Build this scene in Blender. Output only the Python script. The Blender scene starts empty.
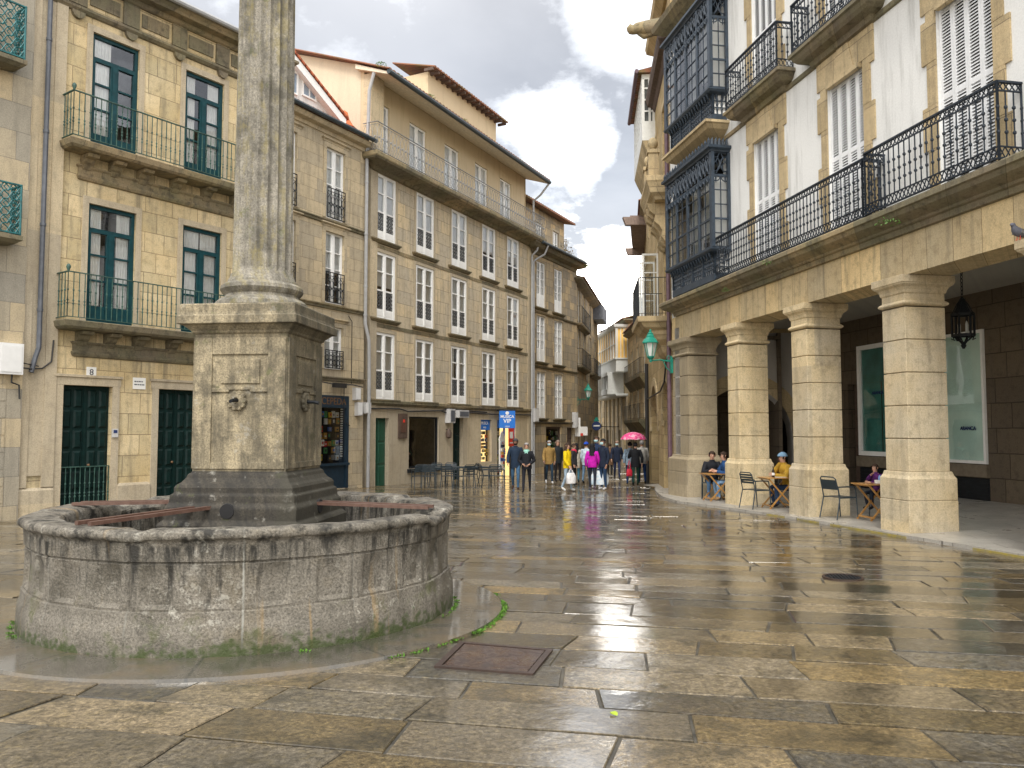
import bpy, bmesh, math, random
from mathutils import Vector, Matrix
random.seed(7)
D = bpy.data; SC = bpy.context.scene; COL = SC.collection; PI = math.pi
R_ = random.uniform
# ---------------------------------------------------------------- camera
FPX = 800.0; PITCH = math.atan(46/800.0); CP, SP = math.cos(PITCH), math.sin(PITCH); CZ = 1.6
cam = D.cameras.new('camera'); cam.sensor_width = 36; cam.lens = FPX/1024*36
cam.clip_end = 2000; cam.clip_start = .05
camo = D.objects.new('camera', cam); COL.objects.link(camo)
camo.location = (0, 0, CZ); camo.rotation_euler = (PI/2+PITCH, 0, 0); SC.camera = camo
def ray(u, v):
    x = (u-512)/FPX; y = (384-v)/FPX
    dy = CP-y*SP; return (x/dy, 1.0, (SP+y*CP)/dy)
def at(u, v, Y):
    r = ray(u, v); return Vector((r[0]*Y, Y, CZ+r[2]*Y))
def gz(Y): return -.018*Y
def gnd(u, v):
    r = ray(u, v); Y = CZ/(-.018-r[2]); return Vector((r[0]*Y, Y, gz(Y)))
# ---------------------------------------------------------------- objects
def link(o, parent=None):
    COL.objects.link(o)
    if parent is not None: o.parent = parent
    return o
def tag(o, label=None, cat=None, group=None, kind=None):
    if label: o['label'] = label
    if cat: o['category'] = cat
    if group: o['group'] = group
    if kind: o['kind'] = kind
    return o
def empty(name, label, cat, loc, rz=0, group=None):
    o = link(D.objects.new(name, None)); o.location = loc; o.rotation_euler = (0, 0, rz)
    o.empty_display_size = .2
    return tag(o, label, cat, group)
def inst(name, me, parent, loc=(0, 0, 0), rz=0):
    o = link(D.objects.new(name, me), parent); o.location = loc; o.rotation_euler = (0, 0, rz); return o
def copy_tree(o, parent=None):
    c = o.copy(); COL.objects.link(c)
    if parent is not None: c.parent = parent
    for ch in list(o.children): copy_tree(ch, c)
    return c
class MB:
    def __init__(s): s.v = []; s.f = []; s.m = []
    def quad(s, *p, m=0):
        n = len(s.v); s.v += [tuple(q) for q in p]; s.f.append(tuple(range(n, n+len(p)))); s.m.append(m)
    def box(s, x0, x1, y0, y1, z0, z1, m=0):
        n = len(s.v)
        s.v += [(x0,y0,z0),(x1,y0,z0),(x1,y1,z0),(x0,y1,z0),(x0,y0,z1),(x1,y0,z1),(x1,y1,z1),(x0,y1,z1)]
        for q in ((0,3,2,1),(4,5,6,7),(0,1,5,4),(1,2,6,5),(2,3,7,6),(3,0,4,7)):
            s.f.append(tuple(n+i for i in q)); s.m.append(m)
    def hexa(s, p, m=0):   # 8 points bottom ring then top ring
        n = len(s.v); s.v += [tuple(q) for q in p]
        for q in ((0,3,2,1),(4,5,6,7),(0,1,5,4),(1,2,6,5),(2,3,7,6),(3,0,4,7)):
            s.f.append(tuple(n+i for i in q)); s.m.append(m)
    def bar(s, a, b, w, d=None, m=0, up=(0,0,1)):   # rectangular bar between points
        d = d or w; a = Vector(a); b = Vector(b); t = (b-a).normalized()
        u = Vector(up)
        if abs(t.dot(u)) > .95: u = Vector((0,1,0))
        x = t.cross(u).normalized(); y = x.cross(t).normalized()
        r = [x*w/2+y*d/2, -x*w/2+y*d/2, -x*w/2-y*d/2, x*w/2-y*d/2]
        s.hexa([a+q for q in reversed(r)]+[b+q for q in reversed(r)], m)
    def tube(s, pts, r, n=6, m=0, cap=True):
        pts = [Vector(p) for p in pts]; N = len(pts)
        rs = r if isinstance(r, (list, tuple)) else [r]*N
        b = len(s.v); prev = None
        for i, p in enumerate(pts):
            t = (pts[min(i+1, N-1)]-pts[max(i-1, 0)])
            t = t.normalized() if t.length > 1e-9 else Vector((0,0,1))
            if prev is None:
                u = Vector((0,0,1)) if abs(t.z) < .9 else Vector((1,0,0))
                x = t.cross(u).normalized()
            else:
                x = (prev - t*prev.dot(t)).normalized()
            prev = x; y = t.cross(x)
            for k in range(n):
                a = 2*PI*k/n; s.v.append(tuple(p+(x*math.cos(a)+y*math.sin(a))*rs[i]))
        for i in range(N-1):
            for k in range(n):
                k2 = (k+1) % n
                s.f.append((b+i*n+k, b+i*n+k2, b+(i+1)*n+k2, b+(i+1)*n+k)); s.m.append(m)
        if cap:
            s.f.append(tuple(b+k for k in reversed(range(n)))); s.m.append(m)
            s.f.append(tuple(b+(N-1)*n+k for k in range(n))); s.m.append(m)
    def lathe(s, prof, n=24, cx=0, cy=0, m=0, sx=1, sy=1, z0=0):
        b = len(s.v)
        for r, z in prof:
            for k in range(n):
                a = 2*PI*k/n; s.v.append((cx+r*sx*math.cos(a), cy+r*sy*math.sin(a), z0+z))
        for i in range(len(prof)-1):
            for k in range(n):
                k2 = (k+1) % n
                s.f.append((b+i*n+k, b+i*n+k2, b+(i+1)*n+k2, b+(i+1)*n+k)); s.m.append(m)
        s.f.append(tuple(b+k for k in reversed(range(n)))); s.m.append(m)
        e = b+(len(prof)-1)*n; s.f.append(tuple(e+k for k in range(n))); s.m.append(m)
    def prism(s, pts, x0, x1, m=0):    # polygon of (y,z) points extruded along x
        n = len(s.v); N = len(pts)
        s.v += [(x0, y, z) for y, z in pts]+[(x1, y, z) for y, z in pts]
        for i in range(N):
            j = (i+1) % N; s.f.append((n+i, n+N+i, n+N+j, n+j)); s.m.append(m)
        s.f.append(tuple(n+i for i in range(N))); s.m.append(m)
        s.f.append(tuple(n+N+i for i in reversed(range(N)))); s.m.append(m)
    def prismy(s, pts, y0, y1, m=0):   # polygon of (x,z) points extruded along y
        n = len(s.v); N = len(pts)
        s.v += [(x, y0, z) for x, z in pts]+[(x, y1, z) for x, z in pts]
        for i in range(N):
            j = (i+1) % N; s.f.append((n+i, n+j, n+N+j, n+N+i)); s.m.append(m)
        s.f.append(tuple(n+i for i in reversed(range(N)))); s.m.append(m)
        s.f.append(tuple(n+N+i for i in range(N))); s.m.append(m)
    def mould(s, prof, x0, x1, yb=0.0, m=0):   # profile (d,h) from bottom to top swept round three sides with mitres
        b = len(s.v); N = len(prof)
        for d, h in prof:
            s.v += [(x0-d, yb, h), (x0-d, -d, h), (x1+d, -d, h), (x1+d, yb, h)]
        for i in range(N-1):
            for k in range(3):
                s.f.append((b+i*4+k, b+i*4+k+1, b+(i+1)*4+k+1, b+(i+1)*4+k)); s.m.append(m)
            s.f.append((b+i*4+3, b+i*4, b+(i+1)*4, b+(i+1)*4+3)); s.m.append(m)
        s.f.append((b+3, b+2, b+1, b)); s.m.append(m)
        e = b+(N-1)*4; s.f.append((e, e+1, e+2, e+3)); s.m.append(m)
    def ring(s, prof, x0, x1, y0, y1, m=0):    # profile (d,h) swept round four sides of a rectangle
        b = len(s.v); N = len(prof)
        for d, h in prof:
            s.v += [(x0-d, y0-d, h), (x1+d, y0-d, h), (x1+d, y1+d, h), (x0-d, y1+d, h)]
        for i in range(N-1):
            for k in range(4):
                k2 = (k+1) % 4
                s.f.append((b+i*4+k, b+i*4+k2, b+(i+1)*4+k2, b+(i+1)*4+k)); s.m.append(m)
        s.f.append((b+3, b+2, b+1, b)); s.m.append(m)
        e = b+(N-1)*4; s.f.append((e, e+1, e+2, e+3)); s.m.append(m)
    def mesh(s, name, mats, smooth=None):
        me = D.meshes.new(name); me.from_pydata(s.v, [], s.f)
        mats = mats if isinstance(mats, (list, tuple)) else [mats]
        for x in mats: me.materials.append(x)
        if len(mats) > 1: me.polygons.foreach_set('material_index', s.m)
        if smooth:
            me.shade_smooth(); me.set_sharp_from_angle(angle=math.radians(smooth))
        me.update(); return me
    def build(s, name, mats, parent=None, loc=(0,0,0), rz=0, smooth=None, bevel=0):
        o = inst(name, s.mesh(name, mats, smooth), parent, loc, rz)
        if bevel:
            b = o.modifiers.new('b', 'BEVEL'); b.width = bevel; b.segments = 2; b.limit_method = 'ANGLE'; b.angle_limit = .6
        return o
def text_mesh(txt, size, mat_, name='lettering', depth=.004, bold=False, align='CENTER'):
    c = D.curves.new(name, 'FONT'); c.body = txt; c.size = size; c.extrude = depth; c.align_x = align; c.align_y = 'CENTER'
    if bold: c.offset = size*.02
    o = D.objects.new(name, c); COL.objects.link(o)
    dg = bpy.context.evaluated_depsgraph_get(); dg.update()
    me = D.meshes.new_from_object(o.evaluated_get(dg)); D.objects.remove(o); D.curves.remove(c)
    me.materials.clear(); me.materials.append(mat_)
    me.transform(Matrix.Rotation(PI/2, 4, 'X'))    # stands upright, faces -Y
    return me
# ---------------------------------------------------------------- materials
class G:
    def __init__(s, name, world=False):
        s.m = D.materials.new(name); s.m.use_nodes = True; s.nt = s.m.node_tree
        s.b = s.nt.nodes['Principled BSDF']; s.out = s.nt.nodes['Material Output']
    def __call__(s, typ, props=None, **kw):
        n = s.nt.nodes.new('ShaderNode'+typ)
        for k, v in (props or {}).items(): setattr(n, k, v)
        for k, v in kw.items():
            i = n.inputs[int(k[1:])] if k[0] == '_' and k[1:].isdigit() else n.inputs[k.replace('_', ' ')]
            s.put(i, v)
        return n
    def put(s, i, v):
        if isinstance(v, bpy.types.NodeSocket): s.nt.links.new(v, i)
        elif i.type == 'RGBA' and len(v) == 3: i.default_value = (*v, 1)
        else: i.default_value = v
    def P(s, **kw):
        for k, v in kw.items(): s.put(s.b.inputs[k.replace('_', ' ')], v)
    def math(s, op, a, b=0.0, clamp=False): return s('Math', {'operation': op, 'use_clamp': clamp}, _0=a, _1=b).outputs[0]
    def noise(s, vec, scale, detail=4, rough=.55):
        return s('TexNoise', None, Vector=vec, Scale=scale, Detail=detail, Roughness=rough).outputs['Fac']
    def ramp(s, fac, stops, interp='LINEAR'):
        n = s('ValToRGB', None, Fac=fac); e = n.color_ramp.elements; n.color_ramp.interpolation = interp
        while len(e) < len(stops): e.new(.5)
        for q, (p, c) in zip(e, stops):
            q.position = p; q.color = (c, c, c, 1) if isinstance(c, (int, float)) else (*c, 1)
        return n.outputs['Color']
    def mix(s, fac, a, b, blend='MIX'):
        n = s('Mix', {'data_type': 'RGBA', 'blend_type': blend})
        s.put(n.inputs[0], fac); s.put(n.inputs[6], a); s.put(n.inputs[7], b); return n.outputs[2]
    def obj(s): return s('TexCoord').outputs['Object']
    def xyz(s, v): n = s('SeparateXYZ', None, _0=v); return n.outputs
    def vec(s, x, y, z): return s('CombineXYZ', None, _0=x, _1=y, _2=z).outputs[0]
    def bump(s, h, strength=.3, dist=.02):
        return s('Bump', None, Strength=strength, Distance=dist, Height=h).outputs[0]
def sc(c, k): return tuple(min(1, x*k) for x in c)
def stone(name, cA, cB, cM, bw=.85, bh=.4, mort=.007, grime=.5, streak=.5, rough=.82, scale=1.0, cC=None, bump=.5, warm=.3, tint=.8):
    g = G(name); o = g.obj(); X, Y, Z = g.xyz(o)
    u = g.math('ADD', X, Y)
    nd = g.noise(o, 2.5, 2)
    vec = g.vec(g.math('ADD', u, g.math('MULTIPLY', nd, .03)), g.math('ADD', Z, g.math('MULTIPLY', nd, .02)), 0.0)
    br = g('TexBrick', {'offset': .43, 'offset_frequency': 2, 'squash': .72, 'squash_frequency': 3}, Vector=vec, Color1=cA, Color2=cB, Mortar=cM, Scale=scale)
    br.inputs['Mortar Size'].default_value = mort; br.inputs['Mortar Smooth'].default_value = .4
    br.inputs['Brick Width'].default_value = bw; br.inputs['Row Height'].default_value = bh
    # a second brick of the same lattice gives some blocks a tone of their own
    br2 = g('TexBrick', {'offset': .43, 'offset_frequency': 2, 'squash': .72, 'squash_frequency': 3}, Vector=vec, Color1=(.62,.62,.65), Color2=(1.16,1.06,.9), Mortar=(1,1,1), Scale=scale)
    br2.inputs['Mortar Size'].default_value = 0.0; br2.inputs['Bias'].default_value = -.1
    br2.inputs['Brick Width'].default_value = bw; br2.inputs['Row Height'].default_value = bh
    c = g.mix(tint, br.outputs['Color'], br2.outputs['Color'], 'MULTIPLY')
    n1 = g.noise(o, .9, 5, .6)
    c = g.mix(g.ramp(n1, [(.38, 0), (.7, warm)]), c, cC or sc(cA, .62))
    n2 = g.noise(o, 38, 3, .7)
    c = g.mix(.8, c, g.ramp(n2, [(.25, .62), (.5, 1), (.78, 1.28)]), 'MULTIPLY')
    sv = g.vec(g.math('MULTIPLY', u, 3.2), g.math('MULTIPLY', Z, .28), 0.0)
    n3 = g.noise(sv, 1.6, 5, .62)
    c = g.mix(g.math('MULTIPLY', g.ramp(n3, [(.5, 0), (.74, 1)]), streak), c, (.085, .08, .068))
    n4 = g.noise(o, 5.5, 6, .7)
    c = g.mix(g.math('MULTIPLY', g.ramp(n4, [(.50, 0), (.66, 1)]), grime), c, sc(cM, .75))
    h = g.math('ADD', g.math('MULTIPLY', br.outputs['Fac'], -1.0), g.math('ADD', g.math('MULTIPLY', n2, .25), g.math('MULTIPLY', n4, .35)))
    g.P(Base_Color=c, Roughness=rough, Normal=g.bump(h, bump, .012), Specular_IOR_Level=.35)
    return g.m
def plain(name, c, rough=.6, var=.15, metal=0, nscale=8, spec=.5, bump=0, c2=None, coat=0):
    g = G(name); o = g.obj(); n = g.noise(o, nscale, 4)
    col = g.mix(g.ramp(n, [(.3, 0), (.7, 1)]), sc(c, 1-var), c2 or sc(c, 1+var))
    g.P(Base_Color=col, Roughness=rough, Metallic=metal, Specular_IOR_Level=spec)
    if coat: g.P(Coat_Weight=coat, Coat_Roughness=.1)
    if bump: g.P(Normal=g.bump(g.noise(o, nscale*4, 4), bump, .01))
    return g.m
def stucco(name, c, stain=(.3,.28,.25), amt=.45, rough=.85):
    g = G(name); o = g.obj(); X, Y, Z = g.xyz(o)
    sv = g.vec(g.math('MULTIPLY', g.math('ADD', X, Y), 2.6), g.math('MULTIPLY', Z, .25), 0.0)
    n = g.noise(sv, 1.4, 6, .65); n2 = g.noise(o, .8, 5); n3 = g.noise(o, 30, 3)
    col = g.mix(g.math('MULTIPLY', g.ramp(n, [(.5, 0), (.75, 1)]), amt), c, stain)
    col = g.mix(g.ramp(n2, [(.4, 0), (.72, .3)]), col, sc(c, .72))
    col = g.mix(.5, col, g.ramp(n3, [(.3, .85), (.7, 1.1)]), 'MULTIPLY')
    g.P(Base_Color=col, Roughness=rough, Normal=g.bump(n3, .15, .01), Specular_IOR_Level=.3)
    return g.m
def glass_mat(name, tint=(.96,.97,.965), refl=.12):
    g = G(name); g.nt.nodes.remove(g.b)
    n = g.bump(g.noise(g.obj(), 1.6, 1), .05, .05)
    tr = g('BsdfTransparent', None, Color=tint).outputs[0]
    gl = g('BsdfGlossy', None, Roughness=.02, Color=(.9,.92,.95), Normal=n).outputs[0]
    f = g('LayerWeight', None, Blend=.35, Normal=n).outputs['Fresnel']
    f = g.math('ADD', g.math('MULTIPLY', f, .8), refl, True)
    mx = g('MixShader', None, _0=f, _1=tr, _2=gl).outputs[0]
    g.nt.links.new(mx, g.out.inputs['Surface']); return g.m
def tiles_mat(name, c1, c2, moss=.4):
    g = G(name); o = g.obj(); X, Y, Z = g.xyz(o)
    w = g.math('SINE', g.math('MULTIPLY', X, 2*PI/.22))
    n = g.noise(o, 6, 5); n2 = g.noise(o, 1.3, 4)
    col = g.mix(g.ramp(n, [(.3, 0), (.7, 1)]), c1, c2)
    col = g.mix(g.ramp(n2, [(.5, 0), (.66, moss)]), col, (.10,.13,.03))
    g.P(Base_Color=col, Roughness=.85, Normal=g.bump(w, .8, .05)); return g.m
M = {}
M['b1'] = stone('stone_leftmost', (.45,.42,.34), (.5,.43,.3), (.26,.24,.2), .9, .62, .007, .3, .35)
M['b2'] = stone('stone_townhouse', (.69,.58,.34), (.62,.55,.39), (.22,.18,.12), .72, .5, .009, .42, .65, cC=(.50,.36,.16), warm=.55)
M['b2b'] = stone('stone_grey_house', (.60,.52,.37), (.53,.47,.35), (.2,.17,.12), .95, .42, .006, .3, .45, cC=(.42,.34,.21))
M['b3'] = stone('stone_long_house', (.60,.52,.38), (.66,.55,.36), (.2,.175,.13), .95, .52, .010, .32, .5, cC=(.40,.37,.31), warm=.5, tint=.4)
M['b4'] = stone('stone_corner_house', (.48,.41,.29), (.56,.45,.28), (.18,.155,.12), .7, .45, .010, .4, .5, cC=(.2,.19,.17))
M['far'] = stone('stone_far', (.64,.53,.34), (.7,.57,.36), (.28,.24,.18), .8, .45, .008, .3, .4)
M['b6'] = stone('stone_golden', (.56,.42,.19), (.48,.39,.24), (.2,.16,.1), .8, .48, .008, .35, .45, cC=(.3,.22,.12))
M['col'] = stone('granite_columns', (.71,.62,.44), (.64,.57,.41), (.24,.2,.13), 3, 3, .0, .4, .4, cC=(.52,.38,.17), warm=.5, bump=.25)
M['lintel'] = stone('granite_lintel', (.67,.56,.35), (.71,.59,.36), (.22,.16,.09), .62, 3, .007, .4, .6, cC=(.40,.26,.10), bump=.25)
M['trim'] = stone('stone_trim', (.63,.55,.40), (.57,.51,.38), (.33,.29,.22), 3, 3, .0, .35, .35, cC=(.36,.28,.17), bump=.25)
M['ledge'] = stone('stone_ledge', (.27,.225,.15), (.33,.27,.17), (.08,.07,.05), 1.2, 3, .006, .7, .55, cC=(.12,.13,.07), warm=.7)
M['quoin'] = stone('stone_quoin', (.60,.48,.27), (.52,.45,.31), (.2,.17,.12), .8, .72, .008, .3, .45, cC=(.4,.28,.14))
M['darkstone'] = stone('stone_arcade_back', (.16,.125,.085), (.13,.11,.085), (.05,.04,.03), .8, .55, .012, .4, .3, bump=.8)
M['ochre'] = stucco('ochre_render', (.60,.50,.34), (.3,.23,.12), .4)
M['cream'] = stucco('cream_render', (.62,.55,.42), (.4,.36,.28), .4)
M['white_wall'] = stucco('white_render', (.74,.75,.74), (.33,.33,.31), .7)
M['white_soffit'] = plain('pale_soffit', (.68,.62,.5), .8)
M['white_paint'] = plain('white_paint', (.84,.85,.84), .45, .05)
M['gallery_white'] = plain('gallery_white', (.7,.72,.7), .5, .08)
M['teal_paint'] = plain('teal_paint', (.006,.045,.055), .4, .25, spec=.25)
M['green_door'] = plain('green_door', (.003,.016,.015), .45, .3, spec=.2)
M['green_lamp'] = plain('green_lamp', (.01,.22,.16), .4, .15)
M['green_rail'] = plain('green_rail', (.035,.085,.07), .55, .4)
M['teal_lattice'] = plain('teal_lattice', (.012,.115,.125), .5, .35)
M['blue_iron'] = plain('blue_grey_iron', (.03,.046,.068), .42, .3)
M['rail_iron'] = plain('slate_iron', (.018,.026,.038), .45, .3, spec=.3)
M['dark_iron'] = plain('dark_iron', (.012,.015,.019), .5, .3, spec=.25)
M['grey_iron'] = plain('grey_iron', (.2,.21,.22), .5, .2)
M['zinc'] = plain('zinc_pipe', (.36,.37,.38), .45, .1)
M['pipe_dark'] = plain('dark_pipe', (.09,.10,.12), .5, .2)
M['pipe_purple'] = plain('oxide_pipe', (.12,.07,.09), .5, .2)
M['dark'] = plain('dark_interior', (.012,.012,.013), .9, .2)
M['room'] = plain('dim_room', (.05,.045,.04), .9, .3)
M['curtain'] = plain('net_curtain', (.86,.87,.86), .9, .05)
M['reflect_y'] = plain('warm_reflection', (.75,.52,.2), .9, .08)  # yellow glass reflection painted as a flat colour
M['louvre'] = plain('louvre_white', (.72,.74,.76), .5, .05)
M['pane'] = glass_mat('window_glass')
M['pane_green'] = glass_mat('bank_glass', (.82,.92,.89), .06)
M['tile'] = tiles_mat('clay_tiles', (.30,.12,.06), (.2,.11,.08), .5)
M['tile_red'] = tiles_mat('red_tiles', (.45,.13,.05), (.38,.1,.05), .05)
M['gutter'] = plain('dark_gutter', (.03,.045,.055), .4, .2)
M['terracotta'] = plain('terracotta', (.5,.13,.04), .7, .15)
M['timber'] = plain('dark_timber', (.09,.06,.045), .7, .3)
M['cable'] = plain('black_cable', (.02,.02,.02), .6, .1)
M['box_grey'] = plain('meter_box_grey', (.5,.5,.5), .5, .08)
M['box_white'] = plain('meter_box_white', (.72,.73,.73), .45, .04)
M['leaf'] = plain('leaf_green', (.06,.14,.02), .6, .4)
M['twig'] = plain('dry_twig', (.2,.16,.1), .8, .3)
M['moss'] = plain('moss_green', (.07,.17,.012), .8, .4, nscale=30)
M['ink'] = plain('dark_ink', (.02,.02,.03), .6, .05)
M['ink_blue'] = plain('blue_ink', (.015,.035,.13), .5, .05)
M['sign_white'] = plain('sign_white', (.8,.8,.78), .4, .03)
M['sign_blue'] = plain('sign_blue', (.01,.16,.6), .4, .05)
M['red'] = plain('poster_red', (.7,.05,.03), .5, .1)
M['yellow'] = plain('poster_yellow', (.8,.55,.04), .5, .1)
M['gold'] = plain('faded_gold', (.15,.08,.035), .5, .15)
M['lamp_glass'] = plain('frosted_glass', (.6,.62,.6), .25, .05)

M['b6col'] = stone('granite_end_pier', (.44,.37,.25), (.40,.36,.28), (.28,.24,.17), 3, 3, .0, .4, .45, cC=(.3,.24,.14), warm=.5, bump=.25)
M['blind_grey'] = plain('grey_blind', (.42,.44,.42), .8, .1)
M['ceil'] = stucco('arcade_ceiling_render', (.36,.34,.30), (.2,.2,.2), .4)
M['ceil2'] = stucco('arcade_end_render', (.45,.43,.40), (.2,.2,.2), .3)
M['darkstone2'] = plain('dark_dressed_stone', (.17,.14,.10), .85, .2)
M['bank_in'] = plain('pale_green_panel', (.74,.82,.78), .3, .10, nscale=1.5)
M['bank_in_dark'] = plain('deep_green_panel', (.08,.24,.22), .7, .3, nscale=2)
M['gold_reflect'] = plain('gold_reflection', (.85,.55,.16), .3, .15, nscale=1.5)  # warm reflection painted in as the pane's own colour
M['dim_pane'] = plain('dim_glass', (.10,.11,.11), .08, .3, spec=.8)
M['sky_pane'] = plain('pale_sky_glass', (.25,.32,.4), .05, .1, spec=.8)
M['green_mid'] = plain('green_painted_door', (.01,.075,.045), .4, .2)
M['pale_green'] = plain('pale_green_wall', (.3,.4,.3), .8, .1)
M['warm_board'] = plain('warm_display_board', (.75,.5,.16), .7, .2)
M['shopblue'] = plain('blue_black_paint', (.012,.03,.05), .4, .2)

M['pane_shop'] = glass_mat('shop_glass', (.92,.94,.93), .05)
M['eave_wood'] = plain('weathered_eave_wood', (.24,.18,.15), .8, .25)
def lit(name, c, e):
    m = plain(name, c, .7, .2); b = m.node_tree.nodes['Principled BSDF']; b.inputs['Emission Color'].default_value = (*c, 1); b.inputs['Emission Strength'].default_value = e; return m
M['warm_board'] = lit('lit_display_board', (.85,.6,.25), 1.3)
M['guard_iron'] = plain('grey_guard_iron', (.10,.105,.11), .5, .2)
from mathutils import noise as MN
# ---------------------------------------------------------------- sky and light
SUN_EL, SUN_AZ = math.radians(50), math.radians(190)     # soft sun lamp added high behind the camera's left to light the facades
W = D.worlds.new('World'); SC.world = W; W.use_nodes = True
def build_world():
    nt = W.node_tree; nt.nodes.clear()
    class WG(G):
        def __init__(s): s.nt = nt
    g = WG()
    out = g('OutputWorld')
    d = g('VectorMath', {'operation': 'NORMALIZE'}, _0=g('TexCoord').outputs['Generated']).outputs[0]
    x, y, z = g.xyz(d)
    zz = g.math('ADD', g.math('MAXIMUM', z, 0.0), .30)
    p = g.vec(g.math('DIVIDE', x, zz), g.math('DIVIDE', y, zz), 0.0)
    n1 = g('TexNoise', None, Vector=p, Scale=1.7, Detail=8, Roughness=.56, Distortion=.25).outputs['Fac']
    n2 = g.noise(p, 4.6, 8, .64)
    def blob(u, v, s, k):
        r = Vector(ray(u, v)).normalized()
        dt = g('VectorMath', {'operation': 'DOT_PRODUCT'}, _0=d, _1=r).outputs['Value']
        c = math.cos(math.radians(s))
        t = g.math('DIVIDE', g.math('SUBTRACT', dt, c), 1-c, True)
        return g.math('MULTIPLY', t, k)
    w = None
    for b in ((566, 138, 3.9, 1.0), (528, 118, 2.6, .5), (598, 150, 1.7, .35), (610, 18, 3.4, .8), (585, 186, 1.4, .45), (614, 270, 3.2, .85), (592, 288, 2.8, .5), (602, 325, 3.8, .65), (575, -10, 4, .35), (660, -120, 10, .45), (250, 0, 4, .25), (645, 35, 3.4, .85)):
        q = blob(*b); w = q if w is None else g.math('ADD', w, q)
    w = g.math('ADD', g.math('MULTIPLY', w, 1.15), g.math('ADD', g.math('MULTIPLY', g.math('SUBTRACT', n2, .5), 2.9), g.math('MULTIPLY', g.math('SUBTRACT', g.noise(p, 11, 5, .6), .5), .7)))
    w = g.ramp(w, [(.14, 0), (.48, .42), (.90, 1)])
    grey = g.mix(g.ramp(n1, [(.36, 0), (.66, 1)]), (.272, .258, .238), (.44, .423, .398))
    lft = g.ramp(g.math('SUBTRACT', y, g.math('MULTIPLY', x, 1.0)), [(.9, 0), (1.25, 1)])
    grey = g.mix(g.math('MULTIPLY', lft, .55), grey, (.51, .494, .472))
    lowmix = g.ramp(z, [(.06, 1), (.30, 0)])
    grey = g.mix(g.math('MULTIPLY', lowmix, .85), grey, (.50, .42, .33))
    white = g.mix(lowmix, (.86, .86, .85), (.86, .77, .62))
    col = g.mix(w, grey, white)
    # an overcast sky is brightest overhead; raised behind the camera to fill the facades
    up = g.ramp(z, [(.42, 0), (.8, 1)], 'EASE')
    back = g.ramp(g.math('ADD', g.math('MULTIPLY', y, -.5), .5), [(.38, 0), (.75, 1)], 'EASE')
    core = g.math('ADD', blob(606, 268, 5.5, 6.5), g.math('ADD', blob(563, 138, 5, 1.2), blob(603, 330, 5.5, 6.0)))
    lum = g.math('ADD', g.math('ADD', 1.0, g.math('MULTIPLY', core, w)), g.math('ADD', g.math('MULTIPLY', up, 2.2), g.math('MULTIPLY', back, 2.2)))
    bg = g('Background', None, Color=col, Strength=lum)
    sk = g('TexSky', {'sky_type': 'NISHITA', 'sun_disc': False, 'sun_elevation': SUN_EL, 'sun_rotation': SUN_AZ})
    bg2 = g('Background', None, Color=sk.outputs[0], Strength=.05)
    add = g('AddShader', None, _0=bg.outputs[0], _1=bg2.outputs[0])
    nt.links.new(add.outputs[0], out.inputs['Surface'])
build_world()
sun = D.lights.new('sun', 'SUN'); sun.energy = 1.5; sun.angle = math.radians(16); sun.color = (1, .95, .86)
so = link(D.objects.new('sun', sun)); 
sd = Vector((math.sin(SUN_AZ)*math.cos(SUN_EL), math.cos(SUN_AZ)*math.cos(SUN_EL), math.sin(SUN_EL)))
so.rotation_euler = (-sd).to_track_quat('-Z', 'Y').to_euler(); so.location = (0, -10, 30)
vs = SC.view_settings; vs.view_transform = 'Standard'; vs.look = 'None'; vs.gamma = 1; vs.exposure = 0.55; vs.use_curve_mapping = False
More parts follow.
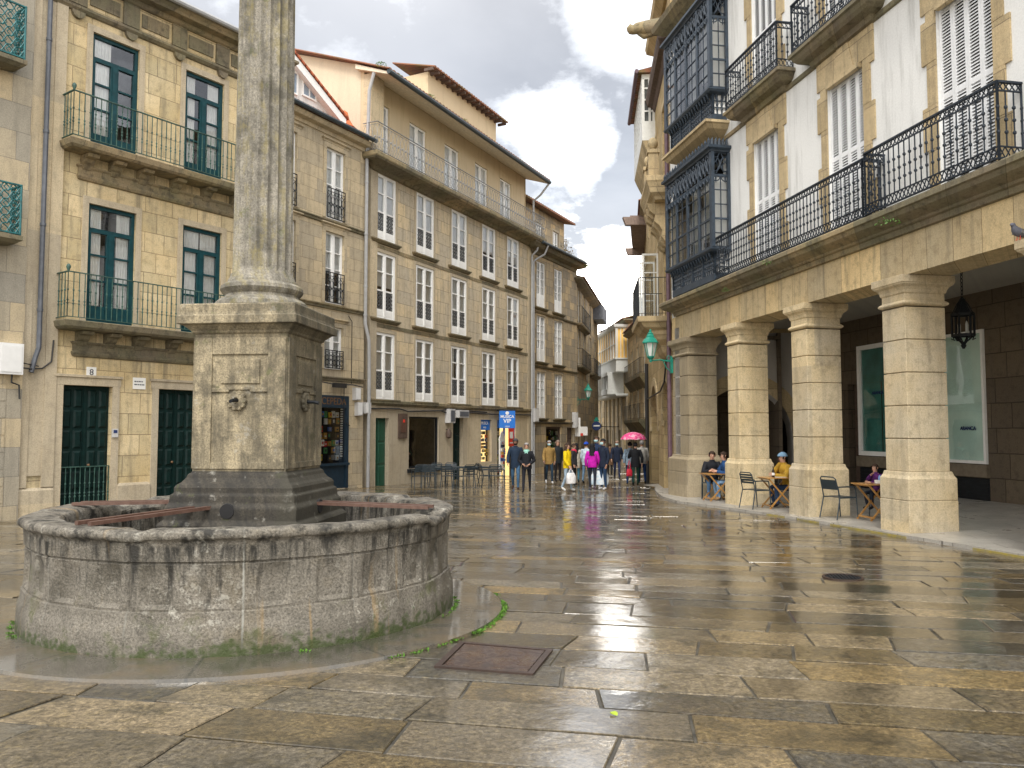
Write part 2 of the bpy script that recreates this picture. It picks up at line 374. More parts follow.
# ---------------------------------------------------------------- paving
def paving_mat():
    g = G('wet_granite_paving'); o = g.obj()
    rnd = g('Attribute', {'attribute_name': 'rnd'}).outputs['Fac']; rnd2 = g('Attribute', {'attribute_name': 'rnd2'}).outputs['Fac']
    oo = o; o = g('VectorMath', {'operation': 'ADD'}, _0=oo, _1=g.vec(g.math('MULTIPLY', rnd, 61.0), g.math('MULTIPLY', rnd2, 47.0), 0.0)).outputs[0]
    base = g.ramp(rnd, [(0, (.035,.028,.016)), (.16, (.14,.105,.052)), (.34, (.12,.112,.094)), (.5, (.045,.041,.032)), (.66, (.20,.142,.062)), (.82, (.17,.162,.14)), (1, (.25,.17,.065))])
    n1 = g.noise(o, .55, 5, .6); n2 = g.noise(o, 2.6, 6, .65); n3 = g.noise(o, 55, 4, .7); n4 = g.noise(o, 14, 5, .7)
    c = g.mix(g.ramp(n1, [(.45, 0), (.7, .5)]), base, (.10, .07, .034))
    c = g.mix(g.ramp(n2, [(.52, 0), (.66, .75)]), c, (.035, .032, .022))
    c = g.mix(g.ramp(n4, [(.5, 0), (.66, .45)]), c, (.17, .13, .055))
    c = g.mix(.9, c, g.ramp(n3, [(.28, .4), (.5, 1), (.74, 1.7)]), 'MULTIPLY')
    wet = g.math('ADD', g.math('MULTIPLY', g.noise(o, 1.3, 6, .62), .55), g.math('ADD', g.math('MULTIPLY', g.noise(oo, .35, 3), .30), g.math('MULTIPLY', rnd2, .16)))
    film = g.ramp(wet, [(.38, .55), (.46, .9), (.54, 1)])
    pud = g.ramp(wet, [(.49, 0), (.56, 1)])
    n5 = g.noise(o, 24, 5, .75)
    hgt = g.math('ADD', g.math('MULTIPLY', n3, .6), g.math('ADD', g.math('MULTIPLY', n5, 1.3), g.math('MULTIPLY', n2, 1.0)))
    bs = g('Bump', None, Distance=.014, Height=hgt); g.put(bs.inputs['Strength'], g.math('SUBTRACT', .9, g.math('MULTIPLY', pud, .6)))
    hc = g.math('ADD', g.math('MULTIPLY', n5, .17), g.math('ADD', g.math('MULTIPLY', g.noise(oo, 5.0, 3), .62), g.math('MULTIPLY', g.noise(oo, 1.4, 2), 1.5)))
    bc = g('Bump', None, Distance=.012, Height=hc); g.put(bc.inputs['Strength'], g.math('SUBTRACT', .75, g.math('MULTIPLY', pud, .45)))
    c = g.mix(.85, c, g.ramp(n5, [(.33, .22), (.5, 1), (.66, 1.9)]), 'MULTIPLY')
    g.P(Base_Color=g.mix(g.math('MULTIPLY', pud, .45), c, (.035,.03,.02)), Roughness=g.math('SUBTRACT', .42, g.math('MULTIPLY', film, .12)), Normal=bs.outputs[0], Specular_IOR_Level=.22,
        Coat_Weight=film, Coat_Roughness=g.math('SUBTRACT', .08, g.math('MULTIPLY', pud, .055)), Coat_IOR=1.5, Coat_Normal=bc.outputs[0])
    return g.m
M['paving'] = paving_mat()
M['joint'] = plain('sandy_joint', (.05,.045,.034), .5, .9, nscale=5, spec=.5)
FC = Vector((-2.55, 7.93)); FB = gz(7.93)      # fountain centre and its ground level
mb = MB()
xs = [-400, -30, 30, 400]; ys = [-40, 0, 90, 500]
for i in range(3):
    for j in range(3):
        mb.quad(*[(x, y, gz(y)-.011 if -40 <= y <= 90 else (gz(90)-.011 if y > 90 else gz(y)-.011)) for x, y in ((xs[i], ys[j]), (xs[i+1], ys[j]), (xs[i+1], ys[j+1]), (xs[i], ys[j+1]))])
ground = tag(mb.build('ground', M['joint']), kind='structure')
def slabs():
    er = Vector((math.cos(math.radians(-11.5)), math.sin(math.radians(-11.5)))); ec = Vector((-er.y, er.x))
    v = []; f = []; rn = []; r2s = []
    rng = random.Random(11)
    t = -4.0
    while t < 84:
        wd = rng.uniform(.36, .58); s = -32 + rng.uniform(0, 1.5)
        skew0 = rng.uniform(-.18, .18)
        while s < 26:
            L = rng.uniform(.62, 1.75); skew1 = rng.uniform(-.18, .18)
            gp = rng.uniform(.010, .021)
            cs = [(s+gp-skew0*wd/2, t+gp), (s+L-gp-skew1*wd/2, t+gp), (s+L-gp+skew1*wd/2, t+wd-gp), (s+gp+skew0*wd/2, t+wd-gp)]
            P = [er*a+ec*(b+.02*math.sin(a*.7+t)) for a, b in cs]
            mid = (P[0]+P[1]+P[2]+P[3])/4
            ok = -3 < mid.y < 82 and abs(mid.x) < .75*mid.y+7 and mid.x > -13.5-.05*mid.y
            if ok and (mid-FC).length > 1.6:
                n = len(v); tx, ty = rng.gauss(0, .0045), rng.gauss(0, .0055); dz = rng.gauss(0, .0022)
                mm = Vector((mid.x, mid.y)); r = rng.random()
                for k in (1, 0):          # top ring, then chamfer ring
                    for p in P:
                        q = p if k else p+(p-mm).normalized()*.006
                        z = gz(q.y)+dz+tx*(q.x-mm.x)+ty*(q.y-mm.y)-(.0 if k else .007)
                        v.append((q.x, q.y, z))
                f.append((n, n+1, n+2, n+3)); rn.append(r); r2 = rng.random(); r2s.append(r2)
                for k in range(4):
                    k2 = (k+1) % 4; f.append((n+4+k, n+4+k2, n+k2, n+k)); rn.append(r); r2s.append(r2)
                # sides down to the bed
                b = len(v)
                for p in P: v.append((p.x, p.y, gz(p.y)-.025))
                for k in range(4):
                    k2 = (k+1) % 4; f.append((b+k, b+k2, n+4+k2, n+4+k)); rn.append(r); r2s.append(r2)
            s += L; skew0 = skew1
        t += wd
    me = D.meshes.new('paving'); me.from_pydata(v, [], f); me.materials.append(M['paving'])
    a = me.attributes.new('rnd', 'FLOAT', 'FACE'); a.data.foreach_set('value', rn); a = me.attributes.new('rnd2', 'FLOAT', 'FACE'); a.data.foreach_set('value', r2s); me.update()
    return tag(inst('paving', me, None), kind='structure')
slabs()
# arcade pavement with its low kerb
def pave_flat(name, cA, cB, bw, bh, rot):
    g = G(name); o = g.obj()
    mp = g('Mapping', None, Vector=o, Rotation=(0, 0, rot)).outputs[0]
    br = g('TexBrick', {'offset': .4}, Vector=mp, Color1=cA, Color2=cB, Mortar=(.12,.11,.1)); 
    br.inputs['Scale'].default_value = 1; br.inputs['Mortar Size'].default_value = .008; br.inputs['Brick Width'].default_value = bw; br.inputs['Row Height'].default_value = bh
    n = g.noise(o, 1.3, 5); n2 = g.noise(o, 40, 3)
    c = g.mix(g.ramp(n, [(.4, 0), (.7, .55)]), br.outputs['Color'], sc(cA, .5))
    c = g.mix(.7, c, g.ramp(n2, [(.3, .7), (.7, 1.25)]), 'MULTIPLY')
    g.P(Base_Color=c, Roughness=g.ramp(n, [(.35, .25), (.65, .5)]), Normal=g.bump(g.math('ADD', n2, g.math('MULTIPLY', br.outputs['Fac'], -1.0)), .25, .01))
    return g.m
M['walk'] = pave_flat('pale_pavement', (.42,.40,.36), (.36,.34,.3), 1.1, .6, math.radians(10.6))
RO = Vector((6.97, 14.1)); RT = Vector((-.184, .983)).normalized(); RN = Vector((-RT.y, RT.x))   # arcade: origin, along, outward
def arc(s, d): q = RO+RT*s+RN*d; return q     # point s along the arcade, d in front of it
kerb = [Vector(p) for p in ((9.3,-3), (8.6,3), (7.75,8), (7.2,11.38), (7.03,12.34), (6.66,14.15), (6.28,16.2), (5.86,18.1), (5.2,20.2), (4.55,22), (4.5,24), (4.75,26.5), (5.1,28.8), (5.55,30.5))]
mb = MB()
for a, b in zip(kerb, kerb[1:]):
    za, zb = gz(a.y)+.055, gz(b.y)+.055
    fa = arc((a-RO).dot(RT), -1.0); fb = arc((b-RO).dot(RT), -1.0)
    ba = arc((a-RO).dot(RT), -4.6); bb = arc((b-RO).dot(RT), -4.6)
    zc, zd = max(.05-max(0, (ba.y-22)*.03), gz(ba.y)), max(.05-max(0, (bb.y-22)*.03), gz(bb.y))
    mb.quad((a.x,a.y,za-.15), (b.x,b.y,zb-.15), (b.x,b.y,zb), (a.x,a.y,za))
    mb.quad((a.x,a.y,za), (b.x,b.y,zb), (fb.x,fb.y,zb+.02), (fa.x,fa.y,za+.02))
    mb.quad((fa.x,fa.y,za+.02), (fb.x,fb.y,zb+.02), (bb.x,bb.y,zd), (ba.x,ba.y,zc))
    ca = arc((a-RO).dot(RT), -9); cb = arc((b-RO).dot(RT), -9)
    mb.quad((ba.x,ba.y,zc), (bb.x,bb.y,zd), (cb.x,cb.y,zd), (ca.x,ca.y,zc))
tag(mb.build('sidewalk', M['walk']), kind='structure')
mb = MB()
def kerbpt(t):
    i = int(t); return kerb[i].lerp(kerb[i+1], t-i)
def ymark(t0, t1, n=8):
    for k in range(n):
        a = kerbpt(t0+(t1-t0)*k/n); b = kerbpt(t0+(t1-t0)*(k+1)/n); o = (b-a).normalized(); o = Vector((-o.y, o.x))
        za, zb = gz(a.y), gz(b.y)
        for i0, i1, h0, h1 in ((0, .02, .062, .062),):
            mb.hexa([(a.x-o.x*.02,a.y-o.y*.02,za-.02),(a.x+o.x*.012,a.y+o.y*.012,za-.02),(b.x+o.x*.012,b.y+o.y*.012,zb-.02),(b.x-o.x*.02,b.y-o.y*.02,zb-.02),
                     (a.x-o.x*.02,a.y-o.y*.02,za+.034),(a.x+o.x*.012,a.y+o.y*.012,za+.032),(b.x+o.x*.012,b.y+o.y*.012,zb+.032),(b.x-o.x*.02,b.y-o.y*.02,zb+.034)])
ymark(4.8, 5.9, 8); ymark(2.7, 3.98, 8); ymark(6.1, 6.5, 3); ymark(6.75, 7.1, 3)
M['road_yellow'] = plain('worn_yellow_paint', (.42,.33,.05), .5, .15, nscale=9, c2=(.22,.20,.13))
tag(mb.build('road_marking', M['road_yellow']), kind='structure')
# ---------------------------------------------------------------- fountain
def fountain_mat():
    g = G('lichen_granite'); o = g.obj(); X, Y, Z = g.xyz(o)
    an = g.math('ARCTAN2', Y, X)
    n0 = g.noise(o, 3, 6, .6); n1 = g.noise(o, 15, 6, .68); n2 = g.noise(o, 60, 3, .7)
    c = g.ramp(n0, [(.3, (.085,.077,.06)), (.55, (.175,.16,.133)), (.75, (.14,.12,.085))])
    c = g.mix(.9, c, g.ramp(n2, [(.28, .35), (.5, 1), (.72, 1.6)]), 'MULTIPLY')
    # pale lichen in flecks, mostly on the upper half
    l = g.math('ADD', n1, g.math('MULTIPLY', Z, .10))
    lz = g.noise(o, 1.7, 4)
    c = g.mix(g.math('MULTIPLY', g.ramp(l, [(.60, 0), (.67, .7)]), g.ramp(lz, [(.46, 0), (.66, 1)])), c, (.40,.39,.34))
    # joints of the ring stones, white mortar
    j = g.math('ABSOLUTE', g.math('SUBTRACT', g.math('FRACT', g.math('ADD', g.math('DIVIDE', g.math('ADD', an, g.math('MULTIPLY', n1, .012)), 2*PI/14), .36)), .5))
    c = g.mix(g.math('MULTIPLY', g.ramp(j, [(.004, 1), (.012, 0)]), g.ramp(g.noise(o, 3, 4), [(.5, .12), (.66, .85)])), c, g.mix(g.ramp(g.noise(o, 1.1, 2), [(.45, 0), (.55, 1)]), (.05,.048,.04), (.40,.40,.36)))
    # black run-off streaks hanging from the rim
    sv = g.vec(g.math('MULTIPLY', an, 13.0), g.math('MULTIPLY', Z, .9), 0.0); reg = g.ramp(g.noise(g.vec(g.math('MULTIPLY', an, 1.3), 4.2, 0.0), 1.0, 3), [(.35, 0), (.65, 1)])
    rimz = g.ramp(Z, [(.86, 1), (.90, 0)])
    s = g.math('ADD', g.noise(sv, 1.5, 6, .68), g.math('ADD', g.math('MULTIPLY', g.math('SUBTRACT', Z, .70), .38), g.math('MULTIPLY', g.math('SUBTRACT', reg, .6), .13)))
    s = g.math('ADD', g.math('MULTIPLY', s, rimz), g.math('MULTIPLY', g.math('SUBTRACT', 1.0, rimz), g.noise(o, 7, 6, .7)))
    c = g.mix(g.ramp(s, [(.47, 0), (.61, .95)]), c, (.02,.019,.016))
    # rust runs
    r = g.noise(g.vec(g.math('MULTIPLY', an, 14.0), g.math('MULTIPLY', Z, .5), 3.0), 1.2, 3)
    c = g.mix(g.ramp(r, [(.64, 0), (.72, .4)]), c, (.34,.22,.08))
    # moss near the foot and in blotches
    m = g.math('SUBTRACT', g.noise(o, 2.6, 6, .7), g.math('MULTIPLY', Z, .22))
    c = g.mix(g.ramp(m, [(.47, 0), (.60, .75)]), c, (.075,.085,.028))
    m2 = g.math('SUBTRACT', g.math('ADD', n1, g.math('MULTIPLY', g.noise(o, 1.2, 3), .5)), g.math('MULTIPLY', Z, 1.6))
    c = g.mix(g.ramp(m2, [(.50, 0), (.64, .85)]), c, (.035,.055,.010))
    g.P(Base_Color=c, Roughness=g.ramp(n0, [(.35, .5), (.6, .85)]), Normal=g.bump(g.math('ADD', g.math('MULTIPLY', n2, .5), n1), .7, .015), Specular_IOR_Level=.4)
    return g.m
def pedestal_mat(name, base, dark, damp=.5, gold=.0, flat=1.0):
    g = G(name); o = g.obj(); X, Y, Z = g.xyz(o)
    n0 = g.noise(o, 2.2, 6, .62); n1 = g.noise(o, 8, 6, .65); n2 = g.noise(o, 60, 3, .7)
    c = g.ramp(n0, [(.3, sc(base, .7)), (.55, base), (.75, sc(base, 1.25))])
    c = g.mix(.85, c, g.ramp(n2, [(.28, .35), (.5, 1), (.72, 1.55)]), 'MULTIPLY')
    sv = g.vec(g.math('MULTIPLY', g.math('ADD', X, Y), 6.0), g.math('MULTIPLY', Z, .8), 0.0)
    s = g.noise(sv, 1.3, 6, .65)
    c = g.mix(g.ramp(s, [(.40, 0), (.62, damp)]), c, dark)
    c = g.mix(g.ramp(n1, [(.60, 0), (.68, .5)]), c, (.36,.35,.31))
    dk = g.noise(o, 3.4, 6, .72); c = g.mix(g.ramp(dk, [(.48, 0), (.62, .7)]), c, dark)
    if gold: 
        gl = g.math('ADD', g.math('MULTIPLY', g.noise(o, 9, 6, .75), .5), g.math('MULTIPLY', g.noise(g.vec(g.math('MULTIPLY', g.math('ADD', X, Y), 5.0), g.math('MULTIPLY', Z, .6), 5.0), 2.2, 4, .6), .5))
        c = g.mix(g.ramp(gl, [(.50, 0), (.60, gold)]), c, (.29,.24,.075))
    m = g.noise(o, 5, 6, .7)
    c = g.mix(g.ramp(m, [(.60, 0), (.68, .5)]), c, (.09,.11,.03))
    if not gold:     # black algae film and painted shade on the rain-soaked right flank, edge ragged
        al_shade = g.math('ADD', X, g.math('MULTIPLY', g.math('SUBTRACT', g.noise(o, 2.5, 5, .65), .5), .35))
        c = g.mix(g.ramp(al_shade, [(.40, 0), (.47, .62)]), c, (.045,.042,.03))
    g.P(Base_Color=c, Roughness=.8, Normal=g.bump(g.math('ADD', g.math('MULTIPLY', n2, .5), n1), .6, .012), Specular_IOR_Level=.4)
    return g.m
M['fount'] = fountain_mat()
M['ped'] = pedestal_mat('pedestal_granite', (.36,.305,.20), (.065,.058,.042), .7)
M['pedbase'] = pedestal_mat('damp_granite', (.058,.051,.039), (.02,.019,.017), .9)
M['shaft'] = pedestal_mat('column_granite', (.30,.28,.235), (.07,.066,.052), .6, .4)
M['water'] = plain('dark_water', (.012,.014,.011), .04, .1)
M['rust'] = plain('rusty_iron', (.10,.045,.03), .45, .3, nscale=14, c2=(.14,.08,.06), spec=.6)
fo = empty('fountain', 'round granite basin with a fluted column rising from a square pedestal', 'fountain', (FC.x, FC.y, FB))
KR = .975
prof = [(2.01,0),(2.012,.06),(2.01,.20),(2.005,.27),(1.99,.30),(1.985,.34),(1.98,.385),(1.962,.392),(1.962,.402),(1.965,.41),(1.962,.44),(1.96,.55),(1.96,.66),(1.96,.735),(1.95,.742),(1.95,.752),(1.968,.76),(1.97,.80),(1.972,.87),(1.975,.90),(1.985,.915),(2.003,.922),(2.013,.934),(2.016,.955),(2.01,.977),(1.997,.99),(1.98,.995),(1.9,.998),(1.78,.99),(1.70,.975),(1.68,.95),(1.675,.9),(1.67,.6),(1.66,.25)]
NA = 420; v = []; f = []
for i, (r, h) in enumerate(prof):
    for k in range(NA):
        a = 2*PI*k/NA; px, py = math.cos(a), math.sin(a)
        q = Vector((px*r*2.2, py*r*2.2, h*2.2))
        dr = MN.noise(q*1.1)*.012+MN.noise(q*4)*.006
        hh = h
        fr = ((a/(2*PI/14))+.36) % 1.0
        if .41 < h < .735:                           # sunk panels between the joints
            e = min(abs(fr-.14), abs(fr-.40), abs(fr-.60), abs(fr-.86))
            if .14 < fr < .40 or .60 < fr < .86: dr -= .03
        if abs(fr-.5) < .014 and .02 < h < .93: dr -= .02
        if h > .9:
            wv = MN.noise(Vector((px*3, py*3, .5)))*.009+MN.noise(Vector((px*11, py*11, 2.5)))*.006
            hh += wv
            dg = math.degrees(math.atan2(py, px))
            for c0, w0, dp in ((-14, 9, .055), (154, 12, .05), (122, 6, .03), (-100, 5, .02), (40, 6, .03)):
                t = max(0, 1-abs(dg-c0)/w0); hh -= dp*min(1, t*2.5)*(1+.3*MN.noise(q*6)); dr -= .02*min(1, t*2)*(1 if r > 1.9 else -1)
        fa = ((a/(2*PI/14))+.36+.5) % 1.0; fct = math.cos(PI/14)/math.cos((fa-.5)*2*PI/14)
        rr = r*KR*(1+(fct-1+.006)*.45)+dr
        v.append((px*rr, py*rr, hh))
for i in range(len(prof)-1):
    for k in range(NA):
        k2 = (k+1) % NA; f.append((i*NA+k, i*NA+k2, (i+1)*NA+k2, (i+1)*NA+k))
me = D.meshes.new('basin'); me.from_pydata(v, [], f); me.materials.append(M['fount']); me.shade_smooth(); me.set_sharp_from_angle(angle=math.radians(40))
inst('basin', me, fo)
mb = MB(); mb.lathe([(1.66, .2), (1.66, .26)], 64); mb.build('basin_floor', M['pedbase'], fo)
mb = MB(); mb.lathe([(1.65, .262), (1.65, .34)], 64); mb.build('water', M['water'], fo)
PC = Vector((-2.47, 7.85))-FC; PR = math.radians(-6.3); GZ = -FB       # pedestal; heights below given in world z
def ped(name, mat_, fn, smooth=None, bevel=0):
    b = MB(); fn(b); b.v = [(x, y, z+GZ) for x, y, z in b.v]
    return b.build(name, mat_, fo, (PC.x, PC.y, 0), PR, smooth, bevel)
def f_base(b):
    h = .45
    b.ring([(.22, .1), (.22, .74), (.20, .77), (.175, .78), (.175, .90), (.155, .925), (.145, .935), (.14, 1.01), (.115, 1.02), (.115, 1.075), (.10, 1.10), (.07, 1.12), (.04, 1.16), (.03, 1.195), (.012, 1.205), (.0, 1.225)], -h, h, -h, h)
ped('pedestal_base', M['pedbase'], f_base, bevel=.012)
def f_die(b):
    h = .45; r = .018
    b.box(-h, h, -h, h, 1.2, 2.56)
    for rot in range(4):
        q = MB()
        y = -h
        # raised frame: bars on the face, leaving a sunk panel above the spout and a plain field below
        for x0, x1, z0, z1 in ((-.44, -.27, 1.24, 2.46), (.27, .44, 1.24, 2.46), (-.27, .27, 2.30, 2.46), (-.27, -.10, 1.95, 1.99), (.10, .27, 1.95, 1.99), (-.27, .27, 1.24, 1.30), (-.12, .12, 1.97, 2.0)):
            q.box(x0, x1, y-r, y+.004, z0, z1)
        q.box(-.19, .19, y-r*.8, y+.004, 2.03, 2.26)
        mt = Matrix.Rotation(rot*PI/2, 4, 'Z')
        q.v = [tuple(mt @ Vector(p)) for p in q.v]; n = len(b.v)
        b.v += q.v; b.f += [tuple(i+n for i in ff) for ff in q.f]; b.m += q.m
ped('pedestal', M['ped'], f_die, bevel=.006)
def f_cap(b):
    h = .45
    b.ring([(0, 2.49), (.02, 2.505), (.03, 2.525), (.07, 2.56), (.085, 2.575), (.125, 2.58), (.125, 2.655), (.112, 2.66), (.105, 2.69), (.105, 2.755), (.095, 2.77)], -h, h, -h, h)
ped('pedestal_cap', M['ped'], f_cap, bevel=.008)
def f_cb(b):
    b.lathe([(.43, 2.765), (.445, 2.79), (.44, 2.83), (.40, 2.865), (.355, 2.885), (.35, 2.91), (.375, 2.93), (.395, 2.96), (.39, 2.995), (.36, 3.02), (.33, 3.03), (.325, 3.06), (.31, 3.08), (.30, 3.12)], 56)
ped('column_base', M['shaft'], f_cb, smooth=35)
def f_sh(b):
    NF = 18; per = 8
    zs = [3.10, 3.13, 3.17, 4, 5, 6, 7, 8, 8.9]
    n = NF*per
    for z in zs:
        r = .285-.030*(z-3.1)/5.8+(.012 if z < 3.12 else 0)
        for k in range(n):
            a = 2*PI*k/n; t = (k % per)/per
            dpt = 0 if z < 3.15 else .034*math.sin(PI*min(1, max(0, (t-.10)/.80)))**.6
            rr = r-dpt; b.v.append((rr*math.cos(a), rr*math.sin(a), z))
    for i in range(len(zs)-1):
        for k in range(n):
            k2 = (k+1) % n; b.f.append((i*n+k, i*n+k2, (i+1)*n+k2, (i+1)*n+k)); b.m.append(0)
ped('column_shaft', M['shaft'], f_sh, smooth=30)
def f_capital(b):
    b.lathe([(.26, 8.88), (.29, 8.92), (.28, 8.97), (.30, 9.2), (.42, 9.42), (.43, 9.5)], 32); b.box(-.45, .45, -.45, .45, 9.5, 9.62)
    b.lathe([(.2, 9.62), (.2, 9.9), (.3, 10.0), (.28, 10.3), (.1, 10.5), (.02, 10.55)], 24)
ped('column_capital', M['shaft'], f_capital, smooth=35)
def spout(rot):
    b = MB()
    for k in range(10):
        a = 2*PI*k/10; b.lathe([(.001, 0), (.022, .005), (.026, .02), (.018, .035)], 8, .072*math.cos(a), .072*math.sin(a))
    b.lathe([(.085, 0), (.085, .02), (.06, .035), (.03, .04), (.025, .02)], 20)
    mt = Matrix.Rotation(PI/2, 4, 'X')
    b.v = [tuple(mt @ Vector(p)) for p in b.v]
    mz = Matrix.Rotation(rot, 4, 'Z')
    b.v = [tuple(mz @ (Vector(p)+Vector((-.02, -.452, 1.87+GZ)))) for p in b.v]
    o = b.build('spout_rosette', M['ped'], fo, (PC.x, PC.y, 0), PR, 40)
    p = MB(); p.tube([mz @ Vector((-.02, -.45, 1.875+GZ)), mz @ Vector((-.02, -.56, 1.87+GZ)), mz @ Vector((-.02, -.60, 1.86+GZ))], .016, 8)
    q = p.build('spout_pipe', M['dark_iron'], o, smooth=40)
    # dark drain mouth with a stone hood, set into the damp base
    d = MB(); d.lathe([(.001, 0), (.072, 0), (.066, .02), (.001, .02)], 20)
    d.v = [tuple(mz @ (mt @ Vector(p)+Vector((-.02, -.612, .87+GZ)))) for p in d.v]
    d.build('drain_mouth', M['dark'], fo, (PC.x, PC.y, 0), PR, 40)
for rot in (0, PI/2, PI, -PI/2): spout(rot)
def bars(ang, side):
    for w in (-.07, .07):
        dx = Vector((math.cos(ang), math.sin(ang), 0)); nx = Vector((-dx.y, dx.x, 0))
        a = Vector((PC.x, PC.y, 0))+dx*.55+nx*w; e = Vector((PC.x, PC.y, 0))+dx*1.0+nx*w
        rr = 1.79; p0 = Vector((PC.x, PC.y, 0))
        # reach the rim
        t = 1.0
        while (p0+dx*t+nx*w).length < rr: t += .02
        b = MB(); b.bar(p0+dx*.62+nx*w+Vector((0, 0, .90+GZ)), p0+dx*t+nx*w+Vector((0, 0, 1.012)), .045, .03)
        b.build('iron_bar', M['rust'], fo)
for dg in (-96.3-24, -6.3, 174, 84): bars(math.radians(dg), 0)
# apron ring of wet kerbstones, moss in its seam
def apron():
    b = MB(); n = 96
    for k in range(n):
        a0, a1 = 2*PI*k/n, 2*PI*(k+1)/n
        for r0, r1, z0, z1 in ((1.9, 2.45, .035, .024), (2.45, 2.47, .024, -.05)):
            P = []
            for a, r, z in ((a0, r0, z0), (a0, r1, z1), (a1, r1, z1), (a1, r0, z0)):
                x, y = FC.x+r*math.cos(a), FC.y+r*math.sin(a); P.append((x, y, gz(y)+z))
            b.quad(*P)
    return tag(b.build('fountain_kerb', M['apron']), kind='structure')
def apron_mat():
    g = G('wet_kerb'); o = g.obj(); X, Y, Z = g.xyz(o)
    an = g.math('ARCTAN2', g.math('SUBTRACT', Y, FC.y), g.math('SUBTRACT', X, FC.x))
    n = g.noise(o, 2, 6); n2 = g.noise(o, 50, 3, .7)
    c = g.ramp(n, [(.3, (.04,.036,.028)), (.5, (.085,.078,.064)), (.7, (.12,.09,.05))])
    c = g.mix(.8, c, g.ramp(n2, [(.25, .6), (.5, 1), (.75, 1.3)]), 'MULTIPLY')
    j = g.math('ABSOLUTE', g.math('SUBTRACT', g.math('FRACT', g.math('DIVIDE', an, 2*PI/11)), .5))
    c = g.mix(g.ramp(j, [(.006, 1), (.012, 0)]), c, (.04,.04,.035))
    g.P(Base_Color=c, Roughness=g.ramp(n, [(.35, .08), (.6, .4)]), Normal=g.bump(g.math('ADD', n2, g.math('MULTIPLY', n, 2)), .25, .01), Coat_Weight=1.0, Coat_Roughness=.07)
    return g.m
M['apron'] = apron_mat(); apron()
def tuft(b, x, y, z, s, n, rng, blade=True):
    for k in range(n):
        a = rng.uniform(0, 2*PI); l = s*rng.uniform(.5, 1.2); w = l*.28; e = rng.uniform(.35, 1.25)
        px, py = x+rng.gauss(0, s*.5), y+rng.gauss(0, s*.5)
        d = Vector((math.cos(a)*math.cos(e), math.sin(a)*math.cos(e), math.sin(e)))*l; q = Vector((-math.sin(a), math.cos(a), 0))*w
        p = Vector((px, py, z)); b.quad(p, p+d*.5+q, p+d, p+d*.5-q)
rng = random.Random(3); b = MB()
for dg0, dg1, den in ((-52, -30, 1), (-26, 8, 3.2), (12, 20, 1)):
    n = int((dg1-dg0)*den*1.1)
    for k in range(n):
        a = math.radians(rng.uniform(dg0, dg1)); r = 2.47+rng.gauss(0, .012)
        y = FC.y+r*math.sin(a); tuft(b, FC.x+r*math.cos(a), y, gz(y)+.004, rng.uniform(.012, .03), 9, rng)
for dg0, dg1, n in ((-158, -150, 16), (-145, -143, 5), (-141, -138, 6), (-62, -60, 4), (-20, 12, 26)):
    for k in range(n):
        a = math.radians(rng.uniform(dg0, dg1)); r = 2.0+rng.gauss(0, .012)
        y = FC.y+r*math.sin(a); tuft(b, FC.x+r*math.cos(a), y, gz(y)+.034, rng.uniform(.012, .026), 8, rng)
o = b.build('weeds', M['moss']); tag(o, 'bright green moss and weeds in the kerb seam around the basin', 'weeds', kind='stuff')
# ---------------------------------------------------------------- manhole, drain, fallen leaf
def manhole():
    P = [gnd(*p) for p in ((434,668), (533,676), (553,651), (460,643))]
    c = sum(P, Vector())/4; e = empty('manhole_cover', 'square rusty iron cover in a stone frame set into the wet paving near the fountain', 'manhole cover', c)
    fr = MB(); pl = MB()
    ins = [p.lerp(c, .12) for p in P]
    for i in range(4):
        j = (i+1) % 4; fr.hexa([P[i]-c+Vector((0,0,-.03)), P[j]-c+Vector((0,0,-.03)), ins[j]-c+Vector((0,0,-.03)), ins[i]-c+Vector((0,0,-.03)), P[i]-c+Vector((0,0,.016)), P[j]-c+Vector((0,0,.016)), ins[j]-c+Vector((0,0,.016)), ins[i]-c+Vector((0,0,.016))])
    ii = [p.lerp(c, .15) for p in P]
    pl.hexa([p-c+Vector((0,0,-.03)) for p in ii]+[p-c+Vector((0,0,.011)) for p in ii])
    fr.build('frame', M['rust_dark'], e); pl.build('plate', M['rust_plate'], e)
def rustplate():
    g = G('rust_plate'); o = g.obj(); n = g.noise(o, 6, 6, .65); n2 = g.noise(o, 60, 3)
    c = g.ramp(n, [(.35, (.022,.011,.009)), (.55, (.05,.024,.018)), (.7, (.09,.07,.06))])
    g.P(Base_Color=c, Roughness=g.ramp(n, [(.4, .5), (.62, .12)]), Normal=g.bump(n2, .3, .004), Coat_Weight=.5, Coat_Roughness=.1); return g.m
M['rust_plate'] = rustplate(); M['rust_dark'] = plain('rust_frame', (.04,.024,.018), .5, .3, nscale=20)
manhole()
c = gnd(843, 578); e = empty('drain_grate', 'small dark iron drain grate among the wet slabs before the arcade', 'drain grate', c+Vector((0,0,.004)), math.radians(-11))
b = MB()
for k in range(10):
    x = -.18+k*.04; w = max(.02, (.205**2-x*x)**.5); b.box(x-.009, x+.009, -w, w, -.01, .010)
b.build('bars', M['dark_iron'], e); b = MB()
for k in range(28):
    a0, a1 = 2*PI*k/28, 2*PI*(k+1)/28
    P = [(r*math.cos(a), r*math.sin(a)) for r, a in ((.205, a0), (.235, a0), (.235, a1), (.205, a1))]
    b.hexa([(*p, -.012) for p in P]+[(*p, .012) for p in P])
b.build('frame', M['rust_dark'], e)
b = MB(); b.lathe([(.204, -.014), (.204, -.004)], 28); b.build('pit', M['dark'], e)
c = gnd(614, 716); b = MB()
pts = [(0,-.03,.004),(.02,-.012,.012),(.022,.012,.016),(0,.034,.008),(-.02,.014,.014),(-.022,-.01,.01)]
for i in range(6): b.quad((0,0,.004), pts[i], pts[(i+1)%6])
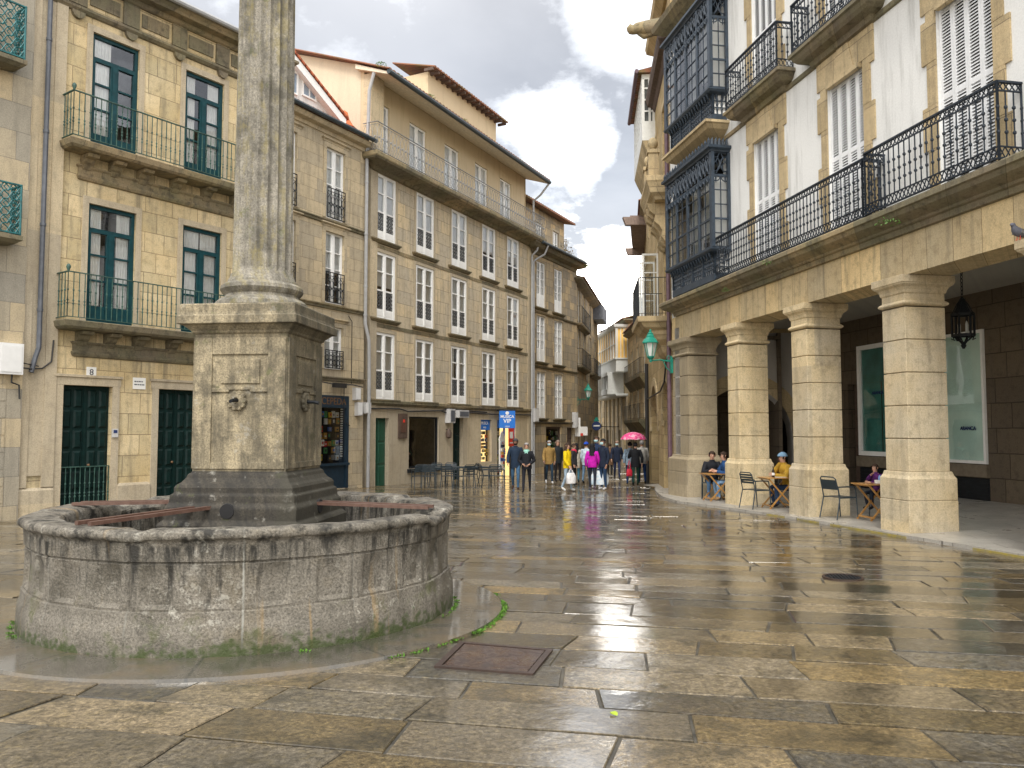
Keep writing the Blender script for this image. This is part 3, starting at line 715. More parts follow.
M['yleaf'] = plain('yellow_green_leaf', (.3,.4,.02), .5, .2)
tag(b.build('fallen_leaf', M['yleaf'], None, c+Vector((0,0,.006)), .6), 'tiny yellow green leaf lying on a wet slab in the foreground', 'leaf')
# ---------------------------------------------------------------- facade kit: local x along the wall, z up, -y out to the street
class Fac:
    def __init__(s, a, t, name=None, label=None, cat='building'):
        s.a = Vector(a); s.t = Vector(t).normalized(); s.n = Vector((s.t.y, -s.t.x))
        s.rz = math.atan2(s.t.y, s.t.x)
        s.root = empty(name, label, cat, (s.a.x, s.a.y, 0), s.rz) if name else None
    def P(s, u, v, d=0):           # where the sight line through a pixel meets the wall plane (d in front of it)
        r = ray(u, v); o = s.a+s.n*d
        q = (o.x-r[0]*o.y)/(r[0]*s.t.y-s.t.x); Y = o.y+s.t.y*q
        return q, CZ+r[2]*Y
    def W(s, x, y, z): q = s.a+s.t*x-s.n*y; return Vector((q.x, q.y, z))
def by_px(Ya, ua, Yb, ub):
    a = at(ua, 420, Ya); b = at(ub, 420, Yb); return (a.x, a.y), (b.x-a.x, b.y-a.y)
def wall_mesh(x0, x1, z0, z1, holes, depth, reveal=.22, roomd=.9, back=True):
    """front skin with openings, reveals, a closed dim room behind every opening; material 0 stone, 1 room"""
    b = MB(); xs = sorted({x0, x1, *[h[0] for h in holes], *[h[1] for h in holes]}); zs = sorted({z0, z1, *[h[2] for h in holes], *[h[3] for h in holes]})
    for i in range(len(xs)-1):
        for j in range(len(zs)-1):
            cx, cz = (xs[i]+xs[i+1])/2, (zs[j]+zs[j+1])/2
            if any(h[0] < cx < h[1] and h[2] < cz < h[3] for h in holes): continue
            b.quad((xs[i],0,zs[j]), (xs[i+1],0,zs[j]), (xs[i+1],0,zs[j+1]), (xs[i],0,zs[j+1]))
    for a, c, e, g in holes:
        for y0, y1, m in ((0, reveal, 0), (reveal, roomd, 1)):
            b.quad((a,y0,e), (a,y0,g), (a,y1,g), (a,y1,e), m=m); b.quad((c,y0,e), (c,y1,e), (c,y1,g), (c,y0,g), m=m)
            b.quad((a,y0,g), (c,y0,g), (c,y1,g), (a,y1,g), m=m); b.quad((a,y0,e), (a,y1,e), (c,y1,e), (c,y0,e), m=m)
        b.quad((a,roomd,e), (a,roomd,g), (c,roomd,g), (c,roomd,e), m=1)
    if back:
        b.quad((x0,0,z0), (x0,0,z1), (x0,depth,z1), (x0,depth,z0)); b.quad((x1,0,z0), (x1,depth,z0), (x1,depth,z1), (x1,0,z1))
        b.quad((x0,depth,z0), (x0,depth,z1), (x1,depth,z1), (x1,depth,z0)); b.quad((x0,0,z1), (x1,0,z1), (x1,depth,z1), (x0,depth,z1))
    return b
def wall(F, x0, x1, z0, z1, holes, depth, mat_, **k):
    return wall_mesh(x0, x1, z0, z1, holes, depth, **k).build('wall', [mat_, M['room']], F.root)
class Win:
    """one kind of window; place() puts the frame in an opening with pane, curtain, guard and stone surround as sub-parts"""
    def __init__(s, w, h, panel, bars, fmat, cols=2, guard=None, gmat='dark_iron', y=.13, sur=.16, smat='trim', sill=True, fw=.065, minor=None, curtain=True, cm='curtain', hood=False, post=None):
        s.w, s.h, s.y = w, h, y; hw = w/2
        f = MB(); e = .003
        f.box(-hw+e, -hw+fw, y-.05, y+.05, e, h-e); f.box(hw-fw, hw-e, y-.05, y+.05, e, h-e)
        f.box(-hw+fw, hw-fw, y-.05, y+.05, h-fw-.01, h-e); f.box(-hw+fw, hw-fw, y-.05, y+.05, e, .07)
        if cols == 2: f.box(-.055, .055, y-.062, y+.04, .07, post or h-fw-.01)
        for z, t in bars:
            if post and z >= post: f.box(-hw+fw, hw-fw, y-.05, y+.035, z-t/2, z+t/2); continue
            for sx in ((-hw+fw, -.055), (.055, hw-fw)) if cols == 2 else ((-hw+fw, hw-fw),): f.box(sx[0], sx[1], y-.04, y+.03, z-t/2, z+t/2)
        if minor:
            for q in minor: f.box(q-.016, q+.016, y-.035, y+.025, panel+.02, h-fw)
        if panel > .1:
            for sx in ((-hw+fw, -.055), (.055, hw-fw)) if cols == 2 else ((-hw+fw, hw-fw),):
                f.box(sx[0], sx[1], y-.03, y+.02, .07, panel); m_ = .05
                if panel > .25: f.box(sx[0]+m_, sx[1]-m_, y-.042, y-.029, .12, panel-.06)
        # leaf stiles beside the meeting post
        if cols == 2:
            for sx in ((-hw+fw, -hw+fw+.035), (-.095, -.054), (.054, .095), (hw-fw-.035, hw-fw)): f.box(sx[0]+.001, sx[1]-.001, y-.046, y+.03, .071, (post or h-fw)-.012)
        s.fm = f.mesh('window', fmat)
        p = MB(); p.quad((-hw+.03, y, max(panel, .03)), (hw-.03, y, max(panel, .03)), (hw-.03, y, h-.03), (-hw+.03, y, h-.03)); s.pm = p.mesh('pane', M['pane'])
        s.cms = []
        for k in range(4):
            c = MB(); zb = panel+.02; yy = y+.045
            spans = {0: ((-hw+.02, -.02), (.02, hw-.02)), 1: ((-hw+.02, -hw*.35), (hw*.3, hw-.02)), 2: ((-hw+.02, hw-.02),), 3: ((-hw+.02, -hw*.1),)}[k]
            z_lo = zb if k != 2 else panel+(h-panel)*R_(.3, .55)
            for x0, x1 in spans:
                n = 12
                for i in range(n):
                    a0, a1 = x0+(x1-x0)*i/n, x0+(x1-x0)*(i+1)/n
                    c.quad((a0, yy+.02*(i % 2), z_lo), (a1, yy+.02*((i+1) % 2), z_lo), (a1, yy+.02*((i+1) % 2), h-.02), (a0, yy+.02*(i % 2), h-.02))
            s.cms.append(c.mesh('curtain', M[cm]))
        s.gm = None
        if guard:
            g = MB(); z0, z1, style, gyy = guard; guard_panel(g, -hw+.03, hw-.03, z0, z1, gyy, style); s.gm = g.mesh('guard', M[gmat])
        s.sm = None
        if sur:
            q = MB(); sw = sur; t = .028
            q.box(-hw-sw, -hw-.001, -t, .02, 0, h); q.box(hw+.001, hw+sw, -t, .02, 0, h); q.box(-hw-sw, hw+sw, -t-.002, .02, h+.001, h+sw*1.1)
            if hood: q.mould([(0, h+sw*1.1), (.04, h+sw*1.15), (.05, h+sw*1.5), (.12, h+sw*1.8), (.12, h+sw*2.05), (0, h+sw*2.2)], -hw-sw, hw+sw, yb=.02)
            s.sm = q.mesh('surround', M[smat])
        s.im = None
        if sill:
            q = MB(); q.mould([(.0, -.16), (.07, -.13), (.12, -.06), (.14, -.055), (.14, -.005), (0, 0)], -hw-.14, hw+.14, yb=.05); s.im = q.mesh('sill', M['ledge'])
    def place(s, parent, x, z, cv=None, pname='window'):
        o = inst(pname, s.fm, parent, (x, 0, z)); inst('pane', s.pm, o)
        if cv is None: cv = random.choice([0, 0, 1, 1, 2, 3, -1])
        if cv >= 0: inst('curtain', s.cms[cv], o)
        if s.gm: inst('guard', s.gm, o)
        if s.sm: inst('surround', s.sm, o)
        if s.im: inst('sill', s.im, o)
        return o
    def hole(s, x, z): return (x-s.w/2, x+s.w/2, z, z+s.h)
def knop(b, x, y, z, r, h): b.lathe([(r*.45, z-h/2), (r, z-h/5), (r, z+h/5), (r*.45, z+h/2)], 6, x, y)
def rail_run(b, p0, p1, z0, z1, style, sp=.13):
    p0 = Vector(p0); p1 = Vector(p1); L = (p1-p0).length; t = (p1-p0)/L
    def q(s, z): v = p0+t*s; return Vector((v.x, v.y, z))
    n = max(1, int(round(L/sp)))
    if style == 'green':
        b.bar(q(0, z1), q(L, z1), .045, .022); b.bar(q(0, z0+.06), q(L, z0+.06), .035, .014)
        for k in range(n+1):
            s = L*k/n; b.tube([q(s, z0+.06), q(s, z1)], .011, 5, cap=False); v = p0+t*s
            for zz in (.33, .40, .62): knop(b, v.x, v.y, z0+(z1-z0)*zz, .022, .05)
    elif style == 'blue':
        b.bar(q(0, z1), q(L, z1), .06, .03); b.bar(q(0, z1-.13), q(L, z1-.13), .03, .018); b.bar(q(0, z0+.20), q(L, z0+.20), .03, .018); b.bar(q(0, z0+.03), q(L, z0+.03), .04, .02)
        for za, zb in ((z1-.13, z1), (z0+.03, z0+.20)):
            m = max(2, int(round(L/.10)))
            for k in range(m):
                a, c = L*k/m, L*(k+1)/m
                b.bar(q(a, za), q(c, zb), .014, .014); b.bar(q(a, zb), q(c, za), .014, .012)
        for k in range(n+1):
            s = L*k/n; b.tube([q(s, z0+.2), q(s, z1-.13)], .012, 5, cap=False); v = p0+t*s
            for zz in (.36, .52, .68): knop(b, v.x, v.y, z0+(z1-z0)*zz, .027, .06)
        for s in (0, L): b.tube([q(s, z0), q(s, z1+.02)], .022, 6)
    elif style == 'dark':
        b.bar(q(0, z1), q(L, z1), .04, .02); b.bar(q(0, z0+.08), q(L, z0+.08), .03, .014)
        for k in range(n+1): b.tube([q(L*k/n, z0), q(L*k/n, z1)], .011, 5, cap=False)
    elif style == 'lattice':
        b.bar(q(0, z1), q(L, z1), .045, .022); b.bar(q(0, z0+.05), q(L, z0+.05), .035, .014); b.bar(q(0, z1-.09), q(L, z1-.09), .02, .012)
        m = max(2, int(round(L/.26))); H = z1-.09-z0-.05
        for k in range(m):
            a, c = L*k/m, L*(k+1)/m; mid = (a+c)/2; wv = (c-a)
            for sg in (-1, 1):
                b.tube([q(mid+sg*wv*.62*math.sin(PI*i/8), z0+.05+H*i/8) for i in range(9)], .0085, 4, cap=False)
                b.tube([q(mid+sg*wv*.5*math.cos(PI*i/6), z0+.05+H*(.0+.5*i/6)) for i in range(7)], .007, 4, cap=False)
            b.lathe([(.02, z0+H*.5), (.035, z0+H*.5+.05), (.02, z0+H*.5+.1)], 6, *(p0+t*mid))
def guard_panel(b, x0, x1, z0, z1, y, style):
    L = x1-x0; H = z1-z0
    if style == 'lattice':
        for sx0, sx1 in ((x0+.06, -.09), (.09, x1-.06)):
            b.box(sx0, sx1, y-.01, y+.01, z0, z0+.03); b.box(sx0, sx1, y-.01, y+.01, z1-.03, z1); w = sx1-sx0
            for i in range(3):
                a, c = sx0+w*i/3, sx0+w*(i+1)/3
                for j in range(4):
                    za, zb = z0+.03+(H-.06)*j/4, z0+.03+(H-.06)*(j+1)/4
                    for u, v in (((a, za), (c, zb)), ((a, zb), (c, za))): b.bar((u[0], y, u[1]), (v[0], y, v[1]), .014, .016)
                    b.lathe([(.01, (za+zb)/2-.03), (.028, (za+zb)/2), (.01, (za+zb)/2+.03)], 5, (a+c)/2, y)
            for i in range(4): b.box(sx0+w*i/3-.007, sx0+w*i/3+.007, y-.008, y+.008, z0, z1)
    elif style == 'scroll':
        for zz, hh in ((z0, .03), (z0+H*.14, .015), (z1-.14*H, .015), (z1-.03, .03)): b.box(x0, x1, y-.014, y+.014, zz, zz+hh)
        n = 5
        for i in range(n):
            a = x0+L*(i+.5)/n; r = L/n*.5
            b.box(a-r-.008, a-r+.008, y-.011, y+.011, z0, z1)
            for zc, rr in ((z0+H*.32, r*.85), (z0+H*.58, r*.85)):
                b.tube([(a+rr*math.cos(2*PI*k/10), y, zc+H*.14*math.sin(2*PI*k/10)) for k in range(11)], .012, 4, cap=False)
            b.tube([(a+r*.8*math.cos(PI*k/6), y, z1-.16*H-.10*math.sin(PI*k/6)) for k in range(7)], .011, 4, cap=False)
            b.lathe([(.01, z0+H*.42), (.035, z0+H*.45), (.01, z0+H*.5)], 6, a, y)
        b.box(x1-.008, x1+.008, y-.011, y+.011, z0, z1)
def wavy_tiles(b, x0, x1, y0, z0, y1, z1, pitch=.2, thick=.03):
    """a run of half-round clay tiles on a sloping plane from eave (y0,z0) to ridge (y1,z1)"""
    n = int((x1-x0)/pitch); seg = 4
    for k in range(n*seg):
        a0, a1 = x0+(x1-x0)*k/(n*seg), x0+(x1-x0)*(k+1)/(n*seg)
        h0 = .055*abs(math.sin(PI*k/seg)); h1 = .055*abs(math.sin(PI*(k+1)/seg))
        b.quad((a0,y0,z0+h0), (a1,y0,z0+h1), (a1,y1,z1+h1), (a0,y1,z1+h0))
        b.quad((a0,y0,z0-thick), (a1,y0,z0-thick), (a1,y0,z0+h1), (a0,y0,z0+h0))
    b.quad((x0,y0,z0-thick), (x0,y1,z1-thick), (x1,y1,z1-thick), (x1,y0,z0-thick))
    b.quad((x0,y0,z0-thick), (x0,y0,z0+.001), (x0,y1,z1+.001), (x0,y1,z1-thick)); b.quad((x1,y0,z0-thick), (x1,y1,z1-thick), (x1,y1,z1), (x1,y0,z0))
def plaque(name, me_list, label, cat, pos, rz, group=None):
    e = empty(name, label, cat, pos, rz, group)
    for nm, me, off in me_list: inst(nm, me, e, off)
    return e
def boxmesh(nm, w, d, h, m, bev=True):
    b = MB(); c = min(w, d, h)*.12
    b.box(-w/2, w/2, -d, 0, -h/2+c, h/2-c); b.box(-w/2+c, w/2-c, -d-.002, -.001, -h/2, h/2) if False else None
    return b.mesh(nm, m)
# ================================================================ townhouse with green windows (left)
F2 = Fac(*by_px(18.0, 62, 21.6, 230), 'stone_townhouse', 'weathered ochre stone townhouse with green doors and two long balconies')
GW = [Win(1.15, 2.8, .42, [(2.20, .10), (1.62, .04), (1.02, .04)], M['teal_paint'], sur=.14, smat='trim', sill=False, fw=.075, post=2.16, y=.10)]
W2 = GW[0]; win2 = [(1.02, 4.08), (3.43, 4.08), (1.0, 8.17), (3.41, 8.17)]
doors2 = [(-.0, 1.13, -.36, 2.62), (2.30, 3.40, -.36, 2.62)]
X0, X1 = -.9, 5.7
wall(F2, X0, X1, -.8, 12.05, [W2.hole(*w) for w in win2]+doors2, 9, M['b2'])
for i, w in enumerate(win2): W2.place(F2.root, *w, cv=(1, 0, 3, 1)[i])
def panel_door(w, h, rows, cols, mat_, grille=False):
    b = MB(); b.box(-w/2+.003, w/2-.003, .14, .19, 0, h-.003); b.box(-.03, .03, .12, .141, 0, h-.004)
    cw = (w/2-.06)/cols
    for sd in (-1, 1):
        for i in range(cols):
            for j in range(rows):
                x0 = (.045 if sd > 0 else -w/2+.03)+i*cw; z0 = .1+(h-.16)*j/rows; ph = (h-.16)/rows
                b.ring([(0, 0), (-.018, .018), (-.022, .0), (-.05, .0)], 0, 0, 0, 0) if False else None
                b.hexa([(x0+.03,.14,z0+.03),(x0+cw-.03,.14,z0+.03),(x0+cw-.03,.14,z0+ph-.03),(x0+.03,.14,z0+ph-.03),
                        (x0+.07,.108,z0+.07),(x0+cw-.07,.108,z0+.07),(x0+cw-.07,.108,z0+ph-.07),(x0+.07,.108,z0+ph-.07)])
    return b.mesh('door', mat_)
for i, h in enumerate(doors2):
    d = inst('door', panel_door(h[1]-h[0], h[3]-h[2], 6, 2, M['green_door']), F2.root, ((h[0]+h[1])/2, 0, h[2]))
    k = MB(); k.lathe([(.012, 0), (.03, .02), (.03, .05), (.012, .065)], 8, z0=0); k.v = [(x+(-.08 if i else .1), -z+.125, y+1.15) for x, y, z in k.v]; k.build('handle', M['gold'], d)
    if i == 0:
        k = MB(); rail_run(k, (-(h[1]-h[0])/2+.02, .03), ((h[1]-h[0])/2-.02, .03), .12, 1.12, 'green', .105); k.build('low_gate', M['green_rail'], d)
q = MB()      # door surrounds: plain bands, small lintel ledge
for a, c, e, g in doors2:
    q.box(a-.17, a-.002, -.03, .02, e-.3, g); q.box(c+.002, c+.17, -.03, .02, e-.3, g); q.mould([(0, g+.002), (.03, g+.004), (.03, g+.17), (.06, g+.19), (.06, g+.24), (0, g+.25)], a-.17, c+.17, yb=.02)
q.build('door_surround', M['trim'], F2.root)
for xa_, xb_ in ((X0+.05, -.22), (1.36, 2.05), (3.65, X1)): q = MB(); q.mould([(.06, -.8), (.06, .28), (.03, .33), (0, .34)], xa_, xb_, yb=.02); q.build('plinth', M['trim'], F2.root)
q = MB(); q.box(X0+.02, X0+.17, -.05, .02, .35, 12.0); q.box(-.42, -.17, -.05, .02, .35, 12.0); q.box(X0+.17, -.42, -.03, .02, .6, 12); q.build('pilaster', M['trim'], F2.root)
for zt in (4.05, 8.15):                      # long stone balconies on a corbelled cornice
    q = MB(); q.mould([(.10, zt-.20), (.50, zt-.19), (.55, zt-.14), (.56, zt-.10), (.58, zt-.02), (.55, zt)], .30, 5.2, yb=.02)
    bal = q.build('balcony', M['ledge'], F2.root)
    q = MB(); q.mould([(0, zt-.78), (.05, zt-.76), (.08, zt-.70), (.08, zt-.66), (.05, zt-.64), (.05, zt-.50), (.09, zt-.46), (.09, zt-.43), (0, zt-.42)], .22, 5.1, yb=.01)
    for x in (.35, 1.0, 1.70, 2.58, 3.46, 4.34):
        q.prism([(.01, zt-.42), (-.10, zt-.42), (-.16, zt-.37), (-.20, zt-.30), (-.36, zt-.28), (-.40, zt-.21), (.01, zt-.205)], x-.13, x+.13)
        q.prism([(.01, zt-.55), (-.07, zt-.52), (-.13, zt-.425), (.01, zt-.421)], x-.10, x+.10)
    q.build('corbels', M['ledge'], bal)
    q = MB(); xl = -.22
    rail_run(q, (xl, .01), (xl, -.53), zt, zt+1.06, 'green', .13); rail_run(q, (xl, -.53), (5.5, -.53), zt, zt+1.06, 'green', .125)
    q.lathe([(.02, zt+1.06), (.03, zt+1.1), (.05, zt+1.15), (.04, zt+1.2), (.005, zt+1.23)], 10, xl+.0, -.53)
    q.build('railing', M['green_rail'], bal, smooth=40)
q = MB()                                      # entablature: string with half-round drops, panelled frieze, cornice
q.mould([(0, 11.28), (.05, 11.30), (.10, 11.36), (.10, 11.42), (0, 11.45)], X0, X1, yb=.02)
for x in (.05, 1.33, 2.62, 3.90, 5.2):
    q.box(x-.2, x+.2, -.06, .02, 11.46, 12.02)
    q.prismy([(x-.15, 11.285)]+[(x+.15*math.cos(PI+PI*k/8), 11.285+.17*math.sin(PI+PI*k/8)) for k in range(1, 8)]+[(x+.15, 11.285)], -.09, .01)
for x in (.69, 1.97, 3.26, 4.55): q.box(x-.36, x+.36, -.03, .02, 11.58, 11.92)
q.mould([(.06, 12.03), (.10, 12.06), (.14, 12.14), (.36, 12.16), (.40, 12.22), (.46, 12.27), (.46, 12.34), (0, 12.42)], X0, X1, yb=2)
q.build('cornice', M['ledge'], F2.root)
q = MB(); q.tube([(X0-.02, -.54, 12.36), (X1, -.54, 12.36)], .07, 8); q.build('gutter', M['zinc'], F2.root)
q = MB(); wavy_tiles(q, X0, X1, -.3, 12.42, 5, 13.9); q.build('roof', M['tile'], F2.root)
q = MB(); q.tube([(-.60, -.12, 12.3), (-.60, -.12, 3.4), (-.66, -.12, 3.2), (-.74, -.12, 2.85)], .055, 8); 
for z in (4.2, 6.1, 8.2, 10.3): q.tube([(-.60, -.12, z), (-.60, -.12, z+.06)], .068, 8)
q.build('drainpipe', M['pipe_dark'], F2.root, smooth=40)
q = MB(); q.tube([(-2.2, -.17, 3.0), (-1.2, -.17, 2.96), (-.78, -.17, 2.92), (-.5, -.08, 2.95), (-.3, -.07, 3.12), (-.27, -.07, 3.6)], .018, 5); q.tube([(-1.2, -.165, 3.08), (-.6, -.14, 2.99)], .014, 5); q.build('cable', M['cable'], F2.root)
# ---- leftmost stone house with teal balcony lattices
F1 = Fac(F2.W(-.9, -.10, 0).xy, F2.t, 'stone_house', 'pale stone house at the left edge with teal lattice balconies')
xw = -2.7; W1 = Win(1.2, 2.6, .4, [(2.0, .08), (1.2, .04)], M['teal_paint'], sur=.15, sill=False)
wall(F1, -6.5, -.0, -.8, 13.2, [W1.hole(xw, 4.6), W1.hole(xw, 8.5), (-3.3, -2.1, -.4, 2.5)], 9, M['b1'])
W1.place(F1.root, xw, 4.6, 0); W1.place(F1.root, xw, 8.5, 1)
inst('door', panel_door(1.2, 2.9, 6, 2, M['green_door']), F1.root, (xw, 0, -.4))
for v0, v1, ur in ((4, 61, 28), (182, 236, 23.5)):
    xr, zt = F1.P(ur, v0+3, .45); _, zb = F1.P(ur, v1, .45)
    q = MB(); q.mould([(.02, zb-.32), (.12, zb-.2), (.38, zb-.17), (.47, zb-.10), (.47, zb-.01), (0, zb)], -3.7, xr-.45, yb=.02); bal = q.build('balcony', M['ledge'], F1.root)
    q = MB(); x0 = -4.1
    for a, c in (((x0, -.43), (xr-.03, -.43)), ((xr-.03, -.43), (xr-.03, 0))):
        a = Vector(a); c = Vector(c); L = (c-a).length
        for zz in (zb+.03, zt-.02): q.bar((a.x, a.y, zz), (c.x, c.y, zz), .05, .03)
        n = max(2, int(L/.17)); H = zt-zb-.05; rows = 6
        for k in range(n):
            p0, p1 = a.lerp(c, k/n), a.lerp(c, (k+1)/n); pm = (p0+p1)/2
            for j in range(rows):
                za, zb2 = zb+.03+H*j/rows, zb+.03+H*(j+1)/rows; zm = (za+zb2)/2
                q.tube([(p0.x,p0.y,za), (pm.x,pm.y,za+.2*(zm-za)), (p1.x,p1.y,zb2)], .014, 4, cap=False); q.tube([(p0.x,p0.y,zb2), (pm.x,pm.y,zm+.3*(zb2-zm)), (p1.x,p1.y,za)], .014, 4, cap=False)
                if (j+k) % 2: q.tube([(p0.x,p0.y,zm), (pm.x,pm.y,za), (p1.x,p1.y,zm), (pm.x,pm.y,zb2), (p0.x,p0.y,zm)], .011, 4, cap=False)
        q.tube([(c.x,c.y,zb), (c.x,c.y,zt)], .025, 6)
    q.build('railing', M['teal_lattice'], bal)
q = MB(); 
for k in range(9): q.box(-6.4, -.32, -.012, .01, -.3+k*.36, -.3+k*.36+.335)
q.build('rustication', M['b1'], F1.root)
q = MB(); q.mould([(0, 12.9), (.3, 13.0), (.4, 13.2), (0, 13.3)], -6.5, 0, yb=3); q.build('cornice', M['ledge'], F1.root)
# small things on these walls
x, z = F2.P(91, 372.5); me1 = MB(); me1.box(-.11, .11, -.025, 0, -.125, .125)
plaque('house_number_plate', [('plate', me1.mesh('plate', M['sign_white']), (0,0,0)), ('number', text_mesh('8', .2, M['ink']), (0,-.027,0))], 'white tile with house number 8 over the left green double door', 'house number', F2.W(x, 0, z), F2.rz)
x, z = F2.P(139, 383.5); me1 = MB(); me1.box(-.16, .16, -.02, 0, -.14, .14)
l1 = MB()
for r, wds in ((.045, (.05,.03,.06,.04)), (-.03, (.07,.04,.05,.06))):
    xx = -.13
    for w in wds: l1.box(xx, xx+w, -.023, -.019, r-.014, r+.014); xx += w+.012
plaque('street_name_plate', [('plate', me1.mesh('plate', M['sign_white']), (0,0,0)), ('lettering', l1.mesh('lettering', M['pipe_dark']), (0,0,0))], 'small white two line name plate between the two green doors', 'sign', F2.W(x, 0, z), F2.rz)
x, z = F2.P(114, 433); me1 = MB(); me1.box(-.07, .07, -.04, 0, -.10, .10); me2 = MB(); me2.box(-.045, .045, -.046, -.041, -.0, .07)
plaque('intercom', [('case', me1.mesh('case', M['box_grey']), (0,0,0)), ('screen', me2.mesh('screen', M['ink_blue']), (0,0,0))], 'small grey intercom beside the left green double door', 'intercom', F2.W(x, -.02, z), F2.rz)
x, z = F1.P(8, 359, .0); me1 = MB(); me1.box(-.24, .24, -.16, 0, -.33, .33); me2 = MB(); me2.box(-.20, .20, -.172, -.161, -.28, .28); me3 = MB(); me3.tube([(.05,-.08,-.33), (.05,-.08,-.5), (.2,-.08,-.55), (.22,-.08,-.85)], .02, 5)
plaque('meter_box', [('case', me1.mesh('case', M['box_white']), (0,0,0)), ('lid', me2.mesh('lid', M['box_white']), (0,0,0)), ('conduit', me3.mesh('conduit', M['cable']), (0,0,0))], 'white meter box with dangling black conduit at the left edge', 'meter box', F1.W(x, 0, z), F1.rz)
# ================================================================ grey stone house between the column and the long house
F = Fac(*by_px(26.9, 292, 30.5, 370), 'grey_stone_house', 'grey stone house with iron window guards and a white gabled dormer'); FB2 = F
WT = Win(1.0, 2.58, 0.0, [(.66, .035), (1.27, .035), (1.88, .035)], M['white_paint'], guard=(.02, 1.12, 'scroll', -.06), sur=.15, smat='b2b', sill=False, hood=True, fw=.06)
WL = Win(1.0, 1.52, 0.0, [(.5, .035), (1.0, .035)], M['white_paint'], guard=(.02, .68, 'scroll', -.06), sur=.15, smat='b2b', sill=False, hood=True, fw=.06)
ws = [(c, z, WT) for c in (-3.0, -.48, 2.0) for z in (9.2, 6.14)]+[(c, 3.78, WL) for c in (-3.0, -.48, 2.0)]
wall(F, -4.6, 3.70, 3.0, 12.5, [w.hole(c, z) for c, z, w in ws], 9, M['b2b'])
for c, z, w in ws: w.place(F.root, c, z, random.choice([0, 1, 2]))
shop = (1.22, 2.86, -.5, 2.84)
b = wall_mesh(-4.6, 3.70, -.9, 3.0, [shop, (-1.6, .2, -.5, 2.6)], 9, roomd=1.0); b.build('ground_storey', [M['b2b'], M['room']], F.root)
q = MB()
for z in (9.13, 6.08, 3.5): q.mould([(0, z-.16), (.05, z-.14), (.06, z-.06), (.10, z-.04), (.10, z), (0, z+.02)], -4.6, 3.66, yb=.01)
q.build('string_course', M['ledge'], F.root)
q = MB(); q.mould([(0, 12.20), (.05, 12.22), (.08, 12.34), (.26, 12.38), (.32, 12.46), (.34, 12.54), (0, 12.58)], -4.6, 3.70, yb=.01); q.build('cornice', M['b2b'], F.root)
q = MB(); q.tube([(-4.6, -.44, 12.62), (3.78, -.44, 12.62)], .085, 8); q.build('gutter', M['gutter'], F.root, smooth=40)
q = MB(); wavy_tiles(q, -4.6, 3.7, -.38, 12.71, 5.5, 14.0, pitch=.24); q.build('roof', M['tile_red'], F.root)
q = MB(); q.lathe([(.48, 0), (.34, .12), (.2, .35), (.13, .62), (.02, .7)], 12, 2.95, .45, z0=13.0); q.build('ridge_cap', M['terracotta'], F.root, smooth=40)
# white gabled dormer
gd = -.02; xr, zr = F.P(346, 140, -gd); xp, zp = F.P(293, 52, -gd); xp = min(xp, .2); zr = max(zr, 13.12)
zb = 12.85; hwid = xr-xp
q = MB(); q.prismy([(xp-hwid+.25, zb), (xr-.25, zb), (xr-.25, zr+.05), (xp, zp-.35), (xp-hwid+.25, zr+.05)], gd+.25, 5.2)
dm = q.build('dormer', M['white_wall'], F.root)
q = MB()
for sg in (-1, 1):
    a = Vector((xp+sg*hwid, gd, zr)); c = Vector((xp, gd, zp)); nrm = Vector((0, 0, -.32))
    q.hexa([a+nrm, c+nrm, c+nrm+Vector((0,.35,0)), a+nrm+Vector((0,.35,0)), a, c, c+Vector((0,.35,0)), a+Vector((0,.35,0))] if sg > 0 else [c+nrm, a+nrm, a+nrm+Vector((0,.35,0)), c+nrm+Vector((0,.35,0)), c, a, a+Vector((0,.35,0)), c+Vector((0,.35,0))])
q.build('bargeboard', M['white_paint'], dm)
q = MB()
for sg in (-1, 1):
    a = Vector((xp+sg*(hwid+.1), gd-.05, zr+.0)); c = Vector((xp, gd-.05, zp+.02)); e = Vector((0, 4.6, 0)); up = Vector((0, 0, .08))
    q.hexa([a, c, c+e, a+e, a+up, c+up, c+e+up, a+e+up])
q.build('dormer_roof', M['tile_red'], dm)
for u0, u1, v0, v1 in ((288.5, 297.5, 71, 94), (302, 316, 77, 99)):
    x0, z1 = F.P((u0+u1)/2, v0, -gd-.25); _, z0 = F.P((u0+u1)/2, v1, -gd-.25); w = F.P(u1, v0, -gd-.25)[0]-F.P(u0, v0, -gd-.25)[0]
    q = MB(); 
    for a, c, e, g in ((-w/2, -w/2+.06, z0, z1), (w/2-.06, w/2, z0, z1), (-w/2+.06, w/2-.06, z1-.06, z1), (-w/2+.06, w/2-.06, z0, z0+.06), (-.02, .02, z0+.06, z1-.06)): q.box(a, c, -.03, .03, e, g)
    o = q.build('window', M['white_paint'], dm, (x0, gd+.23, 0)); q = MB(); q.box(-w/2+.05, w/2-.05, .0, .012, z0+.05, z1-.05); q.build('pane', M['sky_pane'] if 'sky_pane' in M else M['dark'], o)
inst('door', panel_door(1.8, 3.1, 4, 2, M['timber']), F.root, (-.7, .06, -.5))
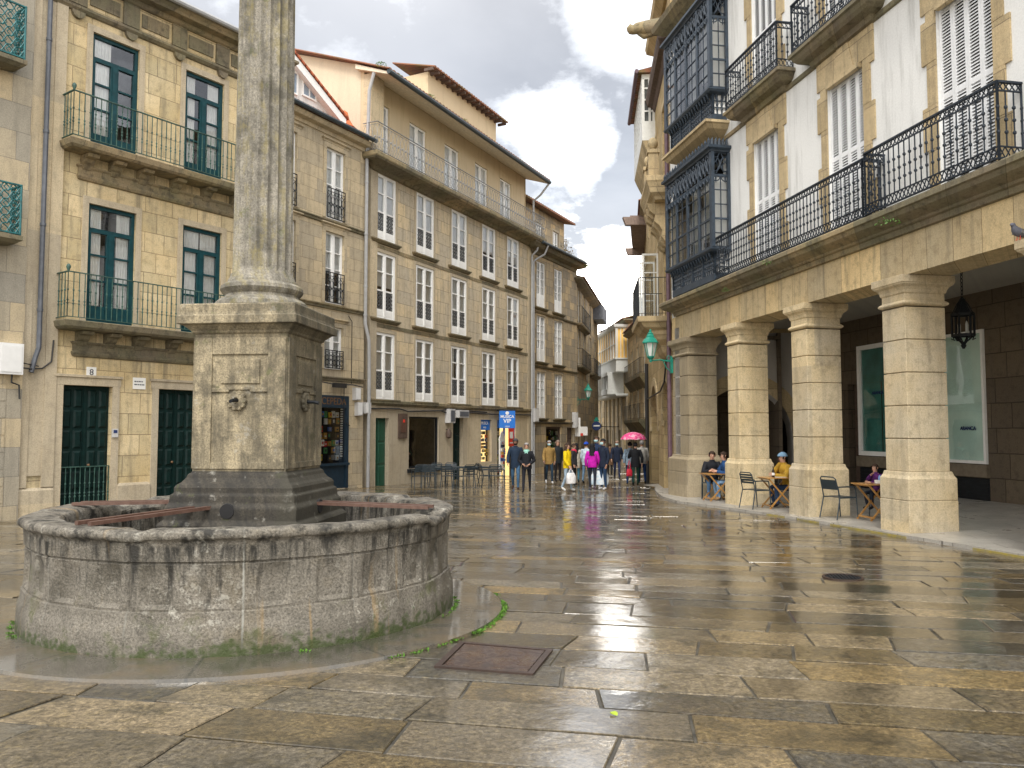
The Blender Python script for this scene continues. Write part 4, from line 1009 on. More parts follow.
# the shop
sx = (shop[0]+shop[1])/2; sw = shop[1]-shop[0]
q = MB(); zb = .38
for a, c, e, g in ((shop[0]+.002, shop[0]+.14, shop[2], 2.40), (shop[1]-.14, shop[1]-.002, shop[2], 2.40), (shop[0]+.002, shop[1]-.002, 2.40, 2.838)): q.box(a, c, -.03, .16, e, g)
q.box(shop[0]+.141, shop[1]-.141, .02, .14, shop[2], zb-.05); q.box(shop[0]-.02, shop[1]+.02, -.08, .16, zb-.05, zb+.03)
sf = q.build('shop_front', M['shopblue'] if 'shopblue' in M else M['teal_paint'], F.root)
inst('lettering', text_mesh('CEPEDA', .36, M['gold']), sf, (sx, -.032, 2.62))
q = MB(); q.quad((shop[0]+.14,.06,zb+.03), (shop[1]-.14,.06,zb+.03), (shop[1]-.14,.06,2.4), (shop[0]+.14,.06,2.4)); q.build('pane', M['pane_shop'], sf)
def goods(x0, x1, z0, z1, nx, nz, y, rng, fill=.8, d=.05):
    q = MB(); cols = 8
    for i in range(nx):
        for j in range(nz):
            if rng.random() > fill: continue
            w, h = (x1-x0)/nx, (z1-z0)/nz; a = x0+i*w+rng.uniform(.02, .2)*w; c = x0+(i+1)*w-rng.uniform(.02, .2)*w; e = z0+j*h+rng.uniform(.02, .15)*h; g = z0+(j+1)*h-rng.uniform(.02, .3)*h
            yy = y+rng.uniform(0, .08); q.box(a, c, yy, yy+d, e, g, rng.randrange(cols)); 
            m = (c-a)*.25; q.box(a+m, c-m, yy-.006, yy-.001, e+(g-e)*.3, e+(g-e)*rng.uniform(.5, .8), rng.randrange(cols))
    return q
GC = [plain('goods_%d' % i, c, .5, .1) for i, c in enumerate([(.75,.5,.03), (.05,.12,.4), (.7,.7,.68), (.55,.06,.04), (.45,.25,.06), (.08,.3,.1), (.2,.22,.25), (.03,.03,.04)])]
for i, n in enumerate(('yellow', 'blue', 'white', 'red', 'ochre', 'green', 'grey', 'black')): GC[i].name = n+'_goods'
rg = random.Random(5)
gq = goods(shop[0]+.2, shop[1]-.2, zb+.1, 2.3, 6, 7, .2, rg, .72); gq.build('goods', GC, sf)
q = MB(); q.box(shop[0]+.02, shop[1]-.02, .42, .45, zb, 2.5); q.build('back_board', M['dark'], sf)
q = MB()
for j in range(22): q.box(shop[1]-.30, shop[1]-.18, .10, .115, zb+.25+j*.085, zb+.25+j*.085+.045)
q.build('paper_strip', M['sign_white'], sf)
# downpipe and meter boxes in the corner
q = MB(); q.tube([(3.62, -.42, 15.25), (3.62, -.20, 14.6), (3.62, -.12, 12.0), (3.62, -.12, 5.6), (3.82, -.14, 5.0), (3.86, -.14, 3.6), (3.84, -.14, -.7)], .065, 8)
for z in (11, 9, 7, 5.9): q.tube([(3.62,-.12,z), (3.62,-.12,z+.07)], .08, 8)
q.build('drainpipe', M['zinc'], F.root, smooth=40)
q = MB(); q.tube([(1.1, -.14, 3.30), (2.0, -.14, 3.22), (2.9, -.14, 3.26), (3.5, -.14, 3.2)], .022, 5); q.tube([(2.55, -.05, 3.3), (2.55, -.05, 1.9), (2.9, -.05, 1.75)], .014, 5); q.tube([(2.75, -.05, 5.8), (2.95, -.05, 5.6), (2.95, -.05, 3.3)], .014, 5); q.box(1.85, 2.5, -.22, -.1, 3.12, 3.28); q.build('cable', M['cable'], F.root)
for nm, px, w, h, lab in (('meter_box', (355, 394), .30, .46, 'tall cream meter box highest beside the grey downpipe'), ('meter_box', (357, 409), .28, .5, 'pale meter box left and below the tall cream one by the downpipe'), ('meter_box', (365, 408), .34, .42, 'grey meter box under the tall cream one beside the downpipe'), ('meter_box', (364, 403), .34, .38, '')):
    if not lab: continue
    x, z = F.P(*px); me1 = MB(); me1.box(-w/2, w/2, -.16, 0, -h/2, h/2); me2 = MB(); me2.box(-w/2+.03, w/2-.03, -.172, -.161, -h/2+.03, h/2-.03)
    plaque(nm, [('case', me1.mesh('case', M['box_grey']), (0,0,0)), ('lid', me2.mesh('lid', M['box_white']), (0,0,0))], lab, 'meter box', F.W(x, 0, z), F.rz, 'meter boxes by the downpipe')
# ================================================================ the long five-bay house
F = Fac(*by_px(30.5, 368, 44, 533), 'long_stone_house', 'long five bay stone house with tall white windows and a lattice top balcony'); F3 = F
WB = Win(1.42, 2.62, .38, [(1.12, .06), (1.86, .045)], M['white_paint'], guard=(.40, 1.08, 'lattice', .03), gmat='guard_iron', sur=.12, smat='trim', sill=True, fw=.10, y=.05)
CX = [1.0, 3.93, 6.86, 9.79, 12.52]; ZF = [2.80, 5.96, 9.07]
EX = 14.75
wall(F, 0, EX, 2.72, 12.2, [WB.hole(c, z) for c in CX for z in ZF], 11, M['b3'])
rg = random.Random(9)
for c in CX:
    for z in ZF: WB.place(F.root, c, z, rg.choice([0, 0, 0, 0, 2, 1]))
gh = [(.25, 1.38, -.75, 2.07), (2.8, 5.17, .0, 2.16), (6.38, 7.29, -.8, 2.15), (9.04, 10.15, .05, 2.10), (10.75, 12.91, -.8, 2.10)]
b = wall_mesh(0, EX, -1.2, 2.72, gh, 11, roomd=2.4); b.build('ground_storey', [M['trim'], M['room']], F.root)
q = MB(); q.mould([(0, 2.55), (.06, 2.57), (.09, 2.62), (.12, 2.64), (.12, 2.74), (0, 2.77)], 0, EX, yb=.01)
for z in ZF[1:]: q.box(.0, EX, -.02, .01, z-.34, z-.20)
q.build('string_course', M['ledge'], F.root)
for xa_, xb_ in ((-.004, .45), (EX-.4, EX+.004)): q = MB(); q.box(xa_, xb_, -.035, .5, -1.2, 12.2); q.build('corner_quoin', M['trim'], F.root)
# top balcony
DB = .72; _, zs = F.P(450, 193.5, DB); zs += .26
q = MB(); q.mould([(.08, zs-.50), (.12, zs-.48), (.2, zs-.38), (.5, zs-.28), (.66, zs-.26), (.70, zs-.20), (DB, zs-.16), (DB, zs-.03), (DB-.04, zs)], .12, EX-.12, yb=.02); bal = q.build('balcony', M['ledge'], F.root)
q = MB(); rail_run(q, (-.5, .0), (-.5, -DB+.06), zs, zs+1.12, 'lattice'); rail_run(q, (-.5, -DB+.06), (EX+.5, -DB+.06), zs, zs+1.12, 'lattice'); rail_run(q, (EX+.5, -DB+.06), (EX+.5, 0), zs, zs+1.12, 'lattice'); q.build('railing', M['grey_iron'], bal)
# recessed top floor
SB = .35; DT = Win(1.35, 2.55, .5, [(1.75, .04)], M['white_paint'], sur=0, sill=False, fw=.07, cm='curtain')
tops = []
for u0, u1, v in ((371.5, 388, 110), (410, 426, 140), (445, 459, 165), (475, 488, 180), (500.5, 511, 190)):
    a, c = F.P(u0, v, -SB)[0], F.P(u1, v, -SB)[0]; tops.append(max((a+c)/2, .75))
ZT = zs+.02
tw = wall_mesh(0, EX, 12.0, 15.75, [DT.hole(c, ZT+.02) for c in tops], 10.4); tw.build('top_storey', [M['ochre'], M['room']], F.root, (0, SB, 0))
for c in tops:
    o = DT.place(F.root, c, ZT+.02, 0); o.location.y = SB
q = MB(); q.box(-.02, EX+.02, .04, 11, 12.05, 12.19); q.build('floor_slab', M['ledge'], F.root)
# eaves, gutter and roof
_, ze = F.P(450, 116, .95)
q = MB(); q.prism([(-.95, ze-.02), (-.95, ze+.08), (.6, 15.9), (.6, 15.72)], -.25, EX+.3); q.build('soffit', M['white_soffit'], F.root)
q = MB(); q.tube([(-.3, -1.02, ze+.06), (EX+.35, -1.02, ze+.06)], .10, 8); q.build('gutter', M['gutter'], F.root, smooth=40)
q = MB(); wavy_tiles(q, -.35, EX+.35, -1.05, ze+.17, 5.2, ze+2.5, pitch=.26); q.build('roof', M['tile'], F.root)
q = MB(); q.quad((-.012, .5, 11), (-.012, 12, 11), (-.012, 12, ze+1.0), (-.012, 5.2, ze+2.35), (-.012, .5, ze+.72)); q.build('gable_wall', M['cream'], F.root)
q = MB(); q.quad((EX+.01, .3, 9), (EX+.01, .3, ze+.65), (EX+.01, 5.2, ze+2.3), (EX+.01, 10, 9)); q.build('gable_wall', M['ochre'], F.root)
q = MB(); q.box(-.03, .8, -.02, .36, 12.2, ze+.3); q.build('corner_quoin', M['trim'], F.root)
q = MB(); q.tube([(EX+.3, -1.0, ze+.0), (EX+.24, -.5, ze-.6), (EX+.18, -.1, ze-.9), (EX+.18, -.1, 13.2)], .06, 8); q.tube([(EX+.12, -.5, 12.2), (EX+.1, -.35, 11.5), (EX-.1, -.14, 11.2), (EX-.1, -.12, 2.2), (EX-.1, -.12, -1.0)], .06, 8); q.build('drainpipe', M['zinc'], F.root, smooth=40)
# roof storey (rendered attic with its own tiled roof)
yo = 2.6
xa = F.P(428, 95, -yo)[0]; xb = F.P(496, 130, -yo)[0]; zt = F.P(462, 97, -yo)[1]
q = MB(); q.box(xa, xb, yo, yo+1.9, ze+.5, zt); at_ = q.build('attic', M['ochre'], F.root)
q = MB(); wavy_tiles(q, xa-.3, xb+.5, yo-.55, zt+.08, yo+1.95, zt+.75, pitch=.26, thick=.05); q.build('attic_roof', M['tile'], at_)
q = MB()
for k in range(16):
    x = xa-.3+(xb-xa+.6)*k/15; q.box(x-.05, x+.05, yo-.5, yo+.02, zt-.12, zt+.02)
q.build('rafter', M['timber'], at_)
# ground floor fittings
def simple_door(F, h, mat_, rows=3):
    d = inst('door', panel_door(h[1]-h[0], h[3]-h[2], rows, 1, mat_), F.root, ((h[0]+h[1])/2, .04, h[2])); return d
simple_door(F, gh[0], M['green_mid'] if 'green_mid' in M else M['green_door'])
simple_door(F, gh[2], M['green_door'], 4)
q = MB(); a, c, e, g = gh[1]
for t in ((a, a+.07, e, g), (c-.07, c, e, g), (a+.07, c-.07, g-.07, g), (a+.07, c-.07, e, e+.09)): q.box(t[0]+.002, t[1]-.002, .08, .16, t[2]+.002, t[3]-.002)
wf = q.build('window', M['dark_iron'], F.root); q = MB(); q.quad((a+.05,.12,e+.05), (c-.05,.12,e+.05), (c-.05,.12,g-.05), (a+.05,.12,g-.05)); q.build('pane', M['pane_shop'], wf)
q = MB(); q.box(a-.1, c+.1, -.1, .09, e-.16, e-.002); q.build('sill', M['dark_iron'], wf)
q = MB(); q.prismy([(4.1, .02), (5.1, .02), (5.1, 2.1), (4.25, 2.1), (4.0, 1.5), (4.3, .9)], 1.5, 1.52); q.build('inner_wall', M['pale_green'] if 'pale_green' in M else M['cream'], wf)
a, c, e, g = gh[3]; q = MB(); q.box(a+.002, c-.002, .1, .14, g-.5, g-.002); pf = q.build('shop_window', M['sign_blue'], F.root)
inst('lettering', text_mesh('MUSICA', .2, M['sign_white'], bold=True), pf, ((a+c)/2, .097, g-.17)); inst('lettering', text_mesh('VIGO', .13, M['sign_white']), pf, ((a+c)/2, .097, g-.38))
q = MB(); q.box(a+.01, c-.01, .34, .36, e, g-.5); q.build('back_board', M['warm_board'] if 'warm_board' in M else M['yellow'], pf); goods(a+.06, c-.06, e+.1, g-.55, 4, 8, .18, rg, .85).build('goods', GC, pf)
q = MB(); q.quad((a,.12,e), (c,.12,e), (c,.12,g-.5), (a,.12,g-.5)); q.build('pane', M['pane_shop'], pf)
a, c, e, g = gh[4]; q = MB(); q.box(a+.002, a+.09, .1, .18, e, g-.4); q.box(c-.09, c-.002, .1, .18, e, g-.4); q.box(a+.002, c-.002, .08, .16, g-.4, g-.002, 0); q.box(11.75, 11.83, .1, .18, e, g-.4); pf = q.build('shop_front', M['sign_blue'], F.root)
q = MB(); q.quad((a,.14,e), (c,.14,e), (c,.14,g-.4), (a,.14,g-.4)); q.build('pane', M['pane_shop'], pf)
q = MB(); q.box(11.75, c-.1, .35, .38, e, g-.4); q.build('inner_wall', M['warm_board'] if 'warm_board' in M else M['yellow'], pf); goods(a+.2, 11.7, e+.2, g-.5, 3, 7, .35, rg, .7).build('goods', GC, pf)
# signs and boxes on the long house
def flat(w, h, d, m): b = MB(); b.box(-w/2, w/2, -d, 0, -h/2, h/2); return b.mesh('panel', m)
x, z = F.P(507, 419.5, .5); e = empty('shop_sign', 'square blue hanging shop sign with white lettering over the lit shop door', 'shop sign', F.W(x, -.5, z), math.radians(6))
inst('panel', flat(.80, .86, .12, M['sign_blue']), e); q = MB(); q.bar((-.42, -.06, .46), (-.9, .55, .46), .05); q.bar((.42, -.06, .48), (-.42, -.06, .48), .04); q.build('bracket', M['dark_iron'], e)
inst('lettering', text_mesh('MUSICA', .19, M['sign_white'], bold=True), e, (0, -.122, .14)); inst('lettering', text_mesh('VIP', .28, M['sign_white'], bold=True), e, (0, -.122, -.08)); inst('lettering', text_mesh('VIGO', .1, M['sign_white']), e, (0, -.122, -.35))
q = MB(); q.lathe([(.09, 0), (.09, .02)], 16); q.v = [(a, -c-.122, b_+.32) for a, b_, c in q.v]; q.build('emblem', M['sign_white'], e)
x, z = F.P(511, 437, .02); plaque('poster', [('panel', flat(.62, .95, .02, M['red']), (0,0,0)), ('seal', flat(.34, .34, .008, M['sign_white']), (0,-.021,.1)), ('lettering', text_mesh('OPEN', .12, M['sign_white']) if False else flat(.4, .06, .008, M['sign_white']), (0,-.021,-.3))], 'red poster with a white seal beside the lit shop door', 'poster', F.W(x, -.02, z), F.rz)
x, z = F.P(511.5, 430, .02); 
x, z = F.P(501.5, 447, .06); zb_ = F.P(501.5, 463, .06)[1]; zt_ = F.P(501.5, 431, .06)[1]
e = empty('postcard_rack', 'tall narrow white postcard rack with a pointed top outside the shop', 'card rack', F.W(x, -.06, zb_), F.rz); H = zt_-zb_
q = MB(); q.prismy([(-.3, -.35), (.3, -.35), (.3, H-.35), (0, H), (-.3, H-.35)], -.06, 0); q.box(-.22, -.17, -.05, 0, -.62, -.35); q.box(.17, .22, -.05, 0, -.62, -.35); q.build('frame', M['sign_white'], e); goods(-.25, .25, -.25, H-.5, 2, 8, -.15, rg, 1, .06).build('cards', GC, e)
x, z = F.P(456.5, 425); plaque('menu_board', [('panel', flat(.6, 1.0, .07, M['timber']), (0,0,0)), ('notice', flat(.4, .5, .01, M['rust']), (0,-.071,0)), ('flower', flat(.12, .12, .01, M['red']), (.02,-.082,.2))], 'dark brown menu board on the wall left of the cafe window', 'menu board', F.W(F.P(402, 426)[0], 0, F.P(402, 426)[1]), F.rz)
for px, w, h, lab in (((447.5, 416), .45, .62, 'white wall box left of the dark cafe door lintel'), ((459, 414), .9, .34, 'long white wall box above the dark cafe door'), ((466, 417), .3, .3, '')):
    if not lab: continue
    x, z = F.P(*px); me1 = MB(); me1.box(-w/2, w/2, -.28, 0, -h/2, h/2); me2 = MB(); me2.box(-w/2+.06, w/2-.06, -.295, -.281, -h/2+.06, h/2-.06)
    plaque('wall_box', [('case', me1.mesh('case', M['box_grey']), (0,0,0)), ('grille', me2.mesh('grille', M['pipe_dark']), (0,0,0))], lab, 'wall box', F.W(x, 0, z), F.rz)
x, z = F.P(446, 434); q = MB(); q.lathe([(.04, -.2), (.12, -.14), (.14, .05), (.06, .2), (.02, .26)], 10); 
e = empty('door_lamp', 'small dark lamp on the wall between the cafe window and door', 'wall lamp', F.W(x, -.14, z), F.rz); q.build('lamp_body', M['timber'], e, smooth=40); q = MB(); q.bar((0, 0, .2), (0, .14, .2), .03); q.build('bracket', M['dark_iron'], e)
q = MB()
for p in ([(0, 2.42), (2, 2.46), (2.6, 2.36), (5.2, 2.45), (6.0, 2.3), (7.5, 2.42), (10, 2.38), (EX, 2.42)], [(5.2, 2.45), (5.9, 2.55), (7.3, 2.5), (9.5, 2.46)]): q.tube([(x, -.07, z) for x, z in p], .03, 5)
q.build('cable', M['cable'], F.root)
def foliage(name, label, pos, s, n, rng, mat_='leaf', cat='plant', hgt=1.0, stem=True):
    e = empty(name, label, cat, pos); b = MB()
    for k in range(n):
        a = rng.uniform(0, 2*PI); r = s*rng.random()**.8; z = hgt*s*rng.random()*(1.1-r/s*.8); p = Vector((r*math.cos(a), r*math.sin(a), z)); l = s*.12*rng.uniform(.6, 1.4)
        d = Vector((rng.gauss(0,1), rng.gauss(0,1), rng.gauss(.2,.8))).normalized()*l; w = d.cross(Vector((rng.gauss(0,1), rng.gauss(0,1), 1))).normalized()*l*.4
        b.quad(p-d, p+w, p+d, p-w)
    b.build('leaves', M[mat_], e)
    if stem:
        b = MB()
        for k in range(5): b.tube([(0,0,-.1), (rng.gauss(0,.1)*s, rng.gauss(0,.1)*s, hgt*s*.4), (rng.gauss(0,.3)*s, rng.gauss(0,.3)*s, hgt*s*.9)], .012, 4)
        b.build('stems', M['twig'], e)
    return e
rg = random.Random(21)
for u, s, lab in ((380, .22, 'yellow green weeds growing on the left end of the roof tiles'), (428, .30, 'small weeds on the gutter at the left foot of the roof attic'), (462, .25, 'weeds on the gutter below the roof attic'), (396, .2, 'tiny weed tuft on the long gutter left of the roof attic')):
    x, z = F.P(u, 90, .9)
    foliage('roof_weeds', lab, F.W(x, -.95, ze+.14), s, 130, rg, 'moss', 'weeds', .6, False)
# ================================================================ corner house and its neighbour
F = Fac(*by_px(44, 533, 49.5, 576), 'corner_stone_house', 'weathered corner stone house with small paned white windows and an attic'); F4 = F
WC = Win(1.2, 2.6, .78, [(1.22, .03), (1.66, .03), (2.1, .03)], M['white_paint'], sur=.12, smat='b4', sill=True, fw=.07, minor=(-.3, .3), y=.08)
cs = [1.03, 3.48]; zf = [2.27, 5.43, 8.5]
L4 = 6.4
wall(F, -.28, L4, 2.1, 11.7, [WC.hole(c, z) for c in cs for z in zf], 8, M['b4'])
for c in cs:
    for z in zf: WC.place(F.root, c, z, random.choice([-1, 3, -1]))
g4 = [(-.2, .40, -.95, 1.72), (1.71, 3.85, -.75, 1.78), (4.75, 5.85, -1, 1.75)]
wall_mesh(-.28, L4, -1.4, 2.1, g4, 8, roomd=1.4).build('ground_storey', [M['b4'], M['room']], F.root)
simple_door(F, g4[0], M['dark_iron'], 4); simple_door(F, g4[2], M['timber'], 4)
a, c, e, g = g4[1]; q = MB()
for t in ((a, a+.1, e, g), (c-.1, c, e, g), (a+.1, c-.1, g-.12, g), (a+.1, c-.1, e, e+.5)): q.box(t[0]+.002, t[1]-.002, .08, .16, t[2]+.002, t[3]-.002)
wf = q.build('shop_window', M['timber'], F.root); goods(a+.15, c-.15, e+.5, g-.2, 7, 6, .13, random.Random(3), .95).build('goods', [GC[5], GC[2], GC[6], GC[5], GC[0], GC[7], GC[2], GC[5]], wf)
q = MB(); q.quad((a,.12,e+.4), (c,.12,e+.4), (c,.12,g-.05), (a,.12,g-.05)); q.build('pane', M['pane_shop'], wf)
q = MB(); 
for z in (2.08, 5.2, 8.27): q.mould([(0, z-.14), (.07, z-.1), (.1, z-.02), (0, z)], -.28, L4, yb=.01)
q.build('string_course', M['ledge'], F.root)
q = MB(); q.mould([(0, 11.4), (.08, 11.45), (.12, 11.6), (.45, 11.68), (.55, 11.8), (.62, 11.86), (.62, 11.95), (0, 12.05)], -.25, L4-.3, yb=2.5); q.build('cornice', M['ledge'], F.root)
q = MB(); q.tube([(-.2, -.7, 11.95), (L4-.2, -.7, 11.95)], .08, 8); q.build('gutter', M['gutter'], F.root)
sb = 1.1; xa, za = F.P(564, 231, -sb); zt = F.P(545, 213, -sb)[1]
AW = Win(.95, 1.55, 0, [(.8, .03)], M['white_paint'], sur=.1, sill=False)
aw = [F.P(539, 215, -sb)[0], F.P(555.5, 235, -sb)[0]]
wall_mesh(-.28, xa, 11.9, zt, [AW.hole(c, 12.45) for c in aw], 5).build('attic', [M['b4'], M['room']], F.root, (0, sb, 0))
for c in aw: AW.place(F.root, c, 12.45, 2).location.y = sb
q = MB(); wavy_tiles(q, -.3, xa+.5, sb-.6, zt+.02, sb+4.5, zt+1.2, pitch=.26, thick=.08); q.build('attic_roof', M['tile'], F.root)
q = MB(); q.tube([(.55, -.7, 11.9), (.5, -.5, 11.4), (.1, -.2, 11.1), (-.15, -.12, 10.9), (-.15, -.12, -.9)], .055, 8); q.build('drainpipe', M['zinc'], F.root, smooth=40)
q = MB(); q.tube([(-.2, -.06, 2.3), (1.5, -.06, 2.0), (3.6, -.06, 1.98), (L4, -.06, 2.1)], .03, 5); q.build('cable', M['cable'], F.root)
for px, w, h, lab in (((528.5, 415), .5, .75, 'white meter box at the joint between the long house and the corner house'), ((573, 420), .36, .95, 'tall grey cabinet high on the corner house near its green lantern')):
    x, z = F.P(*px); me1 = MB(); me1.box(-w/2, w/2, -.25, 0, -h/2, h/2); me2 = MB(); me2.box(-w/2+.05, w/2-.05, -.262, -.251, -h/2+.05, h/2-.05)
    plaque('meter_box', [('case', me1.mesh('case', M['box_grey']), (0,0,0)), ('lid', me2.mesh('lid', M['box_white']), (0,0,0))], lab, 'meter box', F.W(max(x, -.05), -.02, z), F.rz)
foliage('dry_shrub', 'dry twiggy bush on the terrace above the corner house cornice', F.W(F.P(570, 250, 0)[0], .3, 12.05), .6, 260, rg, 'twig', 'plant', 2.3)
foliage('terrace_plant', 'leafy green plant spilling over the corner of the corner house roof', F.W(F.P(579, 258, 0)[0]-.3, -.2, 11.75), .6, 300, rg, 'leaf', 'plant', 1.1)
# neighbour curving into the street
F = Fac(*by_px(49.8, 576, 63, 598), 'curved_street_house', 'narrow stone house turning into the street with dark iron balconies'); F5 = F
W5 = Win(1.1, 2.5, .5, [(1.3, .04)], M['gallery_white'], sur=.12, smat='b4', sill=False)
c5 = [1.7, 4.6, 8.2, 11.5]; z5 = [5.75, 8.45]; L5 = 13.8
wall(F, 0, L5, -1.6, 11.0, [W5.hole(c, z) for c in c5 for z in z5]+[(1, 2.3, -1.3, 1.6), (4, 5.6, -1.3, 1.6), (8, 9.4, -1.3, 1.6)], 7, M['b4'])
for c in c5:
    for z in z5: W5.place(F.root, c, z, 2)
for a, c in ((1, 2.3), (4, 5.6), (8, 9.4)): inst('door', panel_door(c-a, 2.9, 4, 2, M['timber']), F.root, ((a+c)/2, .05, -1.3))
for x0, x1, z in ((.9, 5.4, 5.7), (.9, 5.4, 8.4), (8.2, 12.4, 5.7)):
    q = MB(); q.mould([(.05, z-.3), (.15, z-.22), (.32, z-.14), (.35, z-.02), (.3, z)], x0, x1, yb=.02); bl = q.build('balcony', M['ledge'], F.root)
    q = MB(); rail_run(q, (x0-.3, 0), (x0-.3, -.33), z, z+1.05, 'dark', .3); rail_run(q, (x0-.3, -.33), (x1+.3, -.33), z, z+1.05, 'dark', .3); rail_run(q, (x1+.3, -.33), (x1+.3, 0), z, z+1.05, 'dark', .3); q.build('railing', M['dark_iron'], bl)
q = MB(); q.mould([(0, 10.7), (.3, 10.85), (.5, 11.0), (.5, 11.1), (0, 11.2)], 0, L5, yb=4); q.build('cornice', M['ledge'], F.root)
q = MB(); wavy_tiles(q, 0, L5, -.6, 11.15, 4, 12.4, pitch=.26); q.build('roof', M['tile'], F.root)
q = MB(); q.box(9, 10.2, .5, 2, 11.6, 13.0); q.build('chimney', M['ochre'], F.root)
q = MB(); q.box(10.2, 13.4, -.75, .1, 9.9, 11.0); q.build('oriel_box', M['pipe_dark'], F.root); q = MB(); q.tube([(13.3, -.85, 11.0), (13.4, -.85, 9.6), (12.6, -.2, 9.2)], .06, 6); q.build('drainpipe', M['zinc'], F.root)
# ================================================================ right side of the street, far to near
def street_house(name, label, near, far, top, mat_, zf, wkind, n, holes_ground=True):
    near = Vector(near); far = Vector(far); F = Fac(far, near-far, name, label); L = (near-far).length
    cx = [L*(i+.5)/n for i in range(n)]
    hs = [wkind.hole(c, z) for c in cx for z in zf]+([(c-.5, c+.5, gz(near.y)-.1, 1.6) for c in cx] if holes_ground else [])
    wall(F, 0, L, -1.9, top, hs, 7, mat_)
    if holes_ground:
        dm_ = panel_door(1.0, 1.7-gz(near.y), 4, 1, M['timber'])
        for c in cx: inst('door', dm_, F.root, (c, .05, gz(near.y)-.1))
    for c in cx:
        for z in zf: wkind.place(F.root, c, z, 2)
    q = MB(); q.mould([(0, top-.3), (.2, top-.2), (.4, top-.05), (.4, top+.05), (0, top+.1)], 0, L, yb=4); q.build('cornice', M['ledge'], F.root)
    q = MB(); wavy_tiles(q, 0, L, -.5, top+.1, 3.5, top+1.1, pitch=.26); q.build('roof', M['tile'], F.root)
    return F, L
WF = Win(1.0, 2.0, .3, [(1.1, .04)], M['gallery_white'], sur=.12, smat='far', sill=False)
Fz, Lz = street_house('end_house', 'pale gold house closing the far end of the street', (9.5, 100), (3.0, 103), 8.5, M['far'], (1.8, 4.8), WF, 3)
F9, L9 = street_house('street_house', 'warm stone street house just left of the white galleried one', (8.05, 70.2), (7.6, 88), 9.6, M['far'], (2.2, 5.0), WF, 5)
for z in (2.1, 4.9):
    q = MB(); q.box(1, L9-1, -.6, .02, z-.15, z); bl = q.build('balcony', M['ledge'], F9.root); q = MB(); rail_run(q, (1, -.57), (L9-1, -.57), z, z+1, 'dark', .2); q.build('railing', M['dark_iron'], bl)
q = MB(); q.box(L9-6, L9-.2, -.9, .02, 6.9, 9.5); gl = q.build('glazed_gallery', M['reflect_y'], F9.root)
F8, L8 = street_house('galleried_house', 'house with a white glazed gallery and yellow panes high over the street', (8.77, 60), (8.13, 70), 9.9, M['far'], (), WF, 4)
q = MB()
for k in range(6): q.box(.6+k*1.75, .95+k*1.75, -.12, .02, -1.4, 4.2)
q.build('pilaster', M['trim'], F8.root)
d8 = .9
q = MB(); q.mould([(d8-.02, 6.0), (d8, 6.02), (d8, 6.9), (d8+.1, 6.95), (d8+.1, 7.05), (d8, 7.06)], .3+d8, L8-.3-d8, yb=.02); q.mould([(d8, 9.3), (d8+.15, 9.4), (d8+.2, 9.6), (0, 9.75)], .3+d8, L8-.3-d8, yb=.02)
nb = 9
for k in range(nb+1):
    x = .32+(L8-.64)*k/nb; q.box(x-.06, x+.06, -d8-.02, -d8+.06, 7.05, 9.3)
q.box(.3, L8-.3, -d8-.01, -d8+.04, 8.1, 8.16)
for k in range(4):
    y = -d8+.1+k*.25; q.box(L8-.32, L8-.26, y, y+.05, 7.05, 9.3)
q.mould([(d8, 4.15), (d8+.05, 4.25), (d8+.05, 4.35), (0, 4.4)], .3+d8, L8-.3-d8, yb=.02)
gl = q.build('glazed_gallery', M['gallery_white'], F8.root)
q = MB(); q.quad((.36,-d8+.07,7.06), (L8-.34,-d8+.07,7.06), (L8-.34,-d8+.07,9.29), (.36,-d8+.07,9.29)); q.quad((L8-.34,-d8+.07,7.06), (L8-.34,0,7.06), (L8-.34,0,9.29), (L8-.34,-d8+.07,9.29)); q.build('pane', M['gold_reflect'] if 'gold_reflect' in M else M['reflect_y'], gl)
for xc in (2.6, 6.9):
    q = MB(); w = 1.25
    for x in (-w, -w+.75, w-.75, w): q.box(xc+x-.09, xc+x+.09, -d8-.35, -d8+.0, 4.4, 6.0)
    q.box(xc-w-.1, xc+w+.1, -d8-.4, -d8, 4.35, 4.75); q.box(xc-w-.1, xc+w+.1, -d8-.4, -d8, 5.8, 6.05); q.box(xc-w, xc+w, -d8+.0, 0, 4.4, 6.0)
    o = q.build('bay_window', M['gallery_white'], F8.root); q = MB(); q.box(xc-w+.05, xc+w-.05, -d8-.2, -d8-.18, 4.75, 5.8); q.build('pane', M['dark'], o)
F7, L7 = street_house('narrow_street_house', 'narrow stone house with one dark balcony right of the white gallery', (8.5, 50), (8.76, 59.6), 8.7, M['far'], (2.4, 5.3), WF, 3)
for z, d in ((5.2, .45), (2.3, .5)):
    q = MB(); q.prism([(.02, z-.9), (-.25, z-.5), (-d, z-.2), (-d, z), (.02, z)], .5, L7-.4); bl = q.build('balcony', M['ledge'], F7.root); q = MB(); rail_run(q, (.5, -d+.04), (L7-.4, -d+.04), z, z+1.0, 'dark', .4); rail_run(q, (L7-.4, -d+.04), (L7-.4, 0), z, z+1.0, 'dark', .2); q.build('railing', M['dark_iron'], bl)
